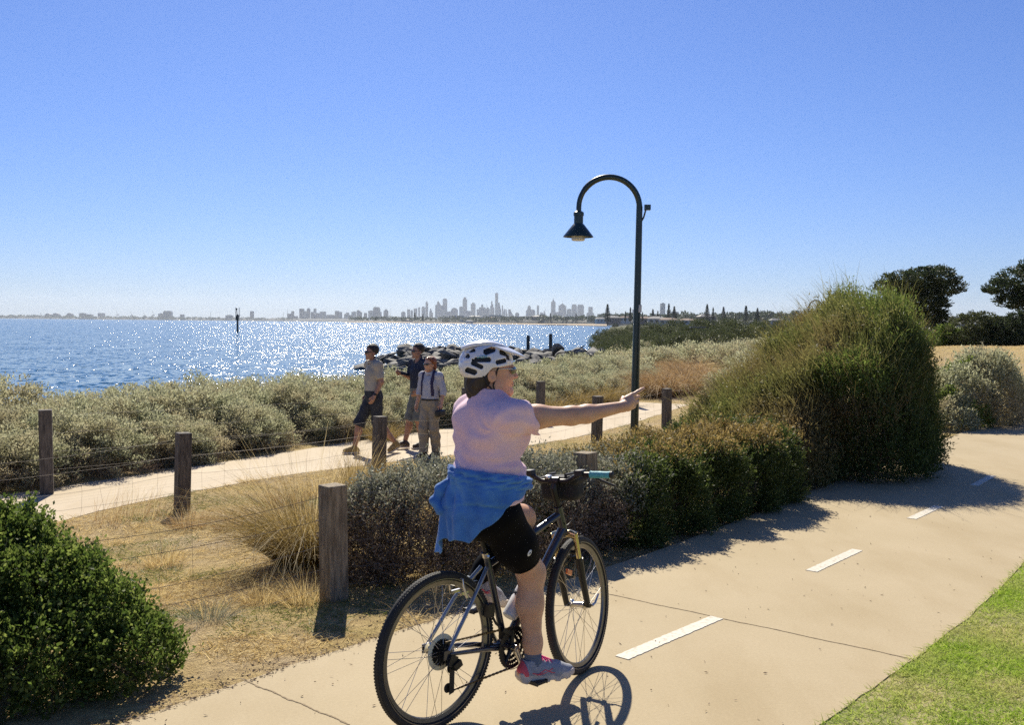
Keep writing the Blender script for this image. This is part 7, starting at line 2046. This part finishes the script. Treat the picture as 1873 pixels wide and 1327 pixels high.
    for s in 'lr':
        an, to = g('an' + s), g('to' + s); dv = (to - an); h = an + np.array([-.04, 0, -.052], dtype=np.float32)
        dh = to - h; Ld = np.linalg.norm(dh); dn = dh / Ld
        def shoef(p):
            d = chain(p, [h, h + dh * .55 + np.array([0, 0, .012], dtype=np.float32), to], [.044, .044, .036], .03)
            d = smin(d, s_cone(p, h, an, .044, .046), .03)
            return d
        so2 = emit('shoe', shoef, np.minimum(an, to) - .12, np.maximum(an, to) + .14, .007, cl['shoe'])
        def solef(p):
            t = (p - h) @ dn; off = p - h - t[:, None] * dn
            upv = np.array([0, 0, 1], dtype=np.float32) - dn * dn[2]; upv /= np.linalg.norm(upv)
            v_ = off @ upv; l_ = np.linalg.norm(off - v_[:, None] * upv, axis=1)
            return np.maximum(np.maximum(l_ - .045, np.abs(t - Ld / 2) - Ld / 2 - .038), np.abs(v_ + .036) - .013)
        emit('sole', solef, np.minimum(h, to) - .12, np.maximum(h, to) + .1, .007, cl.get('sole', M_SOLE), so2)
    # hair
    def hairf(p):
        q = (p - he) @ hM
        d = s_ell(q, (-.022, 0, .062), (.108, .086, .096)) if not cl.get('long') else smin(s_ell(q, (-.03, 0, .060), (.115, .095, .100)), s_ell(q, (-.075, 0, -.03), (.055, .085, .085)), .04)
        cut = np.maximum(q[:, 0] - .072 + .9 * np.maximum(0, .10 - q[:, 2]), -(q[:, 2] - (-.02 if not cl.get('long') else -.11)) )
        d = np.maximum(d, cut) + .004 * np.sin(q[:, 1] * 120 + 4 * np.sin(q[:, 2] * 50))
        return d
    emit('hair', hairf, he - .22, he + .22, .006, cl['hair'])
    m = MB()
    hx_ = fm
    def hq(f, l, u): return he + hx_ @ np.array([f, l, u], dtype=np.float32)
    def wv(a): return Vector(tuple((np.array(a) * k) @ M.T))
    rot3 = Matrix((fx, fl, fu)).transposed() @ Matrix.Rotation(J.get('turn', 0), 3, 'Z')
    for s in (1, -1): m.ell(wv(hq(.100, .033 * s, .020)), (.006 * k, .031 * k, .019 * k), rot3 @ Matrix.Rotation(.5 * s, 3, 'Z'), 12, 8)
    m.tube([wv(hq(.106, .012, .024)), wv(hq(.106, -.012, .024))], .003, 5)
    for s in (1, -1): m.tube([wv(hq(.092, .06 * s, .026)), wv(hq(.0, .082 * s, .024))], .003, 5)
    m.build('sunglasses', M_SHADES, root)
    return root, wv, g, k, emit, torso, arm
# the man in front: long stride, facing left of the view
J1 = dict(hip=(0, 0, .92), chest=(.02, 0, 1.27), shl=(.01, .185, 1.435), shr=(.01, -.185, 1.435), ell=(-.02, .235, 1.165), wrl=(.085, .215, .945), elr=(-.05, -.235, 1.17), wrr=(.03, -.24, .93),
          knl=(-.02, .09, .50), anl=(-.34, .085, .165), tol=(-.235, .09, .045), knr=(.22, -.09, .49), anr=(.30, -.085, .10), tor=(.455, -.09, .055), head=(.045, 0, 1.615), turn=.05, build=1.0)
w1 = walker(684, 16.0, R(212), 1.765, 'person walking in a stone coloured polo shirt, dark shorts and tan shoes', J1, dict(shirt=M_POLO, sleeve=.80, hem=.83, collar=True, pants=M_CHAR, shorts=.12, slack=.03, shoe=M_TANSH, hair=M_HAIRD, skin=M_SKIN2))
root, wv, g, k, emit, torso, arm = w1
def watchf(p):
    a, b_ = g('ell'), g('wrl'); c_ = a + (b_ - a) * .90; d_ = (b_ - a) / np.linalg.norm(b_ - a)
    return np.maximum(arm(p, 'l', .006), np.abs((p - c_) @ d_) - .016)
emit('watch', watchf, g('wrl') - .15, g('wrl') + .15, .006, M_BELT)
J2 = dict(hip=(0, 0, .92), chest=(.02, 0, 1.27), shl=(.01, .19, 1.435), shr=(.01, -.19, 1.435), ell=(.06, .27, 1.20), wrl=(.20, .22, 1.0), elr=(.03, -.26, 1.19), wrr=(.225, -.235, 1.26),
          knl=(.10, .09, .50), anl=(.02, .085, .10), tol=(.17, .09, .05), knr=(.14, -.09, .50), anr=(.24, -.085, .115), tor=(.385, -.085, .075), head=(.05, 0, 1.615), turn=-.1, build=1.05, curl=.5)
walker(768, 16.7, R(222), 1.77, 'person in a navy T-shirt gesturing with one hand, walking behind the red haired person', J2, dict(shirt=M_NAVY, sleeve=.85, hem=.84, pants=M_GREYSH, shorts=.10, slack=.035, shoe=M_BRSH, hair=M_HAIRD, skin=M_SKIN2))
J3 = dict(hip=(0, 0, .93), chest=(.02, 0, 1.27), shl=(.0, .165, 1.425), shr=(.0, -.165, 1.425), ell=(-.03, .245, 1.16), wrl=(.05, .255, .955), elr=(-.01, -.235, 1.16), wrr=(.06, -.245, .93),
          knl=(.02, .085, .50), anl=(-.06, .08, .115), tol=(.10, .085, .05), knr=(.10, -.085, .50), anr=(.10, -.07, .10), tor=(.25, -.075, .05), head=(.04, 0, 1.605), turn=-.15, build=.95, curl=.6)
w3 = walker(788, 15.5, R(240), 1.60, 'person with red hair in a pale shirt and khaki trousers wearing a backpack', J3, dict(shirt=M_LSHIRT, sleeve=1.35, hem=.965, collar=True, pants=M_KHAKI, slack=.016, belt=True, shoe=M_BRSH, hair=M_HAIRR, long=True, skin=M_SKIN))
root, wv, g, k, emit, torso, arm = w3
bpk = empty('backpack', root.location, 0, 'dark purple backpack worn by the person with red hair', 'backpack')
def packf(p): return smin(s_box(p, g('chest') + np.array([-.20, 0, -.03], dtype=np.float32), (.075, .135, .20), None, .05), s_box(p, g('chest') + np.array([-.28, 0, -.10], dtype=np.float32), (.03, .10, .10), None, .03), .02)
emit('bag', packf, np.array([-.45, -.25, .9]), np.array([.05, .25, 1.6]), .010, M_PACK, bpk)
for s in (1, -1):
    def strapf(p, s=s): 
        return np.maximum(np.maximum(torso(p, .027), -torso(p, .012)), np.maximum(np.abs(p[:, 1] - s * (.105 + .05 * np.maximum(0, 1.30 - p[:, 2]))) - .022, np.maximum(1.08 - p[:, 2], p[:, 0] * 0 - 1)))
    emit('shoulder_strap', strapf, np.array([-.3, -.3, 1.05]), np.array([.3, .3, 1.6]), .008, M_PACK, bpk)
hbg = empty('carried_bag', root.location, 0, 'small black bag hanging from the hand of the person with red hair', 'bag')
def hbf(p):
    c_ = g('wrl') + np.array([.06, .02, -.16], dtype=np.float32)
    return s_box(p, c_, (.10, .055, .06), None, .03)
emit('pouch', hbf, g('wrl') - .35, g('wrl') + .3, .009, M_BELT, hbg)
m = MB(); q0 = g('wrl') + np.array([.045, .0, -.085], dtype=np.float32)
m.tube([wv(q0 + np.array([.05, .02, -.03])), wv(q0 + np.array([.02, .01, .02])), wv(q0 + np.array([-.03, .01, .015])), wv(q0 + np.array([-.04, .02, -.04]))], .006, 6); m.build('handle', M_BELT, hbg)
# ------------------------------------------------------------------ air: one even box of haze round the scene, the sky outside it
def haze():
    m, nt, out = _new('haze_air')
    v = nt.nodes.new('ShaderNodeVolumePrincipled')
    v.inputs['Color'].default_value = (0.78, 0.86, 0.97, 1)
    v.inputs['Density'].default_value = HAZE_DENSITY
    v.inputs['Anisotropy'].default_value = 0.35
    nt.links.new(v.outputs[0], out.inputs['Volume'])
    b = MB(); b.box((0, 7400, 160), (21000, 15800, 332))
    o = b.build('haze', m, None, False)
    tag(o, 'thin blue haze over the bay', kind='stuff')
HAZE_DENSITY = 4.1e-5
haze()
# prototypes that were never placed
for o in list(COL.objects):
    if o.parent is None and 'label' not in o.keys() and o.type in ('EMPTY', 'MESH') and not o.get('kind'):
        for ch in list(o.children): bpy.data.objects.remove(ch)
        bpy.data.objects.remove(o)
